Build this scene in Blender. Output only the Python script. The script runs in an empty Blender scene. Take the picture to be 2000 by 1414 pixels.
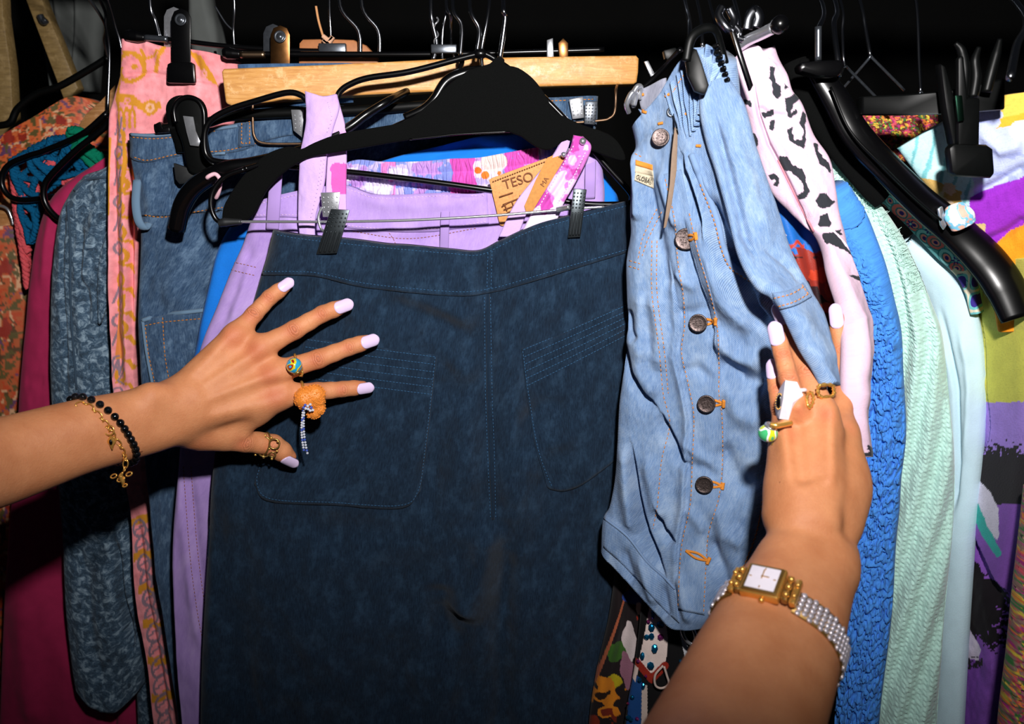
import bpy, bmesh, math, random
import numpy as np
from mathutils import Vector, Matrix
from mathutils.bvhtree import BVHTree
random.seed(7)
SC = bpy.context.scene
COL = SC.collection
# ------------------------------------------------------------------ camera
FPX, CX, CY = 1570.0, 1000.0, 707.0
PITCH = math.radians(13.0)
CAM = np.array([0.0, 0.0, 1.5])
FWD = np.array([0.0, math.cos(PITCH), -math.sin(PITCH)])
UPV = np.array([0.0, math.sin(PITCH), math.cos(PITCH)])
cd = bpy.data.cameras.new('camera'); cam = bpy.data.objects.new('camera', cd); COL.objects.link(cam)
cam.location = CAM; cam.rotation_euler = (math.radians(90) - PITCH, 0, 0)
cd.sensor_width = 36; cd.lens = 36 * FPX / 2000.0; cd.clip_start = 0.02
cd.dof.use_dof = True; cd.dof.focus_distance = 0.70; cd.dof.aperture_fstop = 9.0
SC.camera = cam
# ------------------------------------------------------------------ light: dim room + the camera's flash
w = bpy.data.worlds.new('room'); SC.world = w; w.use_nodes = True
w.node_tree.nodes['Background'].inputs[0].default_value = (0.55, 0.7, 1.0, 1)
w.node_tree.nodes['Background'].inputs[1].default_value = 0.010
ld = bpy.data.lights.new('camera_flash', 'SPOT'); flash = bpy.data.objects.new('camera_flash', ld); COL.objects.link(flash)
flash.location = (0.06, 0.02, 1.675)
ld.energy = 44; ld.shadow_soft_size = 0.016; ld.spot_size = math.radians(116); ld.spot_blend = 1.0
ld.color = (1.0, 0.97, 0.95)
flash.rotation_euler = (Vector((0.09, 0.72, 1.665)) - Vector(flash.location)).to_track_quat('-Z', 'Y').to_euler(); flash.scale = (1.55, 1.0, 1.0)   # wide flash head
vs = SC.view_settings; vs.view_transform = 'Standard'; vs.look = 'None'; vs.gamma = 1; vs.exposure = 0.0
vs.use_curve_mapping = False

# ------------------------------------------------------------------ pixel <-> place helpers
def P(px, py, Y):
    a = (px - CX) / FPX; b = (CY - py) / FPX
    dx = a; dy = b * UPV[1] + FWD[1]; dz = b * UPV[2] + FWD[2]
    s = Y / dy
    return Vector((CAM[0] + dx * s, Y, CAM[2] + dz * s))
def Pn(px, py, Y):
    a = (px - CX) / FPX; b = (CY - py) / FPX
    dy = b * UPV[1] + FWD[1]; dz = b * UPV[2] + FWD[2]; s = Y / dy
    return np.stack([a * s, Y + 0 * s, CAM[2] + dz * s], -1)
def raydir(px, py):
    a = (px - CX) / FPX; b = (CY - py) / FPX
    return Vector((a, b * UPV[1] + FWD[1], b * UPV[2] + FWD[2]))
def proj(v):
    d = np.asarray(v) - CAM
    z = d @ FWD
    return CX + FPX * d[..., 0] / z, CY - FPX * (d @ UPV) / z

# ------------------------------------------------------------------ object helpers
def link(name, me, mats=None, parent=None, smooth=True):
    o = bpy.data.objects.new(name, me); COL.objects.link(o)
    if mats is not None:
        for m in (mats if isinstance(mats, (list, tuple)) else [mats]): me.materials.append(m)
    if smooth:
        me.polygons.foreach_set('use_smooth', [True] * len(me.polygons))
    if parent is not None: o.parent = parent
    return o
def tag(o, label=None, cat=None, group=None, kind=None):
    if label: o['label'] = label
    if cat: o['category'] = cat
    if group: o['group'] = group
    if kind: o['kind'] = kind
    return o
def empty(name, label, cat, group=None):
    o = bpy.data.objects.new(name, None); COL.objects.link(o); o.empty_display_size = 0.02
    return tag(o, label, cat, group)
def bmobj(name, bm, mat, parent=None, smooth=True, sharp=None):
    bmesh.ops.recalc_face_normals(bm, faces=bm.faces)
    me = bpy.data.meshes.new(name); bm.to_mesh(me); bm.free()
    o = link(name, me, mat, parent, smooth)
    if sharp:
        me.set_sharp_from_angle(angle=math.radians(sharp))
    return o
def spline(pts, n=8, closed=False):
    """Catmull-Rom through the points"""
    pts = [np.asarray(p, float) for p in pts]
    if len(pts) < 3 and not closed:
        return [Vector(pts[0] + (pts[-1] - pts[0]) * i / n) for i in range(n + 1)]
    out = []; N = len(pts)
    rng = range(N) if closed else range(N - 1)
    for i in rng:
        p1 = pts[i]; p2 = pts[(i + 1) % N]
        p0 = pts[i - 1] if (i > 0 or closed) else 2 * p1 - p2
        p3 = pts[(i + 2) % N] if (i + 2 < N or closed) else 2 * p2 - p1
        for k in range(n):
            t = k / n
            out.append(Vector(0.5 * (2 * p1 + (p2 - p0) * t + (2 * p0 - 5 * p1 + 4 * p2 - p3) * t * t + (3 * p1 - p0 - 3 * p2 + p3) * t ** 3)))
    if not closed: out.append(Vector(pts[-1]))
    return out
def add_tube(bm, pts, r, seg=8, closed=False, cap=True, flat=1.0, upv=None):
    pts = [Vector(p) for p in pts]; n = len(pts); rings = []
    rad = r if isinstance(r, (list, tuple)) else [r] * n
    tan0 = (pts[1] - pts[0]).normalized()
    ref = Vector(upv) if upv else (Vector((0, 0, 1)) if abs(tan0.z) < 0.9 else Vector((1, 0, 0)))
    for i, p in enumerate(pts):
        if closed: t = pts[(i + 1) % n] - pts[i - 1]
        else: t = pts[min(i + 1, n - 1)] - pts[max(i - 1, 0)]
        if t.length < 1e-9: t = tan0
        t.normalize()
        x = ref - t * ref.dot(t)
        if x.length < 1e-6: x = t.orthogonal()
        x.normalize(); y = t.cross(x)
        if not upv: ref = x
        rings.append([bm.verts.new(p + (x * math.cos(a) + y * flat * math.sin(a)) * rad[i]) for a in [2 * math.pi * k / seg for k in range(seg)]])
    m = n if closed else n - 1
    for i in range(m):
        A = rings[i]; B = rings[(i + 1) % n]
        for k in range(seg):
            bm.faces.new((A[k], A[(k + 1) % seg], B[(k + 1) % seg], B[k]))
    if cap and not closed:
        bm.faces.new(rings[0][::-1]); bm.faces.new(rings[-1])
def tube(name, pts, r, mat, parent=None, seg=8, closed=False, n=8, flat=1.0, raw=False, upv=None):
    bm = bmesh.new(); path = pts if raw else spline(pts, n, closed)
    rr = r
    if isinstance(r, (list, tuple)):
        rr = list(np.interp(np.linspace(0, 1, len(path)), np.linspace(0, 1, len(r)), r))
    add_tube(bm, path, rr, seg, closed, True, flat, upv)
    return bmobj(name, bm, mat, parent)
def frame_of(n, up=(0, 0, 1)):
    n = Vector(n).normalized(); u = Vector(up); x = u.cross(n)
    if x.length < 1e-5: x = Vector((1, 0, 0))
    x.normalize(); y = n.cross(x).normalized()
    return Matrix((x, y, n)).transposed()
def add_prism(bm, pts, thick, bevel=0.0, nrm=None, segs=2):
    """outline of 3D points, extruded away from the viewer by thick (vector or along nrm)"""
    pts = [Vector(p) for p in pts]
    if nrm is None: nrm = Vector((0, 1, 0))
    nrm = Vector(nrm).normalized()
    b2 = bmesh.new()
    f = b2.faces.new([b2.verts.new(p) for p in pts])
    r = bmesh.ops.extrude_face_region(b2, geom=[f])
    vs_ = [g for g in r['geom'] if isinstance(g, bmesh.types.BMVert)]
    bmesh.ops.translate(b2, verts=vs_, vec=nrm * thick)
    bmesh.ops.recalc_face_normals(b2, faces=b2.faces)
    if bevel > 0:
        es = [e for e in b2.edges if len(e.link_faces) == 2 and e.calc_face_angle(0) > 0.9]
        bmesh.ops.bevel(b2, geom=es, offset=bevel, segments=segs, profile=0.5, affect='EDGES', clamp_overlap=True)
    bmesh.ops.triangulate(b2, faces=[f for f in b2.faces if len(f.verts) > 4])
    tmp = bpy.data.meshes.new('tmp'); b2.to_mesh(tmp); b2.free(); bm.from_mesh(tmp); bpy.data.meshes.remove(tmp)
def prism(name, pts, thick, mat, parent=None, bevel=0.0, nrm=None, segs=2, sharp=35):
    bm = bmesh.new(); add_prism(bm, pts, thick, bevel, nrm, segs)
    return bmobj(name, bm, mat, parent, True, sharp)
def pxs(pts, Y): return [P(p[0], p[1], p[2] if len(p) > 2 else Y) for p in pts]
def add_ball(bm, c, r, sub=2, scale=(1, 1, 1), rot=None):
    m = Matrix.Translation(Vector(c)) @ (rot.to_4x4() if rot else Matrix()) @ Matrix.Diagonal((r * scale[0], r * scale[1], r * scale[2], 1))
    bmesh.ops.create_icosphere(bm, subdivisions=sub, radius=1, matrix=m)
def add_box(bm, c, size, rot=None, bevel=0.0):
    m = Matrix.Translation(Vector(c)) @ (rot.to_4x4() if rot else Matrix()) @ Matrix.Diagonal((size[0], size[1], size[2], 1))
    b2 = bmesh.new(); bmesh.ops.create_cube(b2, size=1, matrix=m)
    if bevel: bmesh.ops.bevel(b2, geom=list(b2.edges), offset=bevel, segments=2, profile=0.5, affect='EDGES')
    tmp = bpy.data.meshes.new('tmp'); b2.to_mesh(tmp); b2.free(); bm.from_mesh(tmp); bpy.data.meshes.remove(tmp)
def add_lathe(bm, prof, M, seg=20):
    """prof: (r, z) list in the local frame M (4x4)"""
    rings = []
    for r, z in prof:
        if r < 1e-6: rings.append([bm.verts.new(M @ Vector((0, 0, z)))])
        else: rings.append([bm.verts.new(M @ Vector((r * math.cos(a), r * math.sin(a), z))) for a in [2 * math.pi * k / seg for k in range(seg)]])
    for A, B in zip(rings, rings[1:]):
        if len(A) == 1 and len(B) == 1: continue
        for k in range(seg):
            k2 = (k + 1) % seg
            if len(A) == 1: bm.faces.new((A[0], B[k], B[k2]))
            elif len(B) == 1: bm.faces.new((A[k], B[0], A[k2]))
            else: bm.faces.new((A[k], B[k], B[k2], A[k2]))

# ------------------------------------------------------------------ noise / splines in numpy
def vnoise(x, y, seed=0):
    rs = np.random.RandomState(seed); G = rs.rand(64, 64)
    xi = np.floor(x).astype(int); yi = np.floor(y).astype(int); fx = x - xi; fy = y - yi
    fx = fx * fx * (3 - 2 * fx); fy = fy * fy * (3 - 2 * fy)
    g = lambda a, b: G[a % 64, b % 64]
    return (g(xi, yi) * (1 - fx) + g(xi + 1, yi) * fx) * (1 - fy) + (g(xi, yi + 1) * (1 - fx) + g(xi + 1, yi + 1) * fx) * fy - 0.5
def fbm(x, y, seed=0, oct=4):
    s = 0; a = 1.0
    for i in range(oct):
        s = s + a * vnoise(x * 2 ** i, y * 2 ** i, seed + i); a *= 0.5
    return s
def resample(pts, t):
    """arclength resample of a Catmull-Rom polyline at params t in 0..1"""
    q = np.array([list(v) for v in spline(pts, 10)])
    d = np.r_[0, np.cumsum(np.hypot(np.diff(q[:, 0]), np.diff(q[:, 1])))]; d /= max(d[-1], 1e-9)
    return np.stack([np.interp(t, d, q[:, k]) for k in range(q.shape[1])], -1)
def polydist(X, Y, pts):
    """distance to polyline, signed side, param"""
    best = np.full(X.shape, 1e9); side = np.zeros(X.shape); par = np.zeros(X.shape)
    n = len(pts) - 1
    for i in range(n):
        ax, ay = pts[i][:2]; bx, by = pts[i + 1][:2]; dx, dy = bx - ax, by - ay; L2 = dx * dx + dy * dy + 1e-9
        t = np.clip(((X - ax) * dx + (Y - ay) * dy) / L2, 0, 1)
        d = np.hypot(X - ax - t * dx, Y - ay - t * dy); m = d < best
        best = np.where(m, d, best); side = np.where(m, np.sign((X - ax) * dy - (Y - ay) * dx), side); par = np.where(m, (i + t) / n, par)
    return best, side, par
def inpoly(X, Y, pts):
    c = np.zeros(X.shape, bool); n = len(pts)
    for i in range(n):
        x1, y1 = pts[i][:2]; x2, y2 = pts[i - 1][:2]
        if y1 == y2: continue
        c ^= ((y1 > Y) != (y2 > Y)) & (X < (x2 - x1) * (Y - y1) / (y2 - y1) + x1)
    return c
def lin(c):
    """sRGB 0..255 -> linear"""
    return tuple(((v / 255.0) / 12.92 if v / 255.0 <= 0.04045 else ((v / 255.0 + 0.055) / 1.055) ** 2.4) for v in c)

# ------------------------------------------------------------------ garments: closed cloth shells with folds
class G: pass
def garment(name, L, R, mat, T=None, B=None, th=0.012, Y=0.75, folds=(), wr=0.002, wrs=90.0, nu=60, nv=120,
            parent=None, paint=None, base=None, seed=1, wave=None, edge=0.30, back=None, extra=None):
    """L, R: traced left/right edges (px, py[, depth]) from top to bottom; T, B optional top/bottom edges.
    The shell gets thickness, edge rounding, folds [(polyline, width_px, height_m)] and wrinkles."""
    f3 = lambda q: [(p[0], p[1], p[2] if len(p) > 2 else Y) for p in q]
    L, R = f3(L), f3(R)
    T = f3(T) if T else [L[0], R[0]]
    B = f3(B) if B else [L[-1], R[-1]]
    u = np.linspace(0, 1, nu); v = np.linspace(0, 1, nv)
    Lp = resample(L, v); Rp = resample(R, v); Tp = resample(T, u); Bp = resample(B, u)
    U, V = np.meshgrid(u, v); U3 = U[..., None]; V3 = V[..., None]
    S = (1 - U3) * Lp[:, None, :] + U3 * Rp[:, None, :] + (1 - V3) * Tp[None] + V3 * Bp[None] - (
        (1 - U3) * (1 - V3) * Tp[0] + U3 * (1 - V3) * Tp[-1] + (1 - U3) * V3 * Bp[0] + U3 * V3 * Bp[-1])
    X, Yp, D = S[..., 0], S[..., 1], S[..., 2]
    W = Pn(X, Yp, D)
    du = np.gradient(W, axis=1); dv = np.gradient(W, axis=0)
    N = np.cross(du, dv); N /= np.linalg.norm(N, axis=-1, keepdims=True) + 1e-12
    N *= np.where(N[..., 1:2] > 0, -1, 1)
    e = np.minimum(U, 1 - U) / edge
    prof = np.sqrt(np.clip(1 - (1 - np.clip(e, 0, 1)) ** 2, 0, 1))
    disp = th * prof
    for fo in folds:
        pts, wd, h = fo[:3]; kind = fo[3] if len(fo) > 3 else 'g'
        d, sd, pr = polydist(X, Yp, pts)
        env = np.clip(np.minimum(pr, 1 - pr) * 6 + 0.12, 0, 1) if len(pts) > 1 else 1
        if kind == 'g': disp = disp + h * np.exp(-(d / wd) ** 2) * env
        elif kind == 's':  # a sharp crease: steep on one side, soft on the other
            k = np.where(sd > 0, 0.28, 1.6)
            disp = disp + h * np.exp(-(d / (wd * k)) ** 2) * env
        elif kind == 'n':  # no end fade
            disp = disp + h * np.exp(-(d / wd) ** 2)
    if wave:
        for (k, amp, ph, drift) in wave:
            disp = disp + amp * np.sin(2 * math.pi * (k * U + ph + drift * V + 0.25 * vnoise(V * 3, U * 2, seed + 9))) * prof
    if wr:
        disp = disp + wr * fbm(X / wrs * 1.3, Yp / wrs * 0.7, seed, 4) * np.minimum(1, prof * 1.2)
    if extra is not None: disp = disp + extra(X, Yp, U, V)
    Fv = W + N * disp[..., None]
    bk = (th if back is None else back)
    Bv = W - N * (bk * prof + 0.0012)[..., None]
    n = nu * nv
    verts = np.concatenate([Fv.reshape(-1, 3), Bv.reshape(-1, 3)])
    idx = np.arange(n).reshape(nv, nu)
    q = np.stack([idx[:-1, :-1], idx[1:, :-1], idx[1:, 1:], idx[:-1, 1:]], -1).reshape(-1, 4)
    faces = [q, q[:, ::-1] + n]
    def strip(a): return np.stack([a[:-1], a[1:], a[1:] + n, a[:-1] + n], -1)
    faces += [strip(idx[0, :]), strip(idx[::-1, 0]), strip(idx[-1, ::-1]), strip(idx[:, -1])]
    F = np.concatenate(faces)
    me = bpy.data.meshes.new(name); me.from_pydata(verts.tolist(), [], F.tolist()); me.update()
    # cloth coordinates in metres
    su = np.r_[0, np.cumsum(np.linalg.norm(np.diff(W[nv // 2], axis=0), axis=1))]
    sv = np.r_[0, np.cumsum(np.linalg.norm(np.diff(W[:, nu // 2], axis=0), axis=1))]
    ww = np.linalg.norm(W[:, -1] - W[:, 0], axis=1); ww = 0.5 * ww + 0.5 * ww.mean()
    UVx = (U - 0.5) * ww[:, None]; UVy = np.broadcast_to(sv[:, None], U.shape)
    uvv = np.stack([np.r_[UVx.ravel(), UVx.ravel()], np.r_[UVy.ravel(), UVy.ravel()]], -1)
    lay = me.uv_layers.new(name='UVMap'); li = np.empty(len(me.loops), int); me.loops.foreach_get('vertex_index', li)
    lay.data.foreach_set('uv', uvv[li].astype(np.float32).ravel())
    if paint is not None:
        C = np.ones((n, 4)); C[:, :3] = base
        c = paint(X, Yp, np.broadcast_to(np.array(base, float), X.shape + (3,)).copy(), U, V)
        C[:, :3] = c.reshape(-1, 3)
        ca = me.color_attributes.new('Col', 'FLOAT_COLOR', 'POINT')
        ca.data.foreach_set('color', np.r_[C, C].astype(np.float32).ravel())
    o = link(name, me, mat, parent)
    g = G(); g.o = o; g.bvh = BVHTree.FromPolygons([tuple(x) for x in verts], F.tolist()); g.Y = Y
    return g
def on(g, px, py, off=0.0):
    d = raydir(px, py).normalized()
    hit = g.bvh.ray_cast(Vector(CAM), d)
    if hit[0] is None:
        h2 = g.bvh.find_nearest(P(px, py, g.Y)); 
        return h2[0] + Vector((0, -1, 0)) * off
    return hit[0] + Vector((0, -1, 0)) * off
def dashes(name, g, lines, mat, parent, dash=5.0, gap=3.0, r=0.00045, off=0.0003):
    bm = bmesh.new()
    for ln in lines:
        q = np.array([[v[0], v[1]] for v in spline([(a[0], a[1], 0) for a in ln], 12)])
        d = np.r_[0, np.cumsum(np.hypot(*np.diff(q, axis=0).T))]; s = 0
        while s < d[-1]:
            e = min(s + dash, d[-1])
            ax, ay = np.interp(s, d, q[:, 0]), np.interp(s, d, q[:, 1]); bx, by = np.interp(e, d, q[:, 0]), np.interp(e, d, q[:, 1])
            a = on(g, ax, ay, off); b = on(g, bx, by, off)
            if (b - a).length > 1e-5 and (b - a).length < 0.02:
                add_tube(bm, [a, b], r, 5)
            s += dash + gap
    o = bmobj(name, bm, mat, parent); o['kind'] = 'stuff'
    return o
def cord(name, g, pts, r, mat, parent, off=0.0, n=10, seg=6, flat=1.0):
    q = spline([(a[0], a[1], 0) for a in pts], n)
    path = [on(g, v[0], v[1], off) for v in q]
    bm = bmesh.new(); add_tube(bm, path, r, seg, flat=flat)
    return bmobj(name, bm, mat, parent)
def overlay(name, g, L, R, mat, parent, T=None, B=None, off=0.0012, nu=24, nv=24, bulge=0.0, sink=0.004, paint=None, base=None, wr=0.0, seed=3, smoothpass=1):
    """a second layer of cloth (pocket, band, label) lying on garment g"""
    f3 = lambda q: [(p[0], p[1], 0) for p in q]
    L, R = f3(L), f3(R); T = f3(T) if T else [L[0], R[0]]; B = f3(B) if B else [L[-1], R[-1]]
    u = np.linspace(0, 1, nu); v = np.linspace(0, 1, nv)
    Lp = resample(L, v); Rp = resample(R, v); Tp = resample(T, u); Bp = resample(B, u)
    U, V = np.meshgrid(u, v); U3 = U[..., None]; V3 = V[..., None]
    S = (1 - U3) * Lp[:, None, :] + U3 * Rp[:, None, :] + (1 - V3) * Tp[None] + V3 * Bp[None] - (
        (1 - U3) * (1 - V3) * Tp[0] + U3 * (1 - V3) * Tp[-1] + (1 - U3) * V3 * Bp[0] + U3 * V3 * Bp[-1])
    W = np.zeros((nv, nu, 3))
    for i in range(nv):
        for j in range(nu): W[i, j] = on(g, S[i, j, 0], S[i, j, 1])
    for _ in range(smoothpass):
        Wi = W.copy(); Wi[1:-1, 1:-1] = (W[:-2, 1:-1] + W[2:, 1:-1] + W[1:-1, :-2] + W[1:-1, 2:] + 2 * W[1:-1, 1:-1]) / 6; W = Wi
    e = np.minimum(np.minimum(U * (nu - 1), (1 - U) * (nu - 1)), np.minimum(V * (nv - 1), (1 - V) * (nv - 1)))
    h = off * np.where(e < 0.5, 0.75, 1.0) + bulge * (np.sin(math.pi * U) * np.sin(math.pi * V)) ** 0.5 * 1.0
    if wr: h = h + wr * fbm(S[..., 0] / 22, S[..., 1] / 22, seed, 3)
    Fv = W.copy(); Fv[..., 1] -= h
    Bv = W.copy(); Bv[..., 1] += sink
    n = nu * nv; verts = np.concatenate([Fv.reshape(-1, 3), Bv.reshape(-1, 3)])
    idx = np.arange(n).reshape(nv, nu)
    q = np.stack([idx[:-1, :-1], idx[1:, :-1], idx[1:, 1:], idx[:-1, 1:]], -1).reshape(-1, 4)
    def strip(a): return np.stack([a[:-1], a[1:], a[1:] + n, a[:-1] + n], -1)
    F = np.concatenate([q, q[:, ::-1] + n, strip(idx[0, :]), strip(idx[::-1, 0]), strip(idx[-1, ::-1]), strip(idx[:, -1])])
    me = bpy.data.meshes.new(name); me.from_pydata(verts.tolist(), [], F.tolist()); me.update()
    lay = me.uv_layers.new(name='UVMap'); li = np.empty(len(me.loops), int); me.loops.foreach_get('vertex_index', li)
    su = np.linalg.norm(W[nv // 2, -1] - W[nv // 2, 0]); sv = np.linalg.norm(W[-1, nu // 2] - W[0, nu // 2])
    uvv = np.stack([np.r_[(U * su).ravel(), (U * su).ravel()], np.r_[(V * sv).ravel(), (V * sv).ravel()]], -1)
    lay.data.foreach_set('uv', uvv[li].astype(np.float32).ravel())
    if paint is not None:
        C = np.ones((n, 4)); c = paint(S[..., 0], S[..., 1], np.broadcast_to(np.array(base, float), U.shape + (3,)).copy(), U, V)
        C[:, :3] = c.reshape(-1, 3)
        ca = me.color_attributes.new('Col', 'FLOAT_COLOR', 'POINT'); ca.data.foreach_set('color', np.r_[C, C].astype(np.float32).ravel())
    o = link(name, me, mat, parent)
    g2 = G(); g2.o = o; g2.bvh = BVHTree.FromPolygons([tuple(x) for x in verts], F.tolist()); g2.Y = g.Y
    return g2
def put(C, mask, col):
    C[mask] = lin(col); return C
# ------------------------------------------------------------------ materials (all procedural)
class NT:
    def __init__(s, name):
        s.m = bpy.data.materials.new(name); s.m.use_nodes = True; s.t = s.m.node_tree
        s.b = s.t.nodes['Principled BSDF']
    def n(s, typ, ins=None, **kw):
        nd = s.t.nodes.new(typ)
        for k, v in kw.items(): setattr(nd, k, v)
        for k, v in (ins or {}).items(): s.set(nd, k, v)
        return nd
    def set(s, nd, k, v):
        if isinstance(v, bpy.types.NodeSocket): s.t.links.new(v, nd.inputs[k])
        else: nd.inputs[k].default_value = v
    def mix(s, f, a, b, mode='MIX'):
        nd = s.n('ShaderNodeMix', data_type='RGBA', blend_type=mode)
        s.set(nd, 0, f); s.set(nd, 6, a if isinstance(a, bpy.types.NodeSocket) else (*a[:3], 1)); s.set(nd, 7, b if isinstance(b, bpy.types.NodeSocket) else (*b[:3], 1))
        return nd.outputs[2]
    def ramp(s, f, stops):
        nd = s.n('ShaderNodeValToRGB'); cr = nd.color_ramp
        while len(cr.elements) < len(stops): cr.elements.new(0.5)
        for e, (p, c) in zip(cr.elements, stops): e.position = p; e.color = (*c[:3], 1)
        s.t.links.new(f, nd.inputs[0]); return nd.outputs[0]
    def math(s, op, a, b=0.0):
        nd = s.n('ShaderNodeMath', operation=op); s.set(nd, 0, a); s.set(nd, 1, b); return nd.outputs[0]
    def noise(s, co, scale, detail=3.0, rough=0.5, dist=0.0):
        nd = s.n('ShaderNodeTexNoise'); s.set(nd, 'Vector', co); s.set(nd, 'Scale', scale); s.set(nd, 'Detail', detail); s.set(nd, 'Roughness', rough); s.set(nd, 'Distortion', dist)
        return nd.outputs[0]
    def bump(s, h, st, dist=0.001):
        nd = s.n('ShaderNodeBump'); s.set(nd, 'Strength', st); s.set(nd, 'Distance', dist); s.set(nd, 'Height', h)
        s.t.links.new(nd.outputs[0], s.b.inputs['Normal']); return nd
def mscale(co_nt, co, sx, sy, rot=0.0):
    nd = co_nt.n('ShaderNodeMapping'); co_nt.set(nd, 'Vector', co); nd.inputs['Scale'].default_value = (sx, sy, 1); nd.inputs['Rotation'].default_value = (0, 0, rot)
    return nd.outputs[0]
def gray(v): return (v, v, v)
def denim(name, dark, mid, light, twill=900.0, blotch=30.0, contrast=0.5, slub=0.3, attr=False, bump=0.5, acid=False):
    t = NT(name); uv = t.n('ShaderNodeTexCoord').outputs['UV']
    if acid:
        b = t.noise(uv, blotch, 8, 0.72, 0.8); f = t.noise(uv, 900, 2, 0.6)
    else:
        b = t.noise(mscale(t, uv, 1.0, 0.55), blotch, 9, 0.74); f = t.noise(mscale(t, uv, 1.0, 0.13), 1000, 3, 0.65)
    c = t.ramp(b, [(0.5 - 0.5 * contrast + 0.08, lin(dark)), (0.5, lin(mid)), (0.5 + 0.5 * contrast - 0.08, lin(light))])
    wv = t.n('ShaderNodeTexWave', wave_type='BANDS', bands_direction='DIAGONAL', wave_profile='SIN')
    t.set(wv, 'Vector', uv); t.set(wv, 'Scale', twill * 0.628); t.set(wv, 'Distortion', 1.0); t.set(wv, 'Detail', 1.0); t.set(wv, 'Detail Scale', 2.0)
    tw = wv.outputs[1]
    c = t.mix(t.math('MULTIPLY', t.ramp(f, [(0.35, gray(0)), (0.7, gray(1))]), slub), c, lin(light))
    c = t.mix(0.32, c, t.mix(1.0, c, t.ramp(tw, [(0, gray(0.25)), (1, gray(1.0))]), 'MULTIPLY'))
    t.set(t.b, 'Base Color', c); t.set(t.b, 'Roughness', 0.92); t.set(t.b, 'Specular IOR Level', 0.15)
    t.set(t.b, 'Sheen Weight', 0.08)
    h = t.math('ADD', t.math('MULTIPLY', tw, 0.5), t.math('MULTIPLY', f, 0.6))
    t.bump(h, bump, 0.0006)
    return t.m
def cloth(name, col=None, attr=False, var=0.12, weave=1500.0, rough=0.85, bump=0.25, scale=60.0, spec=0.2, sheen=0.05, var2=None):
    t = NT(name); uv = t.n('ShaderNodeTexCoord').outputs['UV']
    c = t.n('ShaderNodeVertexColor', layer_name='Col').outputs[0] if attr else None
    nz = t.noise(uv, scale, 4, 0.6); wv = t.noise(mscale(t, uv, 1, 0.35), weave, 2, 0.5); wv2 = t.noise(mscale(t, uv, 0.35, 1), weave, 2, 0.5)
    wsum = t.math('ADD', wv, wv2)
    base = c if attr else lin(col)
    k = t.ramp(nz, [(0.3, gray(1 - var)), (0.7, gray(1.0))]); c = t.mix(1.0, base, k, 'MULTIPLY')
    c = t.mix(1.0, c, t.ramp(wsum, [(0.6, gray(1 - var)), (1.0 if 1 else 0, gray(1.0))]), 'MULTIPLY')
    if var2: c = t.mix(t.ramp(t.noise(uv, scale * 0.4, 4, 0.6), [(0.42, gray(0)), (0.62, gray(1))]), c, lin(var2))
    t.set(t.b, 'Base Color', c); t.set(t.b, 'Roughness', rough); t.set(t.b, 'Specular IOR Level', spec); t.set(t.b, 'Sheen Weight', sheen)
    t.bump(wsum, bump, 0.0006)
    return t.m
def plain(name, col, rough=0.5, metal=0.0, spec=0.5, var=0.1, scale=300.0, bump=0.0, coat=0.0):
    t = NT(name); co = t.n('ShaderNodeTexCoord').outputs['Object']
    nz = t.noise(co, scale, 3, 0.6)
    t.set(t.b, 'Base Color', t.mix(1.0, lin(col), t.ramp(nz, [(0.3, gray(1 - var)), (0.7, gray(1.0))]), 'MULTIPLY'))
    t.set(t.b, 'Roughness', rough); t.set(t.b, 'Metallic', metal); t.set(t.b, 'Specular IOR Level', spec); t.set(t.b, 'Coat Weight', coat)
    if bump: t.bump(nz, bump, 0.0008)
    return t.m
def wood(name, a, b, c):
    t = NT(name); co = t.n('ShaderNodeTexCoord').outputs['Object']
    m = t.n('ShaderNodeMapping'); t.set(m, 'Vector', co); m.inputs['Scale'].default_value = (6, 60, 60)
    n1 = t.noise(m.outputs[0], 6, 5, 0.65, 0.6)
    n2 = t.noise(co, 90, 5, 0.75)
    col = t.ramp(n1, [(0.3, lin(a)), (0.55, lin(b)), (0.8, lin(c))])
    worn = t.ramp(n2, [(0.52, gray(0)), (0.66, gray(0.75))])
    col = t.mix(worn, col, lin(c)); t.set(t.b, 'Base Color', col)
    t.set(t.b, 'Roughness', t.ramp(n2, [(0.4, gray(0.4)), (0.7, gray(0.7))])); t.bump(n2, 0.15, 0.0008)
    return t.m
M = {}
M['navy'] = denim('navy_denim', (8, 18, 31), (13, 30, 48), (42, 66, 90), blotch=70, contrast=0.66, slub=0.40)
M['midblue'] = denim('mid_blue_denim', (22, 40, 64), (44, 70, 102), (118, 146, 174), blotch=90, contrast=0.66, slub=0.36)
M['wornedge'] = denim('worn_denim_edge', (70, 98, 128), (104, 134, 162), (150, 174, 196), blotch=160, contrast=0.5, slub=0.3)
M['deepblue'] = denim('washed_blue_denim', (30, 52, 84), (50, 82, 122), (105, 140, 178), blotch=30, contrast=0.6, slub=0.35)
M['lightdenim'] = denim('light_blue_denim', (72, 100, 142), (112, 142, 184), (176, 196, 220), blotch=34, contrast=0.72, slub=0.36, twill=700, bump=0.9)
M['acid'] = denim('acid_wash_denim', (26, 45, 64), (56, 84, 110), (160, 184, 202), blotch=130, contrast=0.42, slub=0.2, acid=True)
M['lilac'] = denim('lilac_denim', (150, 118, 196), (178, 146, 216), (208, 180, 236), blotch=25, contrast=0.8, slub=0.25, bump=0.35)
M['lilacflat'] = cloth('lilac_cotton', (212, 180, 235), var=0.08)
M['attr'] = cloth('printed_cotton', attr=True, var=0.10)
M['attr_soft'] = cloth('printed_soft_cotton', attr=True, var=0.16, weave=900, bump=0.4)
M['attr_silk'] = cloth('printed_silk', attr=True, var=0.10, rough=0.55, spec=0.4)
M['brightblue'] = cloth('bright_blue_cotton', (18, 116, 214), var=0.12)
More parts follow.
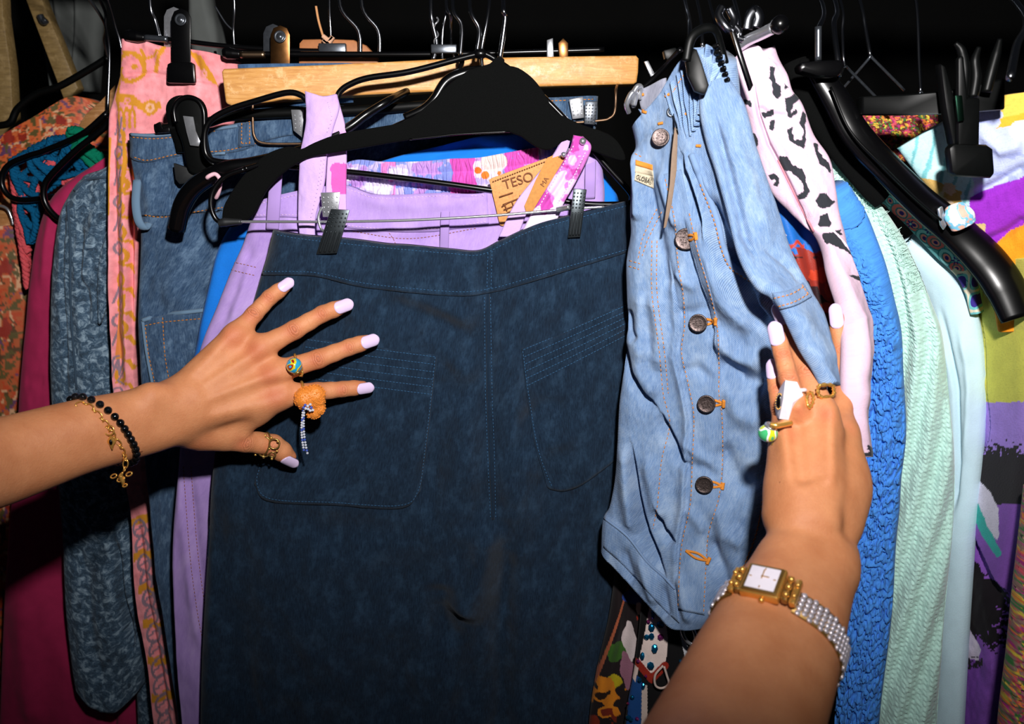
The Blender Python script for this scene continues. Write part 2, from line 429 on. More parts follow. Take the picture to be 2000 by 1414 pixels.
M['crimson'] = cloth('crimson_jersey', (178, 40, 88), var=0.14, weave=1800)
M['crinkleblue'] = cloth('crinkled_blue_cotton', (74, 146, 232), var=0.22, scale=160, bump=0.5)
M['mint'] = cloth('mint_wool', (198, 238, 226), var=0.16, weave=700, bump=0.6, scale=120, sheen=0.4)
M['paleblue'] = cloth('pale_blue_cotton', (206, 234, 246), var=0.06)
M['wood'] = wood('blond_wood', (180, 122, 58), (204, 148, 80), (226, 186, 132))
M['wood2'] = wood('weathered_wood', (120, 96, 58), (146, 120, 74), (168, 140, 92))
M['blk'] = plain('black_plastic', (5, 5, 6), 0.26, spec=0.34, var=0.2)
M['blkmat'] = plain('matte_black_plastic', (5, 6, 6), 0.42, spec=0.16, var=0.2)
M['velvet'] = plain('black_flock', (7, 8, 8), 0.95, spec=0.1, var=0.6, scale=1800, bump=0.4)
M['rubber'] = plain('dark_rubber', (22, 24, 26), 0.55, var=0.2)
M['steel'] = plain('bright_steel', (206, 208, 214), 0.24, 0.82, var=0.15)
M['dsteel'] = plain('dark_steel', (105, 110, 118), 0.28, 0.85, var=0.25)
M['gold'] = plain('gold', (238, 180, 92), 0.24, 0.72, var=0.12)
M['dgold'] = plain('antique_gold', (170, 134, 74), 0.3, 0.75, var=0.3)
M['thread'] = plain('orange_thread', (204, 128, 52), 0.8, spec=0.1)
M['threadblue'] = plain('blue_thread', (52, 88, 122), 0.85, spec=0.1)
M['threadlilac'] = plain('lilac_thread', (168, 128, 192), 0.85, spec=0.1)
M['threadbrown'] = plain('brown_thread', (152, 96, 52), 0.85, spec=0.1)
M['threadpale'] = plain('pale_thread', (222, 190, 226), 0.85, spec=0.1)
M['tan'] = plain('tan_leather', (212, 148, 84), 0.7, var=0.3, scale=500, bump=0.2)
M['tanprint'] = plain('brown_print', (120, 70, 36), 0.8)
M['kraft'] = plain('kraft_card', (190, 132, 66), 0.85, var=0.2, scale=400)
M['khaki'] = plain('olive_leather', (120, 98, 80), 0.7, var=0.15)
M['buttonm'] = plain('bronzed_button', (92, 80, 78), 0.42, 0.85, var=0.55, scale=700, bump=0.3)
M['wall'] = plain('dark_wall', (20, 20, 19), 0.95, var=0.3, scale=6)
M['floor'] = plain('dark_floor', (24, 22, 20), 0.8, var=0.3, scale=8)
M['greycloth'] = plain('grey_curtain', (96, 100, 98), 0.95, var=0.2, scale=20)
M['nail'] = plain('pale_lilac_nail_polish', (212, 190, 224), 0.22, var=0.03, coat=0.5)
M['hooksteel'] = plain('hook_wire', (150, 152, 158), 0.22, 1.0, var=0.05, scale=60)
M['clipdark'] = plain('blackened_steel', (58, 64, 68), 0.32, 0.8, var=0.2, scale=200)
# ------------------------------------------------------------------ the setting
def box_struct(name, c, size, mat):
    bm = bmesh.new(); add_box(bm, c, size); o = bmobj(name, bm, mat, None, False); o['kind'] = 'structure'; return o
box_struct('floor', (0, 1.0, -0.05), (6, 6, 0.1), M['floor'])
box_struct('wall_back', (0, 2.65, 1.5), (6, 0.1, 3.0), M['wall'])
RAILY, RAILZ = 0.80, 1.735
rail = empty('clothes_rail', 'steel rail above the hangers that carries all the clothes', 'clothes rail')
tube('rail_bar', [(-1.3, RAILY, RAILZ), (0, RAILY, RAILZ), (1.3, RAILY, RAILZ)], 0.0125, M['dsteel'], rail, 16)
for sx in (-1.3, 1.3):
    tube('rail_post', [(sx, RAILY, RAILZ), (sx, RAILY, 0.9), (sx, RAILY, 0.01)], 0.0125, M['dsteel'], rail, 16)
    tube('rail_foot', [(sx, RAILY - 0.3, 0.0145), (sx, RAILY + 0.3, 0.0145)], 0.0125, M['dsteel'], rail, 12)
# ------------------------------------------------------------------ dark navy trousers in the middle
nav = empty('navy_trousers', 'dark navy denim trousers with two patch pockets under the left hand', 'trousers')
NT_L = [(534, 449), (522, 500), (511, 535), (495, 590), (470, 680), (440, 790), (418, 900), (407, 1045), (395, 1264), (391, 1414), (388, 1560)]
NT_R = [(1226, 392), (1240, 500), (1240, 700), (1235, 900), (1230, 1050), (1225, 1264), (1220, 1414), (1215, 1560)]
NT_T = [(534, 449), (584, 458), (683, 467), (753, 476), (800, 479), (880, 487), (934, 490), (977, 470), (1047, 438), (1111, 421), (1226, 392)]
nfolds = [
    ([(955, 495), (950, 570), (953, 760), (958, 960), (966, 1040)], 26, -0.006),
    ([(990, 600), (985, 800), (990, 980)], 40, 0.006),
    ([(905, 640), (915, 800), (900, 960), (860, 1100)], 45, 0.004),
    ([(955, 1010), (945, 1090), (915, 1150), (895, 1195)], 34, 0.015),
    ([(862, 1130), (864, 1190), (890, 1250)], 26, -0.008),
    ([(990, 1000), (985, 1120), (980, 1300), (980, 1500)], 26, -0.012),
    ([(745, 578), (820, 605), (900, 645), (940, 685)], 28, -0.008), ([(760, 566), (850, 594), (930, 628)], 20, 0.006), ([(700, 600), (690, 640), (700, 680)], 20, 0.004), ([(820, 640), (880, 680), (930, 740)], 24, 0.006),
    ([(740, 580), (725, 620), (716, 660)], 7, -0.002),
    ([(530, 560), (560, 640), (560, 700)], 30, 0.004),
    ([(870, 700), (860, 850), (830, 1000)], 30, -0.003),
    ([(560, 1010), (700, 1030), (800, 1030)], 25, -0.003), ([(430, 1000), (470, 1150), (480, 1400)], 50, -0.005), ([(600, 1050), (620, 1200), (640, 1414)], 60, 0.005),
    ([(760, 1060), (770, 1200), (760, 1414)], 45, -0.004),
    ([(1060, 600), (1080, 700), (1060, 850)], 40, -0.003), ([(1130, 560), (1180, 600), (1225, 640)], 30, 0.004), ([(1040, 870), (1010, 1000), (1000, 1100)], 30, 0.005), ([(1010, 830), (1060, 790), (1100, 780)], 16, -0.004),
    ([(1000, 910), (1060, 860), (1120, 840)], 20, 0.004), ([(520, 500), (620, 520), (760, 530)], 40, 0.002), ([(980, 500), (1100, 460), (1220, 440)], 30, 0.002),
    ([(430, 900), (420, 1100), (415, 1400)], 14, 0.003),
]
navy = garment('trouser_body', NT_L, NT_R, M['navy'], T=NT_T, th=0.010, Y=0.705, folds=nfolds, wr=0.0065, wrs=85, nu=190, nv=230, parent=nav, edge=0.06)
WB_LOW = [(511, 537), (612, 539), (700, 559), (789, 570), (900, 578), (955, 572), (1000, 561), (1100, 531), (1232, 490)]
wb = overlay('waistband', navy, [(533, 450), (521, 500), (511, 537)], [(1226, 393), (1232, 440), (1233, 490)], M['navy'], nav, T=NT_T, B=WB_LOW, off=0.0022, nu=120, nv=18, wr=0.001)
pk1 = overlay('patch_pocket', navy, [(596, 659), (575, 760), (520, 880), (497, 945)], [(854, 693), (846, 760), (835, 860), (821, 960)], M['navy'], nav,
        T=[(596, 659), (720, 676), (854, 693)], B=[(497, 945), (526, 979), (650, 986), (782, 993), (821, 960)], off=0.0018, nu=60, nv=50, wr=0.0006)
pk2 = overlay('patch_pocket', navy, [(1018, 680), (1030, 780), (1045, 870), (1062, 925)], [(1232, 588), (1232, 700), (1230, 800), (1226, 880)], M['navy'], nav,
        T=[(1018, 680), (1090, 655), (1160, 620), (1232, 588)], B=[(1062, 925), (1075, 955), (1130, 950), (1226, 880)], off=0.0018, nu=40, nv=50, wr=0.0006)
dashes('stitching', navy, [[(946, 580), (948, 760), (953, 900), (958, 1010)], [(958, 580), (961, 760), (966, 900), (968, 1010)]], M['threadblue'], nav, 4, 3, 0.0003)
dashes('stitching', wb, [[(540, 458), (600, 468), (753, 484), (880, 495), (936, 498), (980, 479), (1050, 447), (1224, 402)], [(515, 530), (612, 532), (700, 551), (789, 562), (900, 570), (955, 564), (1000, 553), (1100, 523), (1225, 487)], [(953, 494), (951, 568)], [(961, 490), (959, 566)]], M['threadblue'], nav, 4, 3, 0.0003)
def band_lines(tl, tr, bl, br, n):
    out = []
    for i in range(n):
        t = i / (n - 1)
        a = (tl[0] + (bl[0] - tl[0]) * t, tl[1] + (bl[1] - tl[1]) * t); b = (tr[0] + (br[0] - tr[0]) * t, tr[1] + (br[1] - tr[1]) * t)
        out.append([a, ((a[0] + b[0]) / 2, (a[1] + b[1]) / 2 + 1), b])
    return out
dashes('stitching', pk1, band_lines((600, 663), (851, 697), (583, 735), (841, 770), 6) + [[(850, 698), (843, 765), (831, 870), (817, 957), (780, 987), (650, 981), (529, 974), (502, 942), (512, 900)]], M['threadblue'], nav, 4.5, 2, 0.00032)
dashes('stitching', pk2, band_lines((1022, 683), (1228, 594), (1032, 752), (1228, 652), 6) + [[(1021, 686), (1034, 780), (1049, 868), (1066, 922), (1078, 950)]], M['threadblue'], nav, 4.5, 2, 0.00032)
# the seat seam as a raised flat felled seam
cord('seat_seam', navy, [(953, 575), (954, 760), (959, 900), (963, 1015)], 0.0016, M['navy'], nav, -0.0006, 12, 8)

# ------------------------------------------------------------------ lilac jeans behind them
lj = empty('lilac_jeans', 'lilac jeans with belt loops hanging right behind the navy trousers', 'jeans')
LJ_L = [(506, 392), (490, 430), (474, 478), (452, 527), (424, 598), (395, 670), (372, 760), (355, 850), (348, 940), (340, 1045), (340, 1136), (347, 1264), (358, 1414), (362, 1540)]
LJ_R = [(1174, 300), (1180, 400), (1150, 470), (1050, 560), (900, 640), (780, 760), (600, 900), (480, 1045), (460, 1150), (450, 1264), (445, 1414), (445, 1540)]
LJ_T = [(506, 392), (560, 378), (620, 366), (676, 362), (739, 380), (853, 377), (948, 376), (1000, 345), (1080, 312), (1174, 300)]
lil = garment('jeans_body', LJ_L, LJ_R, M['lilac'], T=LJ_T, th=0.009, Y=0.738, nu=150, nv=200, parent=lj, edge=0.05, wr=0.003, wrs=70,
    folds=[([(700, 380), (760, 400), (850, 400), (930, 390)], 12, 0.003), ([(500, 470), (470, 560), (440, 640)], 9, -0.003), ([(690, 455), (800, 470), (940, 450)], 10, -0.002),
           ([(355, 930), (368, 1050), (384, 1180), (396, 1260)], 10, 0.003), ([(376, 900), (392, 1060), (405, 1180)], 8, -0.002), ([(490, 500), (480, 560), (440, 680)], 14, 0.004), ([(560, 400), (570, 430), (590, 470)], 14, 0.003)])
lwb = overlay('waistband', lil, [(507, 393), (494, 424)], [(952, 377), (955, 437)], M['lilac'], lj, T=[(507, 393), (560, 379), (620, 367), (676, 363), (739, 381), (853, 378), (952, 377)],
        B=[(494, 424), (577, 425), (640, 436), (683, 446), (760, 452), (850, 452), (955, 437)], off=0.0016, nu=70, nv=14, wr=0.001)
for (a, b, c2, d) in [((526, 338), (552, 338), (545, 450), (518, 450)), ((862, 376), (880, 376), (876, 490), (858, 490)), ((1143, 306), (1164, 304), (1160, 388), (1144, 392))]:
    # belt loops: flat straps standing off the waistband
    x0 = on(lil, c2[0], c2[1]); 
    pts = [P((a[0] + b[0]) / 2, a[1], 0.7325), P((a[0] + b[0]) / 2 * 0.5 + (c2[0] + d[0]) * 0.25, (a[1] + c2[1]) / 2, 0.7235), P((c2[0] + d[0]) / 2, c2[1], 0.728)]
    o = tube('belt_loop', pts, 0.5 * (P(b[0], b[1], 0.73) - P(a[0], a[1], 0.73)).length, M['lilac'], lj, 10, flat=0.16, upv=(1, 0, 0))
dashes('stitching', lil, [[(358, 911), (371, 1082), (385, 1191), (395, 1245)], [(373, 911), (385, 1064), (400, 1184)], [(455, 512), (475, 516), (500, 522)], [(452, 527), (472, 532), (498, 538)], [(690, 452), (800, 466), (930, 446)], [(760, 455), (770, 470), (776, 488)]], M['threadbrown'], lj, 4, 3, 0.0003)
dashes('stitching', lwb, [[(513, 396), (560, 385), (620, 373), (676, 369), (739, 387), (853, 383), (945, 382)], [(500, 420), (577, 420), (640, 431), (683, 441), (760, 447), (850, 447), (950, 433)]], M['threadpale'], lj, 4, 3, 0.0003)
# ------------------------------------------------------------------ mid blue jeans on the black clip hanger
mj = empty('blue_jeans', 'mid blue washed jeans with orange stitching, waistband in a black clip', 'jeans')
MJ_L = [(253, 260), (256, 311), (262, 346), (272, 417), (276, 424), (274, 541), (272, 640), (276, 718), (283, 850), (293, 960), (300, 1040), (318, 1180), (332, 1264), (356, 1414), (370, 1540)]
MJ_R = [(1168, 188), (1160, 260), (1100, 330), (1000, 420), (800, 480), (640, 560), (560, 640), (500, 720), (470, 850), (450, 960), (440, 1040), (440, 1180), (440, 1264), (440, 1414), (440, 1540)]
MJ_T = [(253, 260), (300, 262), (354, 257), (464, 243), (540, 216), (600, 209), (700, 208), (820, 203), (1080, 192), (1168, 188)]
mid = garment('jeans_body', MJ_L, MJ_R, M['midblue'], T=MJ_T, th=0.010, Y=0.785, nu=170, nv=200, parent=mj, edge=0.035, wr=0.004, wrs=60,
    folds=[([(285, 330), (300, 380), (310, 420)], 12, 0.004), ([(330, 330), (340, 400), (350, 430)], 10, -0.003), ([(360, 430), (352, 520), (350, 600)], 30, 0.004), ([(400, 440), (410, 520), (400, 600)], 20, -0.003)])
mwb = overlay('waistband', mid, [(254, 261), (256, 311)], [(1160, 189), (1150, 240)], M['midblue'], mj, T=[(254, 261), (300, 263), (354, 258), (464, 244), (540, 217), (600, 210), (820, 204), (1160, 189)],
        B=[(256, 312), (290, 318), (354, 305), (464, 297), (540, 270), (640, 258), (820, 252), (1150, 240)], off=0.0025, nu=110, nv=12, wr=0.0012)
dashes('stitching', mwb, [[(258, 268), (300, 271), (354, 266), (420, 256)], [(262, 307), (290, 313), (354, 300), (440, 294), (500, 280)], [(1020, 200), (1100, 196), (1158, 194)], [(700, 216), (780, 212), (830, 210)]], M['thread'], mj, 5, 3, 0.0004)
dashes('stitching', mid, [[(282, 420), (320, 424), (380, 414), (435, 405)], [(831, 293), (830, 315)], [(846, 291), (845, 312)]], M['thread'], mj, 5, 3, 0.0004)
mpk = overlay('pocket', mid, [(278, 624), (286, 690), (300, 770)], [(420, 602), (420, 690), (420, 770)], M['midblue'], mj, T=[(278, 624), (330, 614), (420, 602)], off=0.0035, nu=30, nv=30, wr=0.001)
cord('pocket_edge', mpk, [(279, 626), (310, 616), (345, 612), (398, 606)], 0.0022, M['wornedge'], mj, 0.0005)
cord('waist_edge', mwb, [(256, 263), (300, 265), (354, 260), (420, 252), (464, 246)], 0.0016, M['wornedge'], mj, 0.0004)
cord('waist_seam', mwb, [(259, 314), (290, 319), (354, 306), (440, 299)], 0.0014, M['wornedge'], mj, 0.0004)
cord('pocket_edge', mpk, [(279, 627), (287, 690), (301, 765)], 0.0016, M['wornedge'], mj, 0.0005)
dashes('stitching', mpk, [[(283, 636), (320, 629), (396, 622)], [(284, 640), (290, 690), (302, 745)], [(318, 620), (322, 690), (330, 740)]], M['thread'], mj, 5, 3, 0.0004)
for q in ([(470, 214), (496, 212), (497, 284), (467, 288)], [(1106, 184), (1124, 184), (1124, 240), (1106, 242)]):
    overlay('belt_loop', mwb, [q[0], q[3]], [q[1], q[2]], M['midblue'], mj, off=0.0032, nu=6, nv=12)
strap = tube('side_loop', [P(268, 352, 0.775), P(265, 395, 0.765), P(270, 430, 0.763), P(282, 446, 0.766), P(290, 437, 0.772)], 0.0042, M['wornedge'], mj, 8, flat=0.45, upv=(1, 0, 0))
dashes('stitching', mwb, [[(475, 220), (474, 280)], [(490, 220), (490, 280)], [(474, 280), (491, 280)]], M['thread'], mj, 4, 3, 0.0004, 0.0036)
# ------------------------------------------------------------------ bright blue top
bb = empty('blue_blouse', 'bright plain blue blouse glimpsed behind the lilac jeans', 'blouse')
garment('shirt_body', [(880, 280), (760, 310), (600, 370), (480, 420), (433, 471), (406, 577), (382, 683), (365, 760), (355, 850), (352, 1000), (352, 1200)],
        [(1085, 250), (1130, 285), (1165, 320), (1192, 358), (1210, 400), (1212, 500), (1212, 600), (1212, 700), (1212, 800), (1212, 1000), (1212, 1200)], M['brightblue'],
        T=[(880, 280), (940, 266), (1010, 262), (1085, 250)], th=0.005, Y=0.7625, nu=90, nv=110, parent=bb, edge=0.04, wr=0.0015, folds=[([(840, 300), (930, 285), (1010, 300)], 12, -0.004), ([(436, 480), (410, 580), (392, 670)], 12, 0.004)])
# ------------------------------------------------------------------ pink printed trousers
pk = empty('pink_trousers', 'pink trousers with gold and grey print in a black clip', 'trousers')
PINK = lin((247, 152, 158))
def pink_paint(X, Y, C, U, V):
    n1 = fbm(X / 9.0, Y / 9.0, 31, 3)
    C *= (1.0 + 0.35 * n1)[..., None]
    C[..., 1:] *= (1.0 + 0.25 * fbm(X / 40, Y / 40, 5, 2))[..., None]
    gold = (216, 146, 44); gry = (146, 122, 136)
    def line(p, w, col):
        d, _, _ = polydist(X, Y, p); put(C, d < w, col)
    def ring(x, y, r, w, col, sq=1.0):
        d = np.hypot(X - x, (Y - y) / sq); put(C, np.abs(d - r) < w, col)
    ring(264, 134, 27, 4, gold); line([(250, 104), (268, 108), (282, 116), (292, 140)], 3.5, gold); line([(284, 100), (292, 118), (310, 112), (318, 102)], 3, gold); line([(328, 96), (318, 120), (312, 142)], 4, gold)
    put(C, np.hypot(X - 271, (Y - 133) * 1.6) < 7, gold)
    put(C, inpoly(X, Y, [(372, 98), (400, 112), (425, 150), (432, 170), (414, 158), (392, 130)]), gold); ring(405, 146, 6, 2, (240, 160, 150))
    put(C, inpoly(X, Y, [(234, 184), (268, 186), (290, 205), (320, 200), (324, 214), (296, 220), (262, 206), (232, 200)]), gold); ring(258, 198, 5, 2, (240, 150, 140)); ring(302, 212, 7, 3, (240, 180, 150)); ring(302, 212, 12, 3, gold)
    for x in (240, 252, 263): line([(x, 250), (x, 222), (x + 5, 212), (x + 10, 222), (x + 10, 250)], 2.4, gold)
    for yy in range(262, 760, 46):
        ring(246 + 3 * math.sin(yy), yy + 6, 9, 3, gold, 1.4); line([(236, yy + 20), (262, yy + 24), (268, yy + 38)], 3, gold)
    for (y0, s) in ((235, 1), (330, 1), (420, 1), (560, 1), (640, 1), (700, 1)):
        line([(228, y0 + 30), (236, y0), (240, y0 + 28), (247, y0 - 4)], 1.8, gry); line([(252, y0 + 16), (238, y0 + 40), (250, y0 + 46)], 1.8, gry); ring(238, y0 + 64, 10, 2, gry, 1.2)
    put(C, (np.abs(X - 246 - 8 * np.sin(Y / 40)) < 3.5) & (vnoise(X * 0 + 3, Y / 60, 4) > -0.05), gold)
    put(C, (X < 222) & (Y > 270) & (Y < 420), gold)
    put(C, inpoly(X, Y, [(236, 600), (252, 640), (250, 700), (232, 690)]), (226, 140, 70))
    # lower leg
    for k, yy in enumerate(range(1010, 1414, 34)):
        x = 278 + (yy - 1010) * 0.13; put(C, (np.abs(Y - yy - 4 * np.sin(X / 8)) < 8) & (np.abs(X - x - 8) < 26) & (k % 2 == 0), gold)
        ring(x + 2, yy + 16, 12, 2.0, gry, 1.4); line([(x - 6, yy + 20), (x + 10, yy + 8), (x + 22, yy + 26)], 2, gry)
    return C
garment('trouser_body', [(240, 78), (236, 148), (222, 198), (214, 240), (215, 354), (216, 500), (216, 560), (221, 647), (226, 754), (242, 880), (260, 991), (265, 1082), (271, 1173), (291, 1282), (306, 1414), (316, 1530)],
        [(470, 122), (470, 180), (460, 230), (430, 280), (330, 354), (279, 470), (273, 560), (270, 647), (272, 754), (284, 880), (294, 1000), (302, 1082), (312, 1173), (330, 1282), (357, 1414), (368, 1530)], M['attr'],
        T=[(240, 78), (285, 82), (325, 93), (372, 98), (420, 106), (470, 122)], th=0.010, Y=0.825, nu=120, nv=420, parent=pk, paint=pink_paint, base=PINK, edge=0.08, wr=0.003, wrs=60,
        folds=[([(236, 150), (310, 146), (440, 175)], 4, -0.003), ([(232, 200), (228, 300), (232, 450), (236, 640), (244, 760)], 7, -0.006), ([(250, 280), (252, 450), (256, 640), (258, 760)], 7, 0.004), ([(262, 300), (264, 480), (266, 700)], 5, -0.005),
               ([(285, 85), (320, 100), (322, 130)], 10, 0.004), ([(390, 150), (380, 180), (400, 210)], 10, 0.004), ([(276, 1000), (290, 1150), (318, 1300), (338, 1414)], 6, -0.006), ([(384, 100), (392, 130), (396, 160)], 8, -0.003)])
# ------------------------------------------------------------------ acid wash denim jacket
aj = empty('denim_jacket', 'acid wash blue denim jacket hanging beside the pink trousers', 'jacket')
aw = garment('jacket_sleeve', [(210, 330), (165, 345), (135, 385), (117, 430), (106, 520), (101, 640), (102, 760), (112, 900), (124, 1040), (130, 1170), (138, 1260), (150, 1340)],
        [(262, 318), (262, 350), (262, 390), (262, 440), (262, 520), (258, 640), (262, 760), (272, 900), (280, 1040), (285, 1160), (290, 1250), (286, 1330)], M['acid'], T=[(210, 330), (236, 322), (262, 318)], B=[(150, 1340), (190, 1362), (235, 1372), (262, 1355), (286, 1330)],
        th=0.020, Y=0.872, nu=90, nv=200, parent=aj, edge=0.5, wr=0.006, wrs=50, folds=[([(140, 385), (138, 480), (140, 600), (150, 760)], 4, -0.005), ([(215, 400), (190, 490), (185, 560)], 12, 0.008, 's'), ([(180, 440), (178, 520), (190, 620)], 7, -0.007), ([(128, 380), (160, 350), (212, 356)], 5, -0.004), ([(236, 1040), (250, 1150), (270, 1260)], 6, -0.012), ([(170, 620), (190, 700), (180, 800)], 16, 0.004), ([(180, 1080), (190, 1200), (210, 1330)], 14, -0.006)])
garment('jacket_front', [(225, 960), (240, 1100), (262, 1250), (270, 1414), (272, 1540)], [(290, 960), (300, 1100), (312, 1250), (322, 1414), (330, 1540)], M['acid'], th=0.008, Y=0.884, nu=30, nv=60, parent=aj, wr=0.004)
cord('seam', aw, [(146, 372), (170, 352), (212, 345)], 0.0014, M['acid'], aj, 0.0004)
cord('seam', aw, [(133, 400), (138, 480), (139, 600), (150, 760)], 0.0013, M['acid'], aj, 0.0006)
garment('jacket_flap', [(208, 452), (195, 500), (190, 560), (192, 628)], [(225, 450), (224, 520), (222, 560), (196, 634)], M['acid'], th=0.003, Y=0.848, nu=20, nv=40, parent=aj, wr=0.002)
# ------------------------------------------------------------------ crimson top
ct = empty('crimson_tshirt', 'plain crimson jersey shirt hanging left of the acid wash jacket', 'shirt')
garment('shirt_body', [(212, 310), (150, 345), (105, 385), (80, 440), (62, 540), (50, 650), (40, 760), (30, 900), (18, 1040), (10, 1170), (4, 1300), (0, 1414), (-6, 1540)],
        [(250, 300), (250, 345), (250, 385), (250, 440), (250, 540), (250, 650), (250, 760), (252, 900), (256, 1040), (262, 1170), (268, 1300), (276, 1414), (280, 1540)], M['crimson'], th=0.014, Y=0.918, nu=80, nv=140, parent=ct, edge=0.25, wr=0.005, wrs=90,
        folds=[([(118, 390), (104, 480), (100, 560)], 10, 0.004), ([(60, 740), (80, 736), (100, 742)], 6, -0.003), ([(110, 1080), (150, 1230), (230, 1340)], 26, -0.010), ([(60, 1150), (66, 1280), (80, 1414)], 26, 0.008), ([(230, 1340), (226, 1414), (226, 1500)], 8, -0.014)])
# ------------------------------------------------------------------ orange silk shirt at the far left
os_ = empty('orange_shirt', 'orange paisley silk shirt at the far left edge', 'shirt')
def silk_paint(X, Y, C, U, V):
    n = fbm(X / 24, Y / 34, 61, 4); n2 = fbm(X / 9 + 2 * n, Y / 12, 67, 4); n3 = fbm(X / 16, Y / 13 + 3 * n, 71, 4)
    put(C, n2 > 0.15, (196, 74, 34)); put(C, (n > 0.12) & (n < 0.24), (222, 170, 128)); put(C, n3 > 0.33, (90, 60, 30)); put(C, n3 < -0.36, (104, 62, 98)); put(C, (n2 < -0.28), (96, 82, 40)); put(C, (n > 0.36), (150, 40, 24))
    return C
garment('shirt_shoulder', [(-200, 430), (-200, 470), (-200, 520)], [(205, 205), (210, 260), (214, 330)], M['attr_silk'], T=[(-200, 430), (-60, 345), (20, 275), (100, 228), (160, 192), (205, 205)], B=[(-200, 520), (-60, 470), (60, 420), (214, 330)], th=0.03, Y=1.02, nu=130, nv=80, parent=os_, paint=silk_paint, base=lin((212, 104, 54)), edge=0.2, wr=0.004)
garment('shirt_front', [(-200, 440), (-205, 560), (-200, 700), (-200, 850), (-200, 1100), (-200, 1414), (-200, 1540)], [(60, 440), (58, 560), (54, 700), (48, 850), (40, 1100), (20, 1414), (14, 1540)], M['attr_silk'], th=0.014, Y=0.985, nu=110, nv=260, parent=os_, paint=silk_paint, base=lin((190, 92, 48)), edge=0.3, wr=0.004,
        wave=[(1.5, 0.006, 0.1, 0.3)])
# ------------------------------------------------------------------ light denim skirt with buttons
sk = empty('denim_skirt', 'light blue denim skirt with metal buttons and gathered waist', 'skirt')
SK_L = [(1238, 250, .66), (1246, 293, .66), (1238, 336, .66), (1235, 407, .66), (1235, 457, .66), (1228, 496, .66), (1225, 527, .66), (1226, 598, .66), (1226, 660, .66), (1216, 740, .66), (1209, 800, .66), (1204, 913, .66), (1192, 985, .66), (1179, 1012, .66), (1177, 1069, .66)]
SK_R = [(1425, 130, .60), (1440, 250, .60), (1470, 400, .59), (1510, 560, .583), (1585, 640, .583), (1615, 760, .583), (1605, 900, .583), (1572, 1000, .583), (1525, 1080, .585), (1440, 1170, .59), (1380, 1225, .60)]
SK_T = [(1238, 250, .66), (1264, 226, .653), (1302, 184, .64), (1340, 122, .628), (1375, 92, .618), (1425, 130, .60)]
SK_B = [(1177, 1069, .66), (1218, 1105, .65), (1263, 1156, .635), (1301, 1197, .625), (1326, 1220, .615), (1380, 1225, .60)]
sfolds = [
    ([(1229, 670), (1240, 720), (1262, 757), (1292, 790)], 9, -0.0101, 's'), ([(1238, 640), (1258, 720), (1290, 770)], 18, 0.0072),
    ([(1300, 800), (1331, 862), (1350, 900)], 9, -0.0116, 's'), ([(1240, 860), (1257, 950), (1274, 1026), (1308, 1120)], 9, -0.0130, 's'), ([(1225, 860), (1236, 960), (1250, 1040)], 16, 0.0087),
    ([(1293, 985), (1308, 1026), (1330, 1052)], 8, -0.0116, 's'), ([(1270, 880), (1290, 960), (1300, 1010)], 16, 0.0072),
    ([(1235, 600), (1238, 640), (1252, 660)], 8, -0.0072), ([(1262, 560), (1258, 640), (1270, 700)], 14, 0.0058), ([(1297, 440), (1310, 500), (1318, 560)], 12, -0.0058), ([(1290, 560), (1300, 640), (1296, 720)], 18, 0.0087),
    ([(1320, 500), (1331, 575), (1334, 635), (1328, 690), (1342, 754), (1352, 810), (1349, 899), (1345, 984), (1331, 1049), (1322, 1150)], 6, 0.0043, 's'),
    ([(1350, 417), (1365, 493), (1386, 566), (1402, 640), (1406, 711)], 7, -0.0072, 's'), ([(1400, 640), (1440, 690), (1500, 700)], 18, 0.0087), ([(1410, 690), (1460, 740), (1510, 740)], 18, -0.0087), ([(1380, 430), (1420, 560), (1480, 640)], 24, 0.0087),
    ([(1420, 740), (1450, 800), (1500, 820)], 22, 0.0072), ([(1410, 860), (1440, 920), (1480, 960)], 24, -0.0072), ([(1400, 970), (1430, 1040), (1470, 1060)], 20, 0.0072), ([(1390, 1040), (1420, 1110), (1430, 1150)], 14, -0.0072),
    ([(1335, 720), (1370, 712), (1400, 740)], 9, -0.0043), ([(1340, 850), (1370, 880), (1400, 900)], 9, 0.0043), ([(1340, 900), (1380, 905), (1408, 930)], 8, -0.0043), ([(1348, 985), (1370, 1010), (1380, 1030)], 9, 0.0043),
    ([(1335, 600), (1360, 600), (1385, 590)], 9, -0.0043), ([(1336, 520), (1350, 540), (1375, 550)], 8, 0.0043), ([(1226, 1060), (1240, 1100), (1250, 1130)], 8, -0.0058), ([(1262, 1080), (1275, 1120), (1290, 1170)], 9, 0.0058), ([(1300, 1130), (1310, 1170), (1320, 1200)], 7, -0.0058), ([(1330, 1110), (1350, 1160), (1360, 1210)], 10, 0.0058),
    ([(1252, 300), (1262, 380), (1258, 430)], 12, 0.0072), ([(1275, 330), (1290, 400), (1300, 450)], 10, -0.0058), ([(1310, 330), (1330, 400), (1345, 450)], 12, 0.0072), ([(1348, 300), (1372, 370), (1398, 440)], 9, -0.0087, 's'), ([(1360, 300), (1390, 390), (1420, 480)], 12, 0.0087),
    ([(1430, 470), (1470, 560), (1510, 630)], 14, -0.0116), ([(1400, 380), (1430, 460), (1460, 520)], 12, -0.0087),
    ([(1362, 300), (1384, 360), (1412, 430), (1424, 486), (1440, 512), (1462, 526)], 7, -0.010), ([(1420, 500), (1460, 530), (1500, 560)], 7, -0.008),
]
skf = garment('skirt_front', SK_L, SK_R, M['lightdenim'], T=SK_T, B=SK_B, th=0.013, Y=0.64, nu=170, nv=330, parent=sk, edge=0.10, wr=0.0024, wrs=42, folds=sfolds)
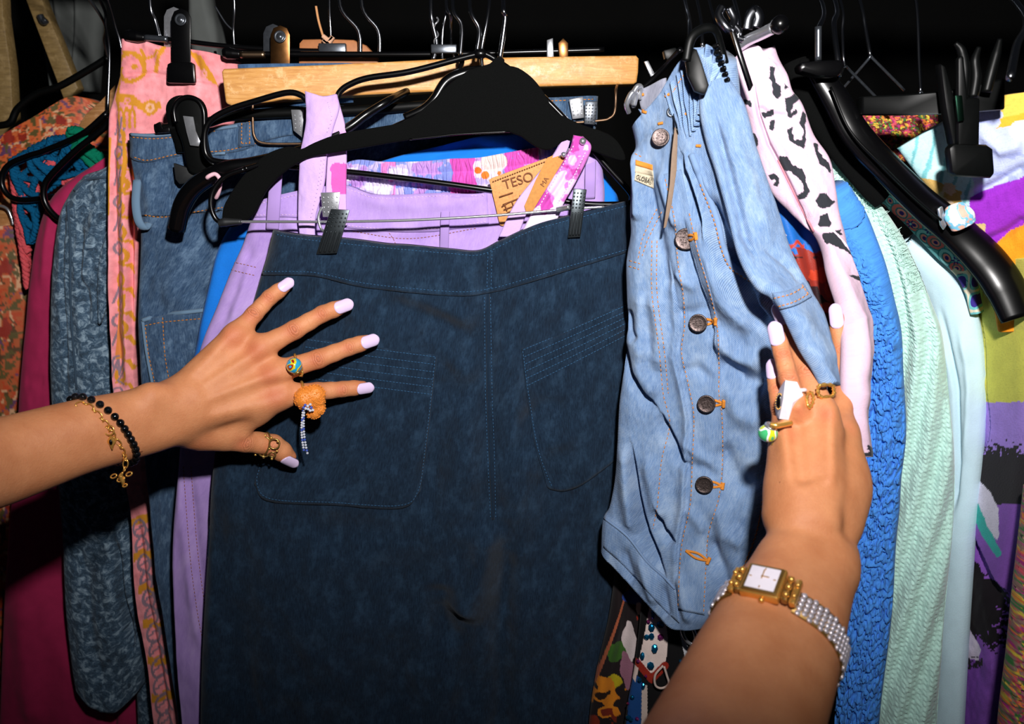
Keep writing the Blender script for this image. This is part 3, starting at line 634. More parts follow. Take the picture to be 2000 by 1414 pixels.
skp = garment('side_panel', [(1366, 172, .606), (1366, 219, .602), (1380, 283, .597), (1398, 336, .59), (1419, 407, .58), (1444, 500, .563), (1476, 556, .55), (1506, 573, .543), (1532, 607, .535), (1566, 677, .525), (1596, 717, .519), (1620, 752, .515)],
        [(1422, 148, .600), (1455, 205, .597), (1479, 293, .593), (1511, 389, .587), (1548, 500, .575), (1581, 564, .565), (1596, 595, .56), (1607, 618, .555), (1616, 645, .547), (1622, 680, .54), (1625, 720, .533), (1626, 755, .526)], M['lightdenim'],
        th=0.005, nu=70, nv=170, parent=sk, edge=0.2, wr=0.002, wrs=40, folds=[([(1400, 240), (1424, 330), (1446, 420), (1470, 510)], 9, -0.006, 's'), ([(1420, 230), (1460, 370), (1500, 480)], 18, 0.004), ([(1480, 480), (1530, 520), (1560, 560)], 8, -0.003), ([(1540, 620), (1580, 660), (1610, 720)], 16, 0.003)])
# skirt details ------------------------------------------------------
gat = lambda X, Y, U, V: 0.0042 * np.sin(2 * math.pi * (U * 9.0 + 0.5 * vnoise(U * 9, V * 4, 3))) * np.clip(1.2 - 0.5 * V, 0, 1)
swb = garment('gathered_waistband', [(1303, 182, .630), (1324, 236, .628), (1349, 295, .626)], [(1424, 128, .604), (1404, 168, .602), (1388, 208, .600)], M['lightdenim'],
        T=[(1303, 182, .630), (1330, 146, .622), (1362, 104, .614), (1390, 92, .608), (1424, 128, .604)], B=[(1349, 295, .626), (1362, 262, .615), (1388, 208, .600)], th=0.004, nu=110, nv=30, parent=sk, edge=0.1, wr=0.001, extra=gat)
M['greydenim'] = denim('grey_denim_inside', (104, 106, 122), (140, 142, 158), (176, 178, 192), blotch=60)
inner = garment('inner_waistband', [(1246, 178, .668), (1250, 205, .668), (1262, 236, .668)], [(1300, 152, .652), (1300, 175, .652), (1290, 232, .652)], M['greydenim'], T=[(1246, 178, .668), (1275, 166, .66), (1300, 152, .652)], th=0.003, nu=24, nv=20, parent=sk, wr=0.001)
tab = garment('button_tab', [(1247, 212, .648), (1263, 246, .644), (1278, 322, .640)], [(1300, 172, .634), (1322, 240, .632), (1350, 292, .630)], M['lightdenim'], T=[(1247, 212, .648), (1270, 222, .642), (1286, 205, .638), (1300, 172, .634)],
        B=[(1278, 322, .640), (1310, 308, .635), (1350, 292, .630)], th=0.004, nu=40, nv=40, parent=sk, edge=0.15, wr=0.0015, wrs=20)
hem = overlay('hem', skf, [(1181, 1011), (1178, 1068)], [(1320, 1152), (1326, 1216)], M['lightdenim'], sk, T=[(1181, 1011), (1226, 1047), (1263, 1095), (1297, 1126), (1320, 1152)], B=[(1178, 1066), (1218, 1102), (1263, 1152), (1301, 1193), (1326, 1216)], off=0.0018, nu=50, nv=12)
cord('hem_edge', hem, [(1181, 1012), (1226, 1048), (1263, 1096), (1297, 1127), (1318, 1150)], 0.0012, M['lightdenim'], sk, 0.0003)
plk = overlay('button_placket', skf, [(1296, 340), (1314, 428), (1321, 513), (1331, 575), (1334, 635), (1328, 688), (1342, 754), (1352, 814), (1349, 899), (1345, 984), (1331, 1049), (1325, 1097), (1321, 1190)],
        [(1330, 330), (1348, 417), (1365, 493), (1386, 564), (1402, 635), (1406, 711), (1406, 768), (1412, 814), (1413, 899), (1406, 970), (1386, 1040), (1381, 1097), (1376, 1200)], M['lightdenim'], sk, off=0.0013, nu=26, nv=150, wr=0.0007)
PL_L = [(1299, 350), (1317, 428), (1324, 513), (1334, 575), (1337, 635), (1331, 688), (1345, 754), (1355, 814), (1352, 899), (1348, 984), (1334, 1049), (1328, 1097), (1324, 1186)]
PL_R = [(1346, 417), (1363, 493), (1384, 564), (1400, 635), (1404, 711), (1404, 768), (1410, 814), (1411, 899), (1404, 970), (1384, 1040), (1379, 1097), (1374, 1196)]
dashes('stitching', plk, [PL_L, PL_R], M['thread'], sk, 5, 4, 0.00034, 0.0003)
dashes('stitching', skf, [[(1273, 470), (1273, 570), (1287, 683), (1295, 768), (1308, 828), (1292, 899), (1284, 984), (1275, 1032)], [(1283, 470), (1283, 570), (1297, 683), (1305, 768)], [(1283, 408), (1256, 462), (1246, 505)], [(1292, 414), (1266, 466), (1254, 500)], [(1229, 509), (1250, 515)], [(1228, 520), (1248, 526)], [(1240, 300), (1252, 306)], [(1487, 1000), (1470, 1060), (1440, 1130), (1410, 1170)], [(1500, 880), (1490, 960), (1478, 1040), (1450, 1115)]], M['thread'], sk, 5, 4, 0.00034)
dashes('stitching', swb, [[(1308, 190), (1330, 154), (1362, 112), (1376, 104)]], M['thread'], sk, 5, 3, 0.0004)
dashes('stitching', tab, [[(1254, 214), (1275, 226), (1296, 182)], [(1275, 318), (1300, 308), (1318, 300)], [(1304, 205), (1318, 240), (1342, 284)], [(1310, 200), (1326, 236), (1348, 278)]], M['thread'], sk, 4, 2.5, 0.0005)
cord('pocket_edge', skf, [(1350, 302), (1370, 354), (1398, 424), (1411, 480), (1428, 517), (1455, 537), (1490, 556)], 0.0026, M['lightdenim'], sk, 0.001, 12, 8)
dashes('stitching', skf, [[(1366, 360), (1393, 430), (1407, 485), (1424, 522), (1455, 544), (1486, 562)]], M['thread'], sk, 5, 4, 0.0004, 0.002)
fl = overlay('panel_hem', skp, [(1507, 572), (1513, 592), (1522, 604)], [(1568, 552), (1576, 566), (1584, 578)], M['lightdenim'], sk, T=[(1507, 572), (1540, 566), (1568, 552)], B=[(1522, 604), (1555, 594), (1584, 578)], off=0.003, nu=20, nv=12)
dashes('stitching', fl, [[(1510, 583), (1545, 574), (1571, 559)], [(1519, 599), (1552, 589), (1580, 573)], [(1566, 556), (1578, 574)]], M['thread'], sk, 5, 3.5, 0.0004)
def bartack(x, y, ang, ln=9, wd=3):
    q = [(x - ln / 2 * math.cos(ang), y - ln / 2 * math.sin(ang)), (x + ln / 2 * math.cos(ang), y + ln / 2 * math.sin(ang))]
    return q
def near_surface(gs, px, py, off):
    best = None
    for g_ in gs:
        h = g_.bvh.ray_cast(Vector(CAM), raydir(px, py).normalized())
        if h[0] is not None and (best is None or h[3] < best[1]): best = (h[0], h[3])
    return best[0] + Vector((0, -off, 0))
def thick_tack(bm, g_, pts, r, off=0.0006):
    add_tube(bm, [near_surface([g_, skf], a[0], a[1], off) for a in spline([(p[0], p[1], 0) for p in pts], 8)], r, 6)
for (x, y, g_) in [(1290, 241, tab), (1253, 186, inner), (1258, 219, tab), (1338, 223, tab), (1364, 285, tab), (1341, 222, tab), (1303, 186, tab)]:
    bm = bmesh.new(); a = random.uniform(-0.6, 0.6)
    thick_tack(bm, g_, bartack(x, y, a), 0.0011); bmobj('bar_tack', bm, M['thread'], sk)
def button(x, y, rpx, g_, tilt=(0.10, -0.35)):
    c = near_surface([g_, skf, plk], x, y, 0.0045); r = rpx * 0.62 / FPX
    nrm = Vector((tilt[1], -1.0, tilt[0])).normalized(); Mx = Matrix.Translation(c) @ frame_of(nrm).to_4x4()
    bm = bmesh.new()
    add_lathe(bm, [(0, -0.004), (r * 0.35, -0.004), (r * 0.35, -0.0015), (r * 0.9, -0.0014), (r, -0.0006), (r * 1.0, 0.0002), (r * 0.93, 0.0009), (r * 0.84, 0.0006), (r * 0.5, 0.0004), (0, 0.0006)], Mx, 28)
    o = bmobj('button', bm, M['buttonm'], sk)
    bm = bmesh.new()
    for k in range(9):
        a = 2.4 * k; rr = r * (0.2 + 0.055 * k)
        add_ball(bm, Mx @ Vector((rr * math.cos(a), rr * math.sin(a), 0.0007)), r * 0.10, 1, (1, 1, 0.5))
    bmobj('button_relief', bm, M['buttonm'], o)
def buttonhole(x, y, dx, dy, g_, open_=True):
    bm = bmesh.new(); n = Vector((-dy, dx, 0)).normalized()
    for s in (-1, 1):
        thick_tack(bm, g_, [(x, y), (x + dx * 0.5 + n.x * 5 * s, y + dy * 0.5 + n.y * 5 * s), (x + dx, y + dy)], 0.0011, 0.0004)
    thick_tack(bm, g_, [(x + dx - n.x * 7, y + dy - n.y * 7), (x + dx + n.x * 7, y + dy + n.y * 7)], 0.0016, 0.0006)
    bmobj('buttonhole', bm, M['thread'], sk)
for (x, y, r, dx, dy) in [(1337, 466, 21, 22, -4), (1361, 629, 18, 36, -1), (1377, 786, 18, 36, 2), (1373, 943, 18, 38, 6)]:
    buttonhole(x, y, dx, dy, plk); button(x, y, r, plk)
button(1288, 269, 17, tab, (0.15, -0.25))
buttonhole(1339, 1075, 44, 20, plk)
# leather strip tag hanging from the waist
lt = empty('strap_tag', 'narrow grey brown leather strip hanging from the skirt waistband', 'tag')
prism('strip', pxs([(1318, 248), (1324, 254), (1322, 330), (1312, 400), (1301, 444), (1296, 446), (1308, 360), (1312, 300)], 0.606), 0.0012, M['khaki'], lt, 0.0003)
tube('string', [P(1314, 216, .628), P(1318, 236, .612), P(1321, 250, .6055), P(1324, 262, .607), P(1320, 240, .613), P(1310, 218, .628)], 0.0005, M['blk'], lt, 5)
bm = bmesh.new(); Mx = Matrix.Translation(P(1312, 219, .6255)) @ frame_of((0, -1, 0.1)).to_4x4()
add_lathe(bm, [(0.0022, 0), (0.0040, 0), (0.0040, 0.0012), (0.0022, 0.0012), (0.0022, 0)], Mx, 18); bmobj('eyelet', bm, M['dsteel'], lt)
# woven label on the left edge of the skirt
lab = empty('woven_label', 'cream woven brand label on the skirt edge', 'label')
lb = overlay('label_cloth', skf, [(1241, 336), (1239, 352)], [(1276, 345), (1276, 368)], cloth('cream_label', (196, 184, 160), var=0.2), lab, off=0.0022, nu=16, nv=10)
overlay('label_stripe', skf, [(1241, 312), (1241, 322)], [(1274, 322), (1274, 333)], M['thread'], lab, off=0.0024, nu=16, nv=6)
overlay('label_cloth', skf, [(1241, 323), (1240, 336)], [(1275, 333), (1276, 345)], lb.o.data.materials[0], lab, off=0.002, nu=16, nv=6)
def text_on(name, s, px0, py0, ang, hpx, Y, mat, parent, depth=0.0003, tilt=0.0, sx=1.0, nrm=None):
    cu = bpy.data.curves.new(name, 'FONT'); cu.body = s; cu.extrude = depth
    h = hpx / FPX * Y / FWD[1]; cu.size = h * 1.45
    tmp = bpy.data.objects.new(name, cu); COL.objects.link(tmp); dg = bpy.context.evaluated_depsgraph_get(); dg.update()
    me = bpy.data.meshes.new_from_object(tmp.evaluated_get(dg)); bpy.data.objects.remove(tmp)
    o = link(name, me, mat, parent, False)
    R_ = Matrix.Rotation(math.radians(90) + tilt, 4, 'X') @ Matrix.Rotation(ang, 4, 'Z') @ Matrix.Diagonal((sx, 1, 1, 1))
    o.matrix_world = Matrix.Translation(P(px0, py0, Y)) @ R_
    me.transform(Matrix()); return o
yl = min(on(lb, 1245, 344).y, on(lb, 1258, 350).y, on(lb, 1270, 358).y) + .0034
text_on('label_lettering', 'GLOBAL', 1241, 349, -0.28, 8, yl - 0.0042, M['blkmat'], lab, sx=0.72)

# ------------------------------------------------------------------ leopard print shirt
lp = empty('leopard_shirt', 'pale pink shirt with black leopard spots next to the denim skirt', 'shirt')
BLK = (44, 46, 52)
def spots_paint(X, Y, C, U, V):
    j = 3.5 * fbm(X / 7, Y / 7, 17, 2); k = 3.5 * fbm(X / 7, Y / 7, 23, 2); A = X + j; B = Y + k
    polys = [[(1500, 134), (1514, 134), (1508, 150), (1511, 164), (1523, 168), (1523, 190), (1514, 197), (1505, 180), (1505, 164), (1498, 158)],
             [(1533, 165), (1541, 172), (1534, 176)], [(1531, 190), (1555, 180), (1567, 190), (1553, 200), (1547, 208), (1542, 222), (1554, 214), (1556, 220), (1545, 232), (1535, 228), (1532, 208)],
             [(1485, 222), (1509, 215), (1507, 228), (1500, 230), (1490, 234)], [(1501, 238), (1511, 236), (1509, 258), (1500, 256)], [(1452, 234), (1462, 247), (1456, 246)],
             [(1467, 260), (1474, 262), (1481, 280), (1476, 288), (1468, 278)],
             [(1533, 256), (1545, 250), (1543, 262), (1548, 276), (1560, 276), (1567, 266), (1566, 250), (1558, 240), (1565, 230), (1568, 215), (1576, 228), (1572, 250), (1572, 275), (1565, 292), (1548, 284), (1536, 272)],
             [(1590, 276), (1597, 282), (1600, 298), (1611, 310), (1620, 322), (1621, 338), (1610, 328), (1596, 318), (1590, 300)],
             [(1519, 306), (1534, 308), (1544, 320), (1562, 330), (1569, 342), (1571, 356), (1579, 372), (1572, 384), (1560, 388), (1555, 380), (1566, 372), (1566, 360), (1556, 348), (1540, 336), (1528, 330), (1521, 320)],
             [(1498, 342), (1510, 338), (1520, 348), (1518, 364), (1508, 360), (1513, 352), (1505, 350)], [(1588, 390), (1598, 378), (1612, 376), (1620, 386), (1632, 392), (1622, 404), (1605, 408), (1594, 402)],
             [(1600, 420), (1616, 416), (1620, 430), (1627, 438), (1622, 446), (1606, 446), (1599, 438)], [(1634, 452), (1646, 450), (1648, 460), (1635, 460)],
             [(1608, 470), (1626, 464), (1636, 478), (1640, 492), (1656, 504), (1660, 510), (1640, 500), (1618, 492), (1608, 484)],
             [(1640, 548), (1648, 545), (1672, 550), (1668, 558), (1652, 556)], [(1682, 622), (1690, 640), (1692, 662), (1684, 650)], [(1669, 810), (1680, 790), (1684, 800), (1674, 816)], [(1674, 870), (1682, 876), (1684, 892), (1676, 892)],
             [(1640, 600), (1646, 600), (1648, 606)], [(1452, 192), (1466, 196), (1470, 210), (1456, 204)], [(1430, 160), (1440, 176), (1436, 182), (1428, 172)]]
    for p in polys: put(C, inpoly(A, B, p), BLK)
    return C
lpg = garment('shirt_body', [(1462, 112, .662), (1440, 128, .660), (1426, 140, .657), (1440, 175, .655), (1455, 210, .655), (1476, 293, .652), (1504, 371, .650), (1539, 412, .648), (1585, 455, .644), (1612, 500, .620), (1632, 550, .604), (1652, 600, .583), (1661, 663, .562), (1663, 748, .545), (1667, 819, .540), (1676, 893, .540)],
        [(1505, 96, .65), (1536, 141, .648), (1548, 177, .646), (1568, 205, .645), (1589, 262, .643), (1621, 311, .64), (1633, 371, .638), (1640, 417, .636), (1660, 500, .625), (1667, 540, .62), (1683, 612, .605), (1692, 672, .59), (1684, 736, .58), (1673, 807, .565), (1680, 860, .56), (1684, 893, .56)], M['attr'],
        T=[(1462, 112, .662), (1472, 99, .658), (1493, 95, .654), (1505, 96, .65)], th=0.008, nu=150, nv=460, parent=lp, paint=spots_paint, base=lin((218, 188, 208)), edge=0.25, wr=0.002, wrs=40,
        folds=[([(1472, 166), (1484, 226), (1502, 280), (1519, 312), (1554, 382), (1589, 450)], 3.5, -0.006, 's'), ([(1500, 250), (1540, 340), (1600, 440)], 10, 0.004), ([(1480, 210), (1500, 225), (1540, 230)], 6, -0.003), ([(1560, 200), (1580, 300), (1620, 420)], 14, 0.003), ([(1660, 600), (1668, 700), (1664, 800)], 8, 0.003)])
cord('seam', lpg, [(1519, 312), (1554, 384), (1588, 452)], 0.0009, cloth('pink_piping', (196, 130, 140)), lp, 0.001)
# blue red and black printed shirt between skirt and leopard
pr = empty('printed_blouse', 'blue blouse with red and dark print glimpsed between skirt and leopard shirt', 'blouse')
def blue_red(X, Y, C, U, V):
    n = fbm(X / 26, Y / 30, 83, 3)
    put(C, (Y > 478 + 40 * n), (150, 44, 30)); put(C, (Y > 500) & (n > 0.05), (44, 20, 24)); put(C, (Y > 520) & (n < -0.28), (196, 60, 30)); put(C, (X < 1556) & (n > 0.1) & (Y < 460), (228, 214, 222)); put(C, (np.abs(Y - 476 - 5 * np.sin(X / 4)) < 4) & (X < 1568), (200, 64, 34)); put(C, (X > 1636) & (Y > 560), (100, 60, 110))
    return C
garment('blouse_body', [(1500, 380), (1520, 450), (1545, 540), (1580, 640), (1600, 720), (1610, 800)], [(1600, 400), (1630, 450), (1660, 540), (1672, 640), (1674, 720), (1674, 800)], M['attr_silk'], th=0.006, Y=0.675, nu=80, nv=180, parent=pr, paint=blue_red, base=lin((24, 104, 190)), wr=0.003, wave=[(2, 0.003, 0.0, 0.3)])
# ------------------------------------------------------------------ crinkled blue garment
cb = empty('crinkled_dress', 'cornflower blue crinkled dress hanging right of the leopard shirt', 'dress')
def crinkle(X, Y, U, V):
    n = fbm(X / 17, Y / 22, 101, 3); r = 1 - np.abs(2 * np.abs(np.sin(X / 17.0 + 5 * n) * np.sin(Y / 23.0 + 5 * fbm(X / 30, Y / 30, 109, 3))) - 1)
    return 0.0055 * r * np.clip((Y - 380) / 200, 0.15, 1) + 0.004 * fbm(X / 9, Y / 11, 113, 3) * np.clip((Y - 380) / 300, 0.2, 1)
garment('dress_body', [(1610, 360, .678), (1640, 420, .678), (1660, 517, .673), (1675, 612, .668), (1680, 700, .668), (1668, 807, .668), (1672, 922, .668), (1670, 1045, .668), (1655, 1118, .668), (1640, 1173, .668), (1640, 1300, .668), (1630, 1414, .668), (1625, 1540, .668)],
        [(1640, 390, .658), (1688, 460, .653), (1720, 520, .648), (1745, 594, .648), (1759, 648, .648), (1763, 718, .648), (1770, 842, .648), (1760, 935, .648), (1756, 1000, .648), (1749, 1065, .648), (1742, 1200, .648), (1720, 1380, .648), (1708, 1540, .648)], M['crinkleblue'], th=0.013, nu=100, nv=420, parent=cb, edge=0.5, wr=0.002, extra=crinkle,
        folds=[([(1660, 440), (1690, 560), (1708, 700), (1710, 900)], 6, -0.006)])
# ------------------------------------------------------------------ mint knitted cardigan
mc = empty('mint_cardigan', 'mint green cable knit cardigan on the right', 'cardigan')
def knit(X, Y, U, V):
    s = np.cumsum(np.ones_like(V), 0)
    rows = np.sin(2 * math.pi * (Y / 9.0 + 0.35 * np.abs(((U * 11) % 1) - 0.5) * 2))
    cols = np.sin(2 * math.pi * U * 11)
    cab = np.sin(2 * math.pi * (U * 2.2 + Y / 210.0)) 
    return 0.0011 * rows * (0.5 + 0.5 * cols) + 0.0035 * cab + 0.0014 * fbm(X / 6, Y / 6, 121, 3)
mcg = garment('cardigan_body', [(1618, 312, .711), (1650, 385, .706), (1690, 450, .701), (1730, 540, .696), (1750, 620, .696), (1755, 718, .696), (1758, 842, .696), (1750, 970, .696), (1740, 1065, .696), (1732, 1200, .696), (1712, 1380, .696), (1700, 1540, .696)],
        [(1628, 312, .701), (1703, 388, .691), (1766, 478, .681), (1819, 598, .676), (1840, 655, .676), (1851, 754, .676), (1863, 870, .676), (1864, 980, .676), (1856, 1085, .676), (1843, 1220, .676), (1832, 1380, .676), (1824, 1540, .676)], M['mint'], th=0.013, nu=150, nv=520, parent=mc, edge=0.5, wr=0.003, wrs=60, extra=knit)
bm = bmesh.new(); rs = random.Random(4)
for k in range(420):      # fuzz along the shoulder
    t = rs.random(); a = resample([(1620, 312, 0), (1652, 345, 0), (1703, 388, 0), (1766, 478, 0), (1800, 560, 0)], np.array([t]))[0]
    p = on(mcg, a[0] - rs.uniform(2, 24), a[1] + rs.uniform(2, 14)); q = p + Vector((rs.uniform(-.003, .006), rs.uniform(-.004, 0), rs.uniform(-.001, .006)))
    add_tube(bm, [p, (p + q) / 2 + Vector((rs.uniform(-.001, .001), 0, rs.uniform(-.001, .001))), q], 0.00018, 3)
tag(bmobj('wool_fuzz', bm, M['mint'], mc), kind='stuff')
# ------------------------------------------------------------------ pale blue shirt
pb = empty('pale_shirt', 'very pale blue long shirt between mint cardigan and tie dye sweatshirt', 'shirt')
garment('shirt_body', [(1765, 466, .730), (1790, 540, .730), (1819, 610, .725), (1835, 700, .720), (1845, 800, .720), (1850, 900, .720), (1848, 1000, .720), (1840, 1118, .720), (1830, 1227, .720), (1824, 1336, .720), (1815, 1540, .720)],
        [(1775, 466, .710), (1830, 503, .705), (1872, 541, .700), (1903, 598, .695), (1917, 660, .690), (1925, 720, .690), (1924, 800, .690), (1914, 900, .690), (1902, 1000, .690), (1893, 1150, .690), (1872, 1540, .690)], M['paleblue'], th=0.011, nu=60, nv=140, parent=pb, edge=0.5, wr=0.003,
        folds=[([(1850, 600), (1880, 760), (1886, 900), (1880, 1000)], 6, -0.005), ([(1890, 640), (1906, 760), (1902, 900)], 8, 0.003)])
# ------------------------------------------------------------------ paisley scarf / blouse
ps = empty('paisley_blouse', 'turquoise and coral paisley blouse shoulder under the black hanger', 'blouse')
def paisley(X, Y, C, U, V):
    for (x, y, r, a) in [(1724, 402, 14, 0.4), (1740, 388, 10, 1.0), (1762, 412, 17, 0.7), (1786, 436, 13, 0.5), (1806, 462, 15, 0.9), (1828, 470, 14, 0.5), (1850, 500, 15, 0.9), (1870, 520, 12, .4), (1880, 552, 13, .4)]:
        dx = (X - x) * math.cos(a) + (Y - y) * math.sin(a); dy = -(X - x) * math.sin(a) + (Y - y) * math.cos(a)
        d = np.hypot(dx / 1.5, dy) / r
        put(C, d < 1.0, (60, 140, 150)); put(C, d < 0.86, (236, 118, 112) if (int(x) // 7) % 2 else (150, 216, 220)); put(C, d < 0.55, (40, 120, 130)); put(C, d < 0.42, (238, 150, 140)); put(C, (d < 0.22), (60, 40, 120))
    for (x, y) in [(1779, 434), (1815, 445), (1868, 505), (1748, 425)]:
        th = np.arctan2(Y - y, X - x); d = np.hypot(X - x, Y - y); put(C, d < 9 * (0.65 + 0.35 * np.cos(6 * th)), (64, 40, 130)); put(C, d < 2.5, (150, 210, 215))
    put(C, (Y > 520) & (np.abs(np.sin(X / 9) * np.sin(Y / 12)) < 0.18), (236, 224, 200)); put(C, (Y > 520) & (np.abs(np.sin(X / 9) * np.sin(Y / 12)) > 0.55), (66, 50, 150))
    return C
garment('blouse_body', [(1705, 384, .705), (1760, 430, .70), (1826, 500, .695), (1872, 545, .69), (1898, 610, .69)], [(1738, 364, .695), (1802, 412, .69), (1862, 468, .685), (1902, 530, .682), (1918, 610, .682)], M['attr'], th=0.004, nu=120, nv=260, parent=ps, paint=paisley, base=lin((120, 200, 204)), edge=0.3, wr=0.002)
# ------------------------------------------------------------------ hangers, hooks and clips
def hook(parent, path, Y, r=0.0016, mat=None, name='hook'):
    """path from the hanger neck upwards in the picture; continued up and over the rail"""
    pts = [P(p[0], p[1], p[2] if len(p) > 2 else Y) for p in path]
    e = pts[-1]; x = e.x; R_ = 0.016
    side = 1
    pts += [Vector((x, (e.y + RAILY) / 2 + 0.012 * side, (e.z + RAILZ) / 2 + 0.003)), Vector((x, RAILY + R_ * 0.92, RAILZ - 0.004)), Vector((x, RAILY + R_ * 0.75, RAILZ + R_ * 0.75)), Vector((x, RAILY, RAILZ + R_)), Vector((x, RAILY - R_ * 0.75, RAILZ + R_ * 0.75)), Vector((x, RAILY - R_, RAILZ - 0.002)), Vector((x, RAILY - R_ * 0.9, RAILZ - 0.010))]
    return tube(name, pts, r, mat or M['hooksteel'], parent, 8, n=6)
def plate(name, poly, Y, th, mat, parent, dots=None, ribs=0, bev=0.0006, tilt=None):
    pts = pxs(poly, Y); o = prism(name, pts, th, mat, parent, bev)
    if dots:
        a, b, c, d = [Vector(p) for p in (pts[0], pts[1], pts[2], pts[3])]; bm = bmesh.new(); nx, ny, v0, v1 = dots
        for i in range(nx):
            for j in range(ny):
                u = (i + 0.5) / nx; v = v0 + (v1 - v0) * (j + 0.5) / ny
                p = (a * (1 - u) + b * u) * (1 - v) + (d * (1 - u) + c * u) * v
                add_ball(bm, p, 0.0009, 1, (1, 0.6, 1))
        o2 = bmobj('embossing', bm, mat, o); o2['kind'] = 'stuff'
    if ribs:
        a, b, c, d = [Vector(p) for p in (pts[0], pts[1], pts[2], pts[3])]
        for i in range(ribs):
            u = (i + 0.7) / (ribs + 0.4); p = (a * (1 - u) + b * u); q = (d * (1 - u) + c * u)
            tube('rib', [p * 0.52 + q * 0.48, p * 0.3 + q * 0.7, p * 0.04 + q * 0.96], 0.0008, mat, o, 6)
    return o
# wooden clamp hanger
wh = empty('wooden_hanger', 'blond wooden clamp hanger, long bar across the top middle', 'hanger')
WB = [(432, 140, .758), (436, 134, .758), (640, 126, .764), (900, 113, .772), (1150, 109, .778), (1243, 108, .78), (1248, 114, .78), (1247, 140, .78), (1244, 160, .78), (1238, 164, .78), (1050, 169, .776), (800, 181, .769), (640, 189, .764), (452, 206, .758), (440, 202, .758)]
prism('clamp_bar', pxs(WB, .77), 0.011, M['wood'], wh, 0.0022, segs=3)
prism('clamp_bar', [p + Vector((0, 0.0145, 0)) for p in pxs(WB, .77)], 0.010, M['wood'], wh, 0.0022, segs=3)
hook(wh, [(846, 118, .788), (853, 85, .79), (846, 50, .79), (842, 18, .79)], .79, .0022)
tube('twisted_wire', [P(852 + 4 * math.cos(t), 96 - t * 4.5, .789) + Vector((0, 0.002 * math.sin(t), 0)) for t in np.linspace(0, 14, 50)], .0009, M['steel'], wh, 6, raw=True)
bm = bmesh.new(); add_box(bm, P(868, 97, .79), (.024, .012, .008), None, .001); bmobj('hook_bracket', bm, M['dsteel'], wh)
# black velvet hanger
vh = empty('velvet_hanger', 'wide black velvet hanger in front of the wooden bar', 'hanger')
VO = [(966, 113), (984, 113), (987, 126), (1012, 132), (1040, 152), (1062, 180), (1083, 216), (1108, 230), (1139, 244), (1189, 262), (1212, 284), (1222, 310), (1205, 312), (1154, 293), (1108, 274), (1076, 292), (1047, 287), (998, 259), (899, 263), (800, 273), (676, 294), (612, 305), (584, 316), (549, 340), (517, 375), (495, 417), (472, 437), (452, 444), (436, 440), (433, 424), (439, 396), (471, 347), (506, 311), (534, 294), (566, 286), (587, 291), (612, 279), (655, 263), (718, 251), (789, 237), (835, 205), (871, 170), (913, 138), (956, 124)]
vo = [(v[0], v[1]) for v in spline([(a, b, 0) for a, b in VO], 3, True)]
prism('hanger_body', pxs(vo, .706), 0.007, M['velvet'], vh, 0.0024, segs=3, sharp=60)
tube('lower_rim', pxs([(800, 272), (850, 267), (899, 262), (996, 257)], .7065), .0009, M['blk'], vh, 6)
hook(vh, [(976, 115), (982, 75), (987, 32), (983, 12)], .709, .0021)
# black tubular strap hanger
th_ = empty('tube_hanger', 'thin black tubular hanger with strap notches in front of the wood', 'hanger')
TP = [(940, 104), (900, 114), (800, 140), (720, 152), (683, 165), (664, 179), (656, 196), (645, 205), (612, 205), (600, 198), (588, 186), (560, 181), (500, 197), (450, 213), (415, 232), (401, 255), (400, 290), (408, 308), (430, 316), (500, 320), (580, 327), (700, 338), (850, 356), (1000, 377), (1060, 385), (1143, 398), (1222, 398), (1234, 388), (1228, 372), (1190, 330), (1120, 250), (1040, 170), (970, 118), (945, 104)]
tube('hanger_frame', pxs(TP, .728), .0026, M['blk'], th_, 10, n=6)
bm = bmesh.new(); add_ball(bm, P(938, 105, .728), .0055, 2, (1.2, .8, .8)); bmobj('neck_joint', bm, M['blk'], th_)
hook(th_, [(931, 105, .728), (936, 57, .73), (918, 14, .735)], .73, .0018)
# glossy plastic hanger under the blue blouse
gh = empty('glossy_hanger', 'glossy black plastic hanger whose curved tip crosses the blue jeans', 'hanger')
tube('hanger_arm', pxs([(940, 138, .73), (905, 144, .728), (872, 160, .727), (848, 195, .725), (826, 214, .724), (790, 230, .724)], .72), [.0045, .005, .0042, .0035], M['blk'], gh, 10)
tube('hanger_arm', pxs([(850, 150, .80), (815, 168, .79), (785, 183, .76), (757, 198, .732), (715, 224, .728), (676, 252, .724), (600, 290, .722), (500, 318, .722), (448, 328, .722), (412, 344, .724), (378, 368, .727), (356, 402, .731), (345, 448, .735)], .73), [.0030, .0032, .0034, .0036, .0040, .0046, .0060, .0074, .0080, .0082, .0078], M['blk'], gh, 12)
hook(gh, [(942, 136, .732), (941, 95, .735), (955, 14, .74)], .735, .0016)
ht = empty('hair_tie', 'pale pink elastic wrapped round the glossy black hanger tip', 'hair tie')
tube('elastic', [P(405, 347, .714), P(420, 340, .713), P(430, 352, .713), P(428, 372, .716), P(422, 386, .722), P(424, 370, .728), P(416, 350, .728)], .0018, cloth('pink_elastic', (226, 178, 190)), ht, 8, True)
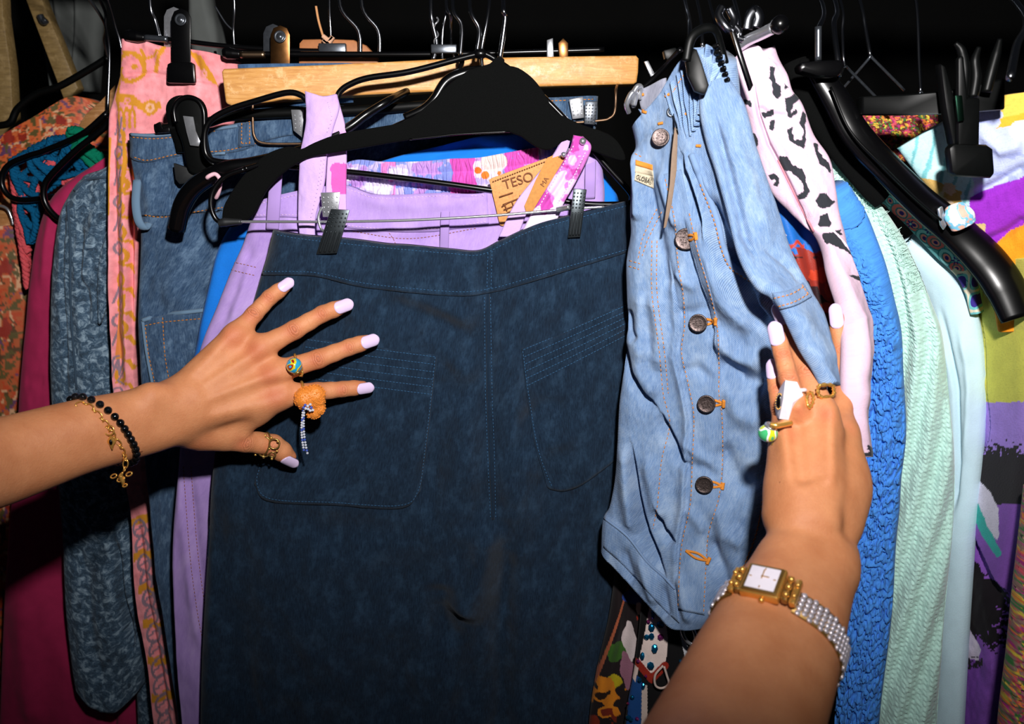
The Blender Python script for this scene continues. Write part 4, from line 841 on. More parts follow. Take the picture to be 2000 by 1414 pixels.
# steel clip hanger holding the navy trousers
ch = empty('clip_hanger', 'thin steel clip hanger gripping the navy trousers waistband', 'clip hanger')
tube('rod', pxs([(452, 433), (560, 433), (660, 433), (800, 430), (950, 422), (1060, 413), (1130, 407), (1180, 404)], .697), .0012, M['steel'], ch, 8)
tube('rubber_end', pxs([(428, 437), (440, 434), (472, 433)], .697), [.0030, .0038, .0022], M['rubber'], ch, 10)
tube('frame_wire', pxs([(478, 330, .700), (440, 345, .699), (417, 372, .698), (412, 402, .697), (422, 428, .697), (440, 436, .697)], .697), .0022, M['blk'], ch, 8)
tube('frame_wire', pxs([(478, 330, .700), (505, 322, .708), (540, 314, .717), (700, 275, .7165), (860, 200, .722), (900, 130, .735), (899, 110, .742)], .7), .0022, M['blk'], ch, 8)
hook(ch, [(899, 112, .742), (902, 50, .745), (885, 14, .75)], .745, .0017)
c1 = plate('clip', [(646, 408), (683, 410), (658, 495), (617, 497)], .688, .0014, M['clipdark'], ch, (5, 4, .05, .42), 4)
plate('clip_back', [(626, 376), (664, 375), (660, 424), (630, 424)], .7015, .0014, M['steel'], ch, (4, 4, .1, .9))
tube('clip_spring', pxs([(628, 405, .700), (622, 425, .696), (628, 448, .694), (640, 452, .692)], .69), .0012, M['steel'], ch, 6)
c2_ = plate('clip', [(1120, 368), (1146, 370), (1134, 463), (1109, 465)], .686, .0014, M['clipdark'], ch, (4, 5, .05, .42), 4)
tube('clip_spring', pxs([(1088, 410, .696), (1100, 407, .694), (1112, 404, .690)], .69), .0024, M['steel'], ch, 8)
# wire clip hanger holding the blue jeans
jh = empty('wire_clip_hanger', 'rusty wire clip hanger with two perforated clips on the blue jeans', 'clip hanger')
tube('frame_wire', pxs([(494, 190), (494, 240), (497, 266), (512, 279), (560, 281), (640, 278), (900, 260), (1080, 243), (1168, 236), (1190, 231), (1201, 217), (1203, 176), (1203, 158, .80), (1160, 150, .80), (900, 150, .80), (540, 160, .80), (500, 180, .79)], .765), .0012, plain('rusty_wire', (150, 120, 96), .5, 1.0, var=.5, scale=200), jh, 6, n=4)
plate('clip', [(568, 214), (594, 214), (590, 269), (573, 255)], .760, .0012, M['steel'], jh, (2, 4, .15, .9))
plate('clip', [(1111, 194), (1139, 189), (1141, 230), (1118, 233)], .762, .0012, M['steel'], jh, (3, 4, .15, .9))
plate('clip', [(1143, 198), (1168, 198), (1162, 244), (1141, 242)], .758, .0012, M['dsteel'], jh, (4, 6, .1, .95))
hook(jh, [(900, 150, .80), (884, 100, .795), (881, 75, .79), (881, 32, .77), (872, 10, .775)], .77, .0015)
# black plastic clip on the blue jeans
bc = empty('clip_hanger', 'black plastic skirt hanger with a fat teardrop clip on the blue jeans', 'clip hanger')
CLO = [(337, 214), (343, 197), (357, 188), (374, 187), (390, 194), (400, 212), (402, 240), (402, 266), (408, 298), (420, 322), (412, 336), (388, 342), (368, 336), (360, 310), (354, 278), (342, 246)]
clo = [(v[0], v[1]) for v in spline([(a, b, 0) for a, b in CLO], 3, True)]
prism('clip_back', pxs([(a - 15, b - 1) for a, b in clo if b < 300], .764), .006, M['blkmat'], bc, .002)
prism('clip_front', pxs(clo, .752), .007, M['blkmat'], bc, .0022, segs=3)
tube('clip_rim', pxs([(343, 240), (340, 214), (350, 196), (367, 190), (386, 196), (397, 214), (399, 240), (399, 262)], .751), .0022, M['blk'], bc, 8)
prism('clip_jaw', pxs([(338, 318), (372, 330), (398, 345), (392, 354), (350, 360), (342, 350)], .757), .005, M['rubber'], bc, .001)
prism('spring_leaf', [P(357, 226, .749), P(377, 228, .749), P(382, 256, .747), P(391, 276, .747), P(388, 286, .747), P(371, 284, .747), P(364, 258, .747)], .0014, M['steel'], bc, .0004)
tube('bar', pxs([(303, 252), (330, 250), (402, 240), (470, 225), (700, 215), (900, 200)], .766), .0045, M['blkmat'], bc, 8, flat=.6)
prism('bar_end', pxs([(302, 242), (312, 237), (318, 250), (330, 247), (332, 258), (306, 260)], .762), .006, M['blk'], bc, .001)
hook(bc, [(880, 200, .772), (865, 120, .785), (865, 60, .785), (872, 17, .785)], .785, .0013)
# clip hanger with black metal clip on the pink trousers
pc = empty('clip_hanger', 'black bar clip hanger whose metal clip grips the pink trousers', 'clip hanger')
tube('bar', pxs([(262, 71), (330, 77), (372, 82), (440, 90), (560, 98), (640, 100)], .812), .0024, M['blk'], pc, 8)
tube('bar_sleeve', pxs([(284, 73.5), (328, 77)], .8105), .0030, M['dsteel'], pc, 8)
tube('rubber_end', pxs([(246, 70), (256, 70), (270, 72), (284, 74)], .812), [.0045, .0055, .0055, .004], M['blk'], pc, 10)
def rivet_clip(parent, x, y0, y1, w, Y, m1, m2, wid=28):
    top = [(x - w, y0 + w), (x - w * .7, y0 + w * .3), (x, y0), (x + w * .7, y0 + w * .3), (x + w, y0 + w)]
    plate('clip_front', top + [(x + w * .98, y1 - 40), (x - w, y1 - 40)], Y - .010, .002, m1, parent)
    plate('clip_jaw', [(x - wid * .96, y1 - 38), (x - w, y1 - 42), (x + w, y1 - 42), (x + wid * .92, y1 - 38), (x + wid, y1 - 2), (x + wid * .9, y1), (x - wid * .94, y1 - 1), (x - wid, y1 - 5)], Y - .013, .005, m1, parent, bev=.0012)
    plate('clip_back', [(a - w * .75, b - 3) for a, b in top] + [(x + w * .1, y1 - 60), (x - w * 1.75, y1 - 60)], Y + .006, .0016, m2, parent)
    bm = bmesh.new(); Mx = Matrix.Translation(P(x, y0 + w * 1.2, Y - .011)) @ frame_of((0, -1, .1)).to_4x4()
    add_lathe(bm, [(.0050, 0), (.0056, .0008), (.0050, .0014), (.0040, .0008), (.0030, .0009), (.0022, .0022), (0, .0025)], Mx, 20); bmobj('rivet', bm, M['dsteel'], parent)
rivet_clip(pc, 353, 16, 163, 19, .815, M['blk'], M['steel'])
hook(pc, [(312, 74, .815), (303, 40, .815), (294, 12, .812)], .815, .0018)
# clip hanger behind the wooden bar
c3 = empty('clip_hanger', 'dark bar clip hanger with a bronze clip above the wooden bar', 'clip hanger')
tube('bar', pxs([(455, 105), (560, 106), (640, 106), (860, 106), (1085, 100), (1180, 97)], .798), .0026, M['blk'], c3, 8)
tube('bar_sleeve', pxs([(470, 107), (518, 107)], .7965), .0033, plain('brushed_brass', (140, 116, 92), .35, 1.0), c3, 8)
tube('rubber_end', pxs([(436, 104), (444, 104), (456, 105), (470, 106)], .798), [.004, .0055, .005, .004], M['blk'], c3, 10)
M['bronze'] = plain('bronze_clip', (150, 104, 62), .3, 1.0, var=.4, scale=120)
rivet_clip(c3, 547, 49, 168, 19, .796, M['bronze'], M['dsteel'], 20)
plate('clip_front', [(1068, 78), (1080, 74), (1082, 112), (1068, 112)], .792, .002, M['steel'], c3)
plate('clip_front', [(1090, 84), (1100, 74), (1110, 84), (1110, 112), (1092, 112)], .789, .002, M['bronze'], c3)
hook(c3, [(704, 112, .80), (700, 60, .80), (665, 12, .80)], .80, .0019)
hook(c3, [(742, 112, .80), (739, 60, .80), (708, 14, .80)], .80, .0019)
# tan wooden piece with twine
tw = empty('small_wooden_hanger', 'small tan wooden hanger tied with twine above the long bar', 'hanger')
prism('hanger_body', pxs([(583, 84), (590, 76), (640, 75), (690, 77), (715, 88), (738, 112), (740, 130), (582, 130)], .815), .010, plain('tan_wood', (176, 112, 66), .6, var=.25, scale=80), tw, .003)
tube('twine', pxs([(617, 12), (622, 40), (630, 68), (636, 84)], .812), .0012, plain('jute', (196, 140, 92), .9), tw, 6)
tube('twine_knot', pxs([(630, 70), (642, 78), (650, 72), (640, 84), (632, 78), (648, 90)], .809), .0022, plain('pale_jute', (206, 160, 130), .9), tw, 6)
bm = bmesh.new(); add_box(bm, P(650, 96, .808), (.026, .006, .010), None, .001); bmobj('hook_plate', bm, M['dsteel'], tw)
hook(tw, [(647, 90, .81), (646, 60, .81), (644, 24, .81)], .81, .0013)
# ---- left side hangers
lh1 = empty('tube_hanger', 'black tubular hanger with rounded end above the crimson shirt', 'hanger')
tube('hanger_frame', pxs([(245, 190), (225, 215), (205, 248), (149, 293), (99, 343), (86, 368), (88, 394), (103, 417), (125, 430), (180, 436), (240, 440)], .885), .0033, M['blk'], lh1, 10)
hook(lh1, [(244, 192, .885), (237, 95, .885), (226, 53, .88), (214, 10, .87)], .88, .0016)
lh2 = empty('tube_hanger', 'black tubular hanger carrying the crochet top at the left edge', 'hanger')
tube('hanger_frame', pxs([(210, 220), (160, 262), (88, 294), (57, 304), (22, 319), (6, 338), (4, 361), (16, 381), (38, 390), (80, 388), (200, 372)], .93), .0033, M['blk'], lh2, 10)
hook(lh2, [(210, 222, .93), (214, 105, .93), (207, 50, .92), (202, 14, .91)], .92, .0016)
lh3 = empty('tube_hanger', 'matte black hanger far left in front of the wooden battens', 'hanger')
tube('hanger_frame', pxs([(-40, 246), (0, 245), (21, 238), (35, 212), (71, 184), (117, 168), (177, 134), (212, 112)], 1.02), .0042, M['blkmat'], lh3, 10)
hook(lh3, [(212, 114, 1.02), (204, 80, 1.0), (202, 40, .96)], 1.0, .0018, M['dsteel'])
wl = empty('wooden_hanger', 'curved blond wooden hanger arm under the orange shirt', 'hanger')
prism('hanger_arm', pxs([(240, 136), (222, 165), (195, 195), (165, 222), (150, 244), (158, 264), (178, 266), (205, 236), (217, 212), (236, 176)], .965), .016, wood('pale_wood', (150, 104, 60), (172, 122, 74), (196, 150, 104)), wl, .004)
wl2 = empty('wooden_hanger', 'blond wooden hanger end with steel wire at the far left edge', 'hanger')
prism('hanger_arm', pxs([(-30, 420), (0, 392), (22, 374), (30, 384), (30, 440), (8, 448), (-30, 452)], .985), .014, bpy.data.materials['pale_wood'], wl2, .004)
tube('steel_wire', pxs([(-20, 404), (0, 402), (14, 408), (22, 424), (26, 440)], .968), .0018, M['steel'], wl2, 6)
wf = empty('wooden_stand', 'weathered wooden battens of a stand at the upper left', 'stand')
prism('batten', pxs([(20, -80), (46, -90), (152, 172), (128, 204)], 1.20), .02, M['wood2'], wf, .002)
prism('batten', pxs([(-30, -110), (0, -110), (6, 30), (20, 130), (27, 262), (-20, 275)], 1.17), .02, M['wood2'], wf, .002)
tube('bolt', pxs([(78, 30), (84, 42), (90, 38)], 1.19), .005, M['dsteel'], wf, 8)
gc = empty('grey_garment', 'plain grey garment in the shade behind the top left hangers', 'garment')
garment('garment_body', [(366, -160), (372, 0), (372, 60), (382, 130)], [(400, -160), (416, 0), (434, 60), (448, 130)], M['greycloth'], th=.02, Y=1.10, nu=20, nv=30, parent=gc, wr=.004)
gc2 = empty('grey_garment', 'dim grey garment behind the wooden batten', 'garment')
garment('garment_body', [(60, -160), (80, 0), (90, 60), (110, 180)], [(215, -160), (204, 0), (200, 60), (190, 180)], M['greycloth'], th=.03, Y=1.34, nu=30, nv=30, parent=gc2, wr=.008, wave=[(3, .012, 0, .1)])
dh = empty('wire_hanger', 'dark thin wire hanger hook left of the bronze clip', 'hanger')
tube('hanger_frame', pxs([(420, 100), (430, 150), (470, 180), (520, 178)], .84), .0014, M['dsteel'], dh, 6)
hook(dh, [(458, 130, .83), (458, 95, .83), (456, 58, .83), (458, 12, .825)], .83, .0014)
tube('wire_stay', pxs([(456, 60), (440, 44), (420, 12)], .835), .0009, M['dsteel'], dh, 5)
# ---- right side: clip on the skirt
rc = empty('clip_hanger', 'black clip hanger pinching the gathered waist of the denim skirt', 'clip hanger')
prism('clip_front', pxs([(1340, 120, .592), (1352, 92, .592), (1362, 96, .590), (1372, 122, .588), (1386, 166, .586), (1378, 186, .586), (1358, 178, .588), (1344, 148, .590)], .59), .006, M['blkmat'], rc, .0018)
tube('clip_loop', pxs([(1341, 120, .592), (1350, 76, .592), (1370, 58, .594), (1391, 55, .596), (1402, 68, .60), (1412, 103, .604), (1424, 150, .606)], .6), .0034, M['blkmat'], rc, 8, flat=.6)
for k in range(7):
    tube('clip_tooth', pxs([(1392 + k * 4, 92 + k * 11, .596), (1404 + k * 3.4, 88 + k * 11, .594)], .59), .0016, M['blk'], rc, 6)
prism('hanger_bar', pxs([(1428, 60, .61), (1438, 62, .61), (1472, 166, .61), (1466, 178, .61)], .61), .006, M['blk'], rc, .001)
for k, (a, b) in enumerate(((1226, 196), (1236, 184))):
    tube('side_clip', pxs([(a + 2, b + 24, .668), (a - 2, b + 8, .662), (a + 8, b - 14, .660), (a + 16, b - 12, .662), (a + 12, b + 10, .664)], .66), .0022, M['steel'], rc, 8)
plate('side_clip', [(1258, 120), (1266, 118), (1280, 146), (1272, 152)], .668, .002, M['steel'], rc)
tube('hanger_arm', pxs([(1330, 96, .64), (1300, 128, .66), (1262, 166, .67), (1240, 178, .672)], .66), .0022, M['blk'], rc, 8)
prism('neck', pxs([(1296, 98), (1320, 92), (1328, 104), (1314, 122), (1300, 114)], .655), .008, M['blkmat'], rc, .001)
hook(rc, [(1347, 74, .64), (1346, 45, .66), (1340, 14, .70)], .66, .0019)
# knob hanger and chrome hardware above the leopard shirt
kh = empty('chrome_hanger', 'chrome trouser hanger with a black ball end above the leopard shirt', 'hanger')
tube('rod', pxs([(1444, 90, .652), (1462, 78, .645), (1486, 67, .635), (1512, 54, .622)], .64), .0044, M['steel'], kh, 10)
bm = bmesh.new(); add_ball(bm, P(1523, 48, .617), .0066, 3); bmobj('ball_end', bm, M['blk'], kh)
tube('chrome_clip', pxs([(1410, 14, .65), (1404, 30, .648), (1414, 48, .645), (1426, 58, .645), (1434, 40, .648), (1424, 16, .65)], .65), .0034, M['hooksteel'], kh, 8)
tube('chrome_clip', pxs([(1460, 58, .65), (1464, 36, .65), (1474, 22, .65), (1482, 34, .65), (1476, 54, .65)], .65), .0044, M['hooksteel'], kh, 8, flat=.5)
tube('twisted_wire', pxs([(1432, 48, .646), (1444, 62, .644), (1440, 72, .644), (1452, 78, .644)], .65), .0024, M['hooksteel'], kh, 8)
hook(kh, [(1446, 80, .65), (1444, 57, .66), (1437, 14, .69)], .66, .0020)
for (pts, r, lab_) in (([(1372, 90, .67), (1370, 53, .68), (1364, 14, .70)], .0015, 'thin hook rising behind the black skirt clip'), ([(1402, 100, .67), (1400, 64, .68), (1388, 14, .70)], .0015, 'thin hook just right of the black skirt clip'),
                       ([(1700, 110, .72), (1698, 99, .72), (1690, 56, .73), (1682, 12, .74)], .0016, 'thin hook right of the broad black hanger neck'), ([(1798, 180, .74), (1795, 127, .75), (1790, 12, .77)], .0015, 'thin hook above the dark hanger bar')):
    e_ = empty('wire_hanger', lab_.replace('thin hook', 'thin steel wire hanger'), 'hanger')
    hook(e_, pts, .7, r)
    a = pts[0]
    tube('hanger_frame', pxs([(a[0] - 60, a[1] + 70, a[2] + .02), (a[0] - 6, a[1] + 8, a[2]), (a[0], a[1], a[2]), (a[0] + 8, a[1] + 8, a[2]), (a[0] + 66, a[1] + 66, a[2] + .01)], a[2]), .0013, M['dsteel'], e_, 6)
# broad black hangers on the right
bh = empty('broad_hanger', 'broad glossy black plastic hanger sweeping down to the right edge', 'hanger')
tube('hanger_arm', pxs([(1590, 132, .665), (1630, 190, .66), (1672, 262, .652), (1740, 336, .652), (1805, 400, .655), (1868, 452, .652), (1925, 508, .642), (1962, 560, .632), (1988, 622, .622)], .6), [.0075, .0105, .0115, .0115, .0125, .0138, .0150, .0150, .0124], M['blk'], bh, 14, flat=.5, upv=(0.7, 0, 0.7))
tube('arm_ridge', pxs([(1622, 170, .648), (1660, 255, .640), (1718, 318, .636), (1778, 378, .638), (1838, 430, .637)], .6), .0010, M['blkmat'], bh, 6)
prism('neck_plate', pxs([(1560, 128), (1572, 120), (1600, 117), (1648, 116), (1652, 128), (1640, 150), (1600, 150), (1566, 140)], .64), .016, M['blk'], bh, .003)
tube('sleeve', pxs([(1598, 118), (1598, 52)], .645), .0026, M['dsteel'], bh, 8)
hook(bh, [(1599, 116, .645), (1598, 60, .65), (1607, 12, .68)], .65, .0020)
vr = empty('velvet_hanger', 'dull black velvet hanger arm right beside the leopard shirt', 'hanger')
tube('hanger_arm', pxs([(1552, 120, .70), (1572, 170, .695), (1602, 232, .69), (1650, 305, .685), (1700, 366, .68), (1722, 392, .68)], .69), [.010, .0105, .0105, .010, .0095, .008], M['velvet'], vr, 12, flat=.6)
hook(vr, [(1640, 150, .68), (1636, 115, .68), (1628, 48, .70), (1633, 12, .72)], .7, .0024)
tube('neck', pxs([(1560, 130, .695), (1600, 136, .69), (1642, 150, .685)], .69), .007, M['velvet'], vr, 8)
v3 = empty('wire_hanger', 'thin steel wire hanger close beside the velvet hanger hook', 'hanger')
hook(v3, [(1650, 130, .70), (1647, 108, .70), (1645, 60, .71), (1644, 12, .72)], .71, .0013)
tube('hanger_frame', pxs([(1600, 190, .73), (1640, 140, .71), (1650, 130, .70), (1664, 142, .71), (1740, 220, .73)], .7), .0013, M['dsteel'], v3, 6)
# blurred big clip and bar near the camera
fc = empty('clip_hanger', 'dark bar with a big black clip close to the camera, upper right', 'clip hanger')
prism('bar', pxs([(1684, 188, .645), (1760, 184, .63), (1850, 178, .612), (1964, 152, .604), (1964, 214, .604), (1850, 222, .612), (1760, 224, .63), (1684, 224, .645)], .6), .012, M['blkmat'], fc, .0015)
prism('clip_side', pxs([(1837, 122), (1848, 130), (1868, 200), (1876, 284), (1862, 284), (1848, 210)], .596), .010, M['blkmat'], fc, .002)
prism('clip_front', pxs([(1872, 112), (1884, 106), (1892, 190), (1916, 190), (1914, 290), (1872, 290)], .590), .006, M['blkmat'], fc, .002)
prism('clip_jaw', pxs([(1854, 288), (1866, 280), (1930, 282), (1942, 290), (1946, 340), (1938, 348), (1868, 344), (1860, 336)], .587), .010, M['blkmat'], fc, .003)
for pp in ([(1866, 84), (1878, 100), (1884, 140), (1880, 200)], [(1912, 92), (1904, 118), (1906, 150), (1900, 190)], [(1953, 76), (1946, 104), (1936, 140), (1926, 180)]):
    tube('clip_prong', pxs(pp, .596), [.0016, .0032, .0038, .0036], M['blkmat'], fc, 8)
plate('spring_leaf', [(1866, 186), (1880, 186), (1884, 236), (1872, 238)], .586, .002, plain('oily_steel', (40, 74, 58), .3, 1.0), fc)
hook(fc, [(1973, 152, .54), (1985, 90, .58), (1999, 25, .64)], .6, .0026)
# band and chrome slider on the broad hanger
bn = empty('hair_tie', 'pale blue patterned fabric band wrapped on the broad black hanger', 'hair tie')
def bandp(X, Y, C, U, V):
    n = fbm(X / 14, Y / 10, 211, 3); put(C, n > .12, (240, 232, 240)); put(C, n < -.18, (236, 180, 160)); return C
garment('band_cloth', [(1846, 408, .640), (1846, 428, .634), (1860, 452, .636)], [(1884, 398, .640), (1902, 412, .632), (1906, 430, .634)], M['attr'], th=.003, nu=30, nv=30, parent=bn, paint=bandp, base=lin((120, 196, 226)), edge=.5)
sl = empty('chrome_slider', 'small chrome slider on the broad black hanger beside the band', 'slider')
plate('slider_plate', [(1832, 408), (1842, 402), (1850, 440), (1844, 450), (1838, 440)], .637, .003, M['steel'], sl, bev=.001)
# ------------------------------------------------------------------ bare arms and hands (one continuous surface each)
def surface_nets(F, lo, h):
    s = F < 0; nx, ny, nz = F.shape
    cnt = np.zeros((nx - 1, ny - 1, nz - 1), np.int8); C = [(i, j, k) for i in (0, 1) for j in (0, 1) for k in (0, 1)]
    for (i, j, k) in C: cnt += s[i:nx - 1 + i, j:ny - 1 + j, k:nz - 1 + k]
    act = np.argwhere((cnt > 0) & (cnt < 8))
    vid = np.full(cnt.shape, -1, np.int32); vid[act[:, 0], act[:, 1], act[:, 2]] = np.arange(len(act))
    pos = np.zeros((len(act), 3)); num = np.zeros(len(act))
    for a in C:
        for ax in range(3):
            if a[ax]: continue
            b = list(a); b[ax] = 1
            fa = F[act[:, 0] + a[0], act[:, 1] + a[1], act[:, 2] + a[2]]; fb = F[act[:, 0] + b[0], act[:, 1] + b[1], act[:, 2] + b[2]]
            m = (fa < 0) != (fb < 0); t = np.where(m, fa / np.where(m, fa - fb, 1), 0)
            p = np.array(a, float)[None].repeat(len(act), 0); p[:, ax] += t
            pos += p * m[:, None]; num += m
    V = (act + pos / num[:, None]) * h + lo
    faces = []
    for ax in range(3):
        o1, o2 = [(1, 2), (2, 0), (0, 1)][ax]
        sl0 = [slice(None)] * 3; sl1 = [slice(None)] * 3; sl0[ax] = slice(0, -1); sl1[ax] = slice(1, None)
        ch = s[tuple(sl0)] != s[tuple(sl1)]
        e = np.argwhere(ch); e = e[(e[:, o1] > 0) & (e[:, o2] > 0) & (e[:, o1] < F.shape[o1] - 1) & (e[:, o2] < F.shape[o2] - 1)]
        def g(d1, d2):
            q = e.copy(); q[:, o1] -= d1; q[:, o2] -= d2; return vid[q[:, 0], q[:, 1], q[:, 2]]
        quad = np.stack([g(1, 1), g(0, 1), g(0, 0), g(1, 0)], -1)
        inside = s[e[:, 0], e[:, 1], e[:, 2]]
        faces.append(np.where(inside[:, None], quad, quad[:, ::-1]))
    return V, np.concatenate(faces)
class Sculpt:
    def __init__(s, lo, hi, h):
        s.lo = np.array(lo, float); s.h = h; n = np.ceil((np.array(hi) - s.lo) / h).astype(int) + 1; s.F = np.full(n, 0.05, np.float32); s.n = n
    def cone(s, a, b, ra, rb, k=0.004, sub=False, squash=None):
        a = np.array(a, float); b = np.array(b, float); m = max(ra, rb) + k + 3 * s.h
        i0 = np.clip(np.floor((np.minimum(a, b) - m - s.lo) / s.h).astype(int), 0, s.n - 1); i1 = np.clip(np.ceil((np.maximum(a, b) + m - s.lo) / s.h).astype(int) + 1, 1, s.n)
        if np.any(i1 <= i0): return
        ax = [s.lo[d] + s.h * np.arange(i0[d], i1[d]) for d in range(3)]
        X, Y, Z = np.meshgrid(*ax, indexing='ij', sparse=True); d = b - a; L2 = d @ d + 1e-12
        t = np.clip(((X - a[0]) * d[0] + (Y - a[1]) * d[1] + (Z - a[2]) * d[2]) / L2, 0, 1)
        qx, qy, qz = X - a[0] - t * d[0], Y - a[1] - t * d[1], Z - a[2] - t * d[2]
        if squash is not None:
            nrm, f = squash; dn = qx * nrm[0] + qy * nrm[1] + qz * nrm[2]
            D = np.sqrt(np.maximum(qx * qx + qy * qy + qz * qz - dn * dn, 0) + (dn / f) ** 2)
        else: D = np.sqrt(qx * qx + qy * qy + qz * qz)
        D = (D - (ra + (rb - ra) * t)).astype(np.float32)
        sl = tuple(slice(i0[d_], i1[d_]) for d_ in range(3)); A = s.F[sl]
        if sub:
            hh = np.maximum(k - np.abs(A + D), 0) / k; s.F[sl] = np.maximum(A, -D) + hh * hh * k * 0.25
        else:
            hh = np.maximum(k - np.abs(A - D), 0) / k; s.F[sl] = np.minimum(A, D) - hh * hh * k * 0.25
    def chain(s, pts, rad, k=0.004, k0=None):
        for i in range(len(pts) - 1): s.cone(pts[i], pts[i + 1], rad[i], rad[i + 1], (k0 if (k0 and i == 0) else k))
def npv(v): return np.array([v[0], v[1], v[2]], float)
def finger(sc, J, R, k0=0.007, k=0.0022):
    """J: MCP, PIP, DIP, TIP-end (Vectors); R: radius at MCP, PIP, DIP, tip"""
    M_, I_, D_, T_ = [npv(q) for q in J]
    d = (T_ - D_) / np.linalg.norm(T_ - D_); E_ = T_ - d * R[3]
    m1 = M_ * .5 + I_ * .5; m2 = I_ * .5 + D_ * .5
    pts = [M_, m1, I_, m2, D_, D_ * .45 + E_ * .55, E_]; rr = [R[0], (R[0] + R[1]) / 2 * 0.965, R[1], (R[1] + R[2]) / 2 * 0.965, R[2], R[2] * 0.97, R[3]]
    for i in range(len(pts) - 1): sc.cone(pts[i], pts[i + 1], rr[i], rr[i + 1], k0 if i == 0 else k)
def finish(name, sc, creases, red, parent, mat):
    V, F = surface_nets(sc.F, sc.lo, sc.h)
    # a little relaxation
    nb = np.zeros_like(V); ct = np.zeros(len(V))
    E = np.concatenate([F[:, [0, 1]], F[:, [1, 2]], F[:, [2, 3]], F[:, [3, 0]]])
    for _ in range(3):
        nb[:] = 0; ct[:] = 0
        for c_ in range(3):
            nb[:, c_] = np.bincount(E[:, 0], V[E[:, 1], c_], len(V)) + np.bincount(E[:, 1], V[E[:, 0], c_], len(V))
        ct = np.bincount(E[:, 0], minlength=len(V)) + np.bincount(E[:, 1], minlength=len(V))
        V = V * 0.4 + 0.6 * nb / np.maximum(ct, 1)[:, None]
    fn = np.cross(V[F[:, 2]] - V[F[:, 0]], V[F[:, 3]] - V[F[:, 1]]); N = np.zeros_like(V)
    for q in range(4):
        for c_ in range(3): N[:, c_] += np.bincount(F[:, q], fn[:, c_], len(V))
    N /= np.linalg.norm(N, axis=1, keepdims=True) + 1e-12
    dsp = np.zeros(len(V)); K = np.zeros((len(V), 4)); K[:, 3] = 1; bd_ = np.full(len(V), 1e9)
    for (c, d, n, w, amp, offs) in creases:
        c = npv(c); d = npv(Vector(d).normalized()); n = npv(Vector(n).normalized()); q = V - c
        m = np.where(np.abs(q).max(1) < 0.018)[0]; q = q[m]; sd = np.cross(d, n)
        x = q @ d; y = q @ sd; z = q @ n
        g = np.clip(z / 0.003, 0, 1) * np.exp(-(y / (w * 1.3)) ** 2)
        dsp[m] += amp * 1.2 * np.exp(-(x / 0.0050) ** 2) * g
        dd = np.abs(x) + (z < -.002) * .02; cl = dd < bd_[m]; mm = m[cl]; bd_[mm] = dd[cl]
        K[mm, 0] = x[cl] * 1000; K[mm, 1] = y[cl] * 1000; K[mm, 2] = g[cl] * (1.0 if len(offs) > 3 else 0.6)
    V = V + N * dsp[:, None]
    me = bpy.data.meshes.new(name); me.from_pydata(V.tolist(), [], F.tolist()); me.update()
    R_ = np.zeros(len(V))
    for (c, r) in red: R_ = np.maximum(R_, np.exp(-(np.linalg.norm(V - npv(c), axis=1) / r) ** 2))
    ca = me.color_attributes.new('Col', 'FLOAT_COLOR', 'POINT'); C = np.stack([R_, R_, R_, np.ones_like(R_)], -1)
    ca.data.foreach_set('color', C.astype(np.float32).ravel())
    cb_ = me.color_attributes.new('Joint', 'FLOAT_COLOR', 'POINT'); cb_.data.foreach_set('color', K.astype(np.float32).ravel())
    o = link(name, me, mat, parent); g = G(); g.o = o; g.bvh = BVHTree.FromPolygons([tuple(x) for x in V], F.tolist()); g.Y = 0.6
    return g
def skin_mat():
    t = NT('tanned_skin'); co = t.n('ShaderNodeTexCoord').outputs['Object']
    r = t.n('ShaderNodeVertexColor', layer_name='Col').outputs[0]
    n1 = t.noise(co, 45, 5, 0.6); n2 = t.noise(co, 1100, 3, 0.6); n3 = t.noise(co, 420, 4, 0.7)
    c = t.ramp(n1, [(0.3, lin((188, 120, 78))), (0.7, lin((206, 140, 96)))])
    c = t.mix(t.math('MULTIPLY', r, 0.62), c, lin((190, 98, 70)))
    c = t.mix(t.ramp(n3, [(0.35, gray(0.0)), (0.75, gray(0.22))]), c, lin((176, 108, 72)))
    mo = t.n('ShaderNodeTexVoronoi'); t.set(mo, 'Vector', co); t.set(mo, 'Scale', 38.0)
    c = t.mix(t.ramp(mo.outputs[0], [(0.030, gray(0.75)), (0.045, gray(0.0))]), c, lin((120, 62, 40)))
    sp = t.n('ShaderNodeSeparateColor'); t.set(sp, 0, t.n('ShaderNodeVertexColor', layer_name='Joint').outputs[0])
    rho = t.math('SQRT', t.math('ADD', t.math('POWER', t.math('ABSOLUTE', sp.outputs[0]), 2.0), t.math('MULTIPLY', t.math('POWER', t.math('ABSOLUTE', sp.outputs[1]), 2.0), 0.28)))
    wv = t.math('COSINE', t.math('ADD', t.math('MULTIPLY', rho, 3.5), t.math('MULTIPLY', t.noise(co, 420, 3, 0.6), 9.0)))
    env = t.math('POWER', 2.718, t.math('MULTIPLY', t.math('POWER', t.math('DIVIDE', rho, 3.8), 2.0), -1.0))
    crs = t.math('MULTIPLY', t.math('MULTIPLY', wv, env), sp.outputs[2])
    c = t.mix(t.math('MAXIMUM', t.math('MULTIPLY', crs, -0.55), 0.0), c, lin((122, 62, 40)))
    t.set(t.b, 'Base Color', c); t.set(t.b, 'Roughness', 0.56); t.set(t.b, 'Specular IOR Level', 0.36)
    t.set(t.b, 'Subsurface Weight', 0.12); t.b.inputs['Subsurface Radius'].default_value = (0.004, 0.0018, 0.001); t.set(t.b, 'Subsurface Scale', 0.6)
    t.bump(t.math('ADD', t.math('ADD', n2, n3), t.math('MULTIPLY', crs, 1.6)), 0.34, 0.0008)
    return t.m
M['skin'] = skin_mat()
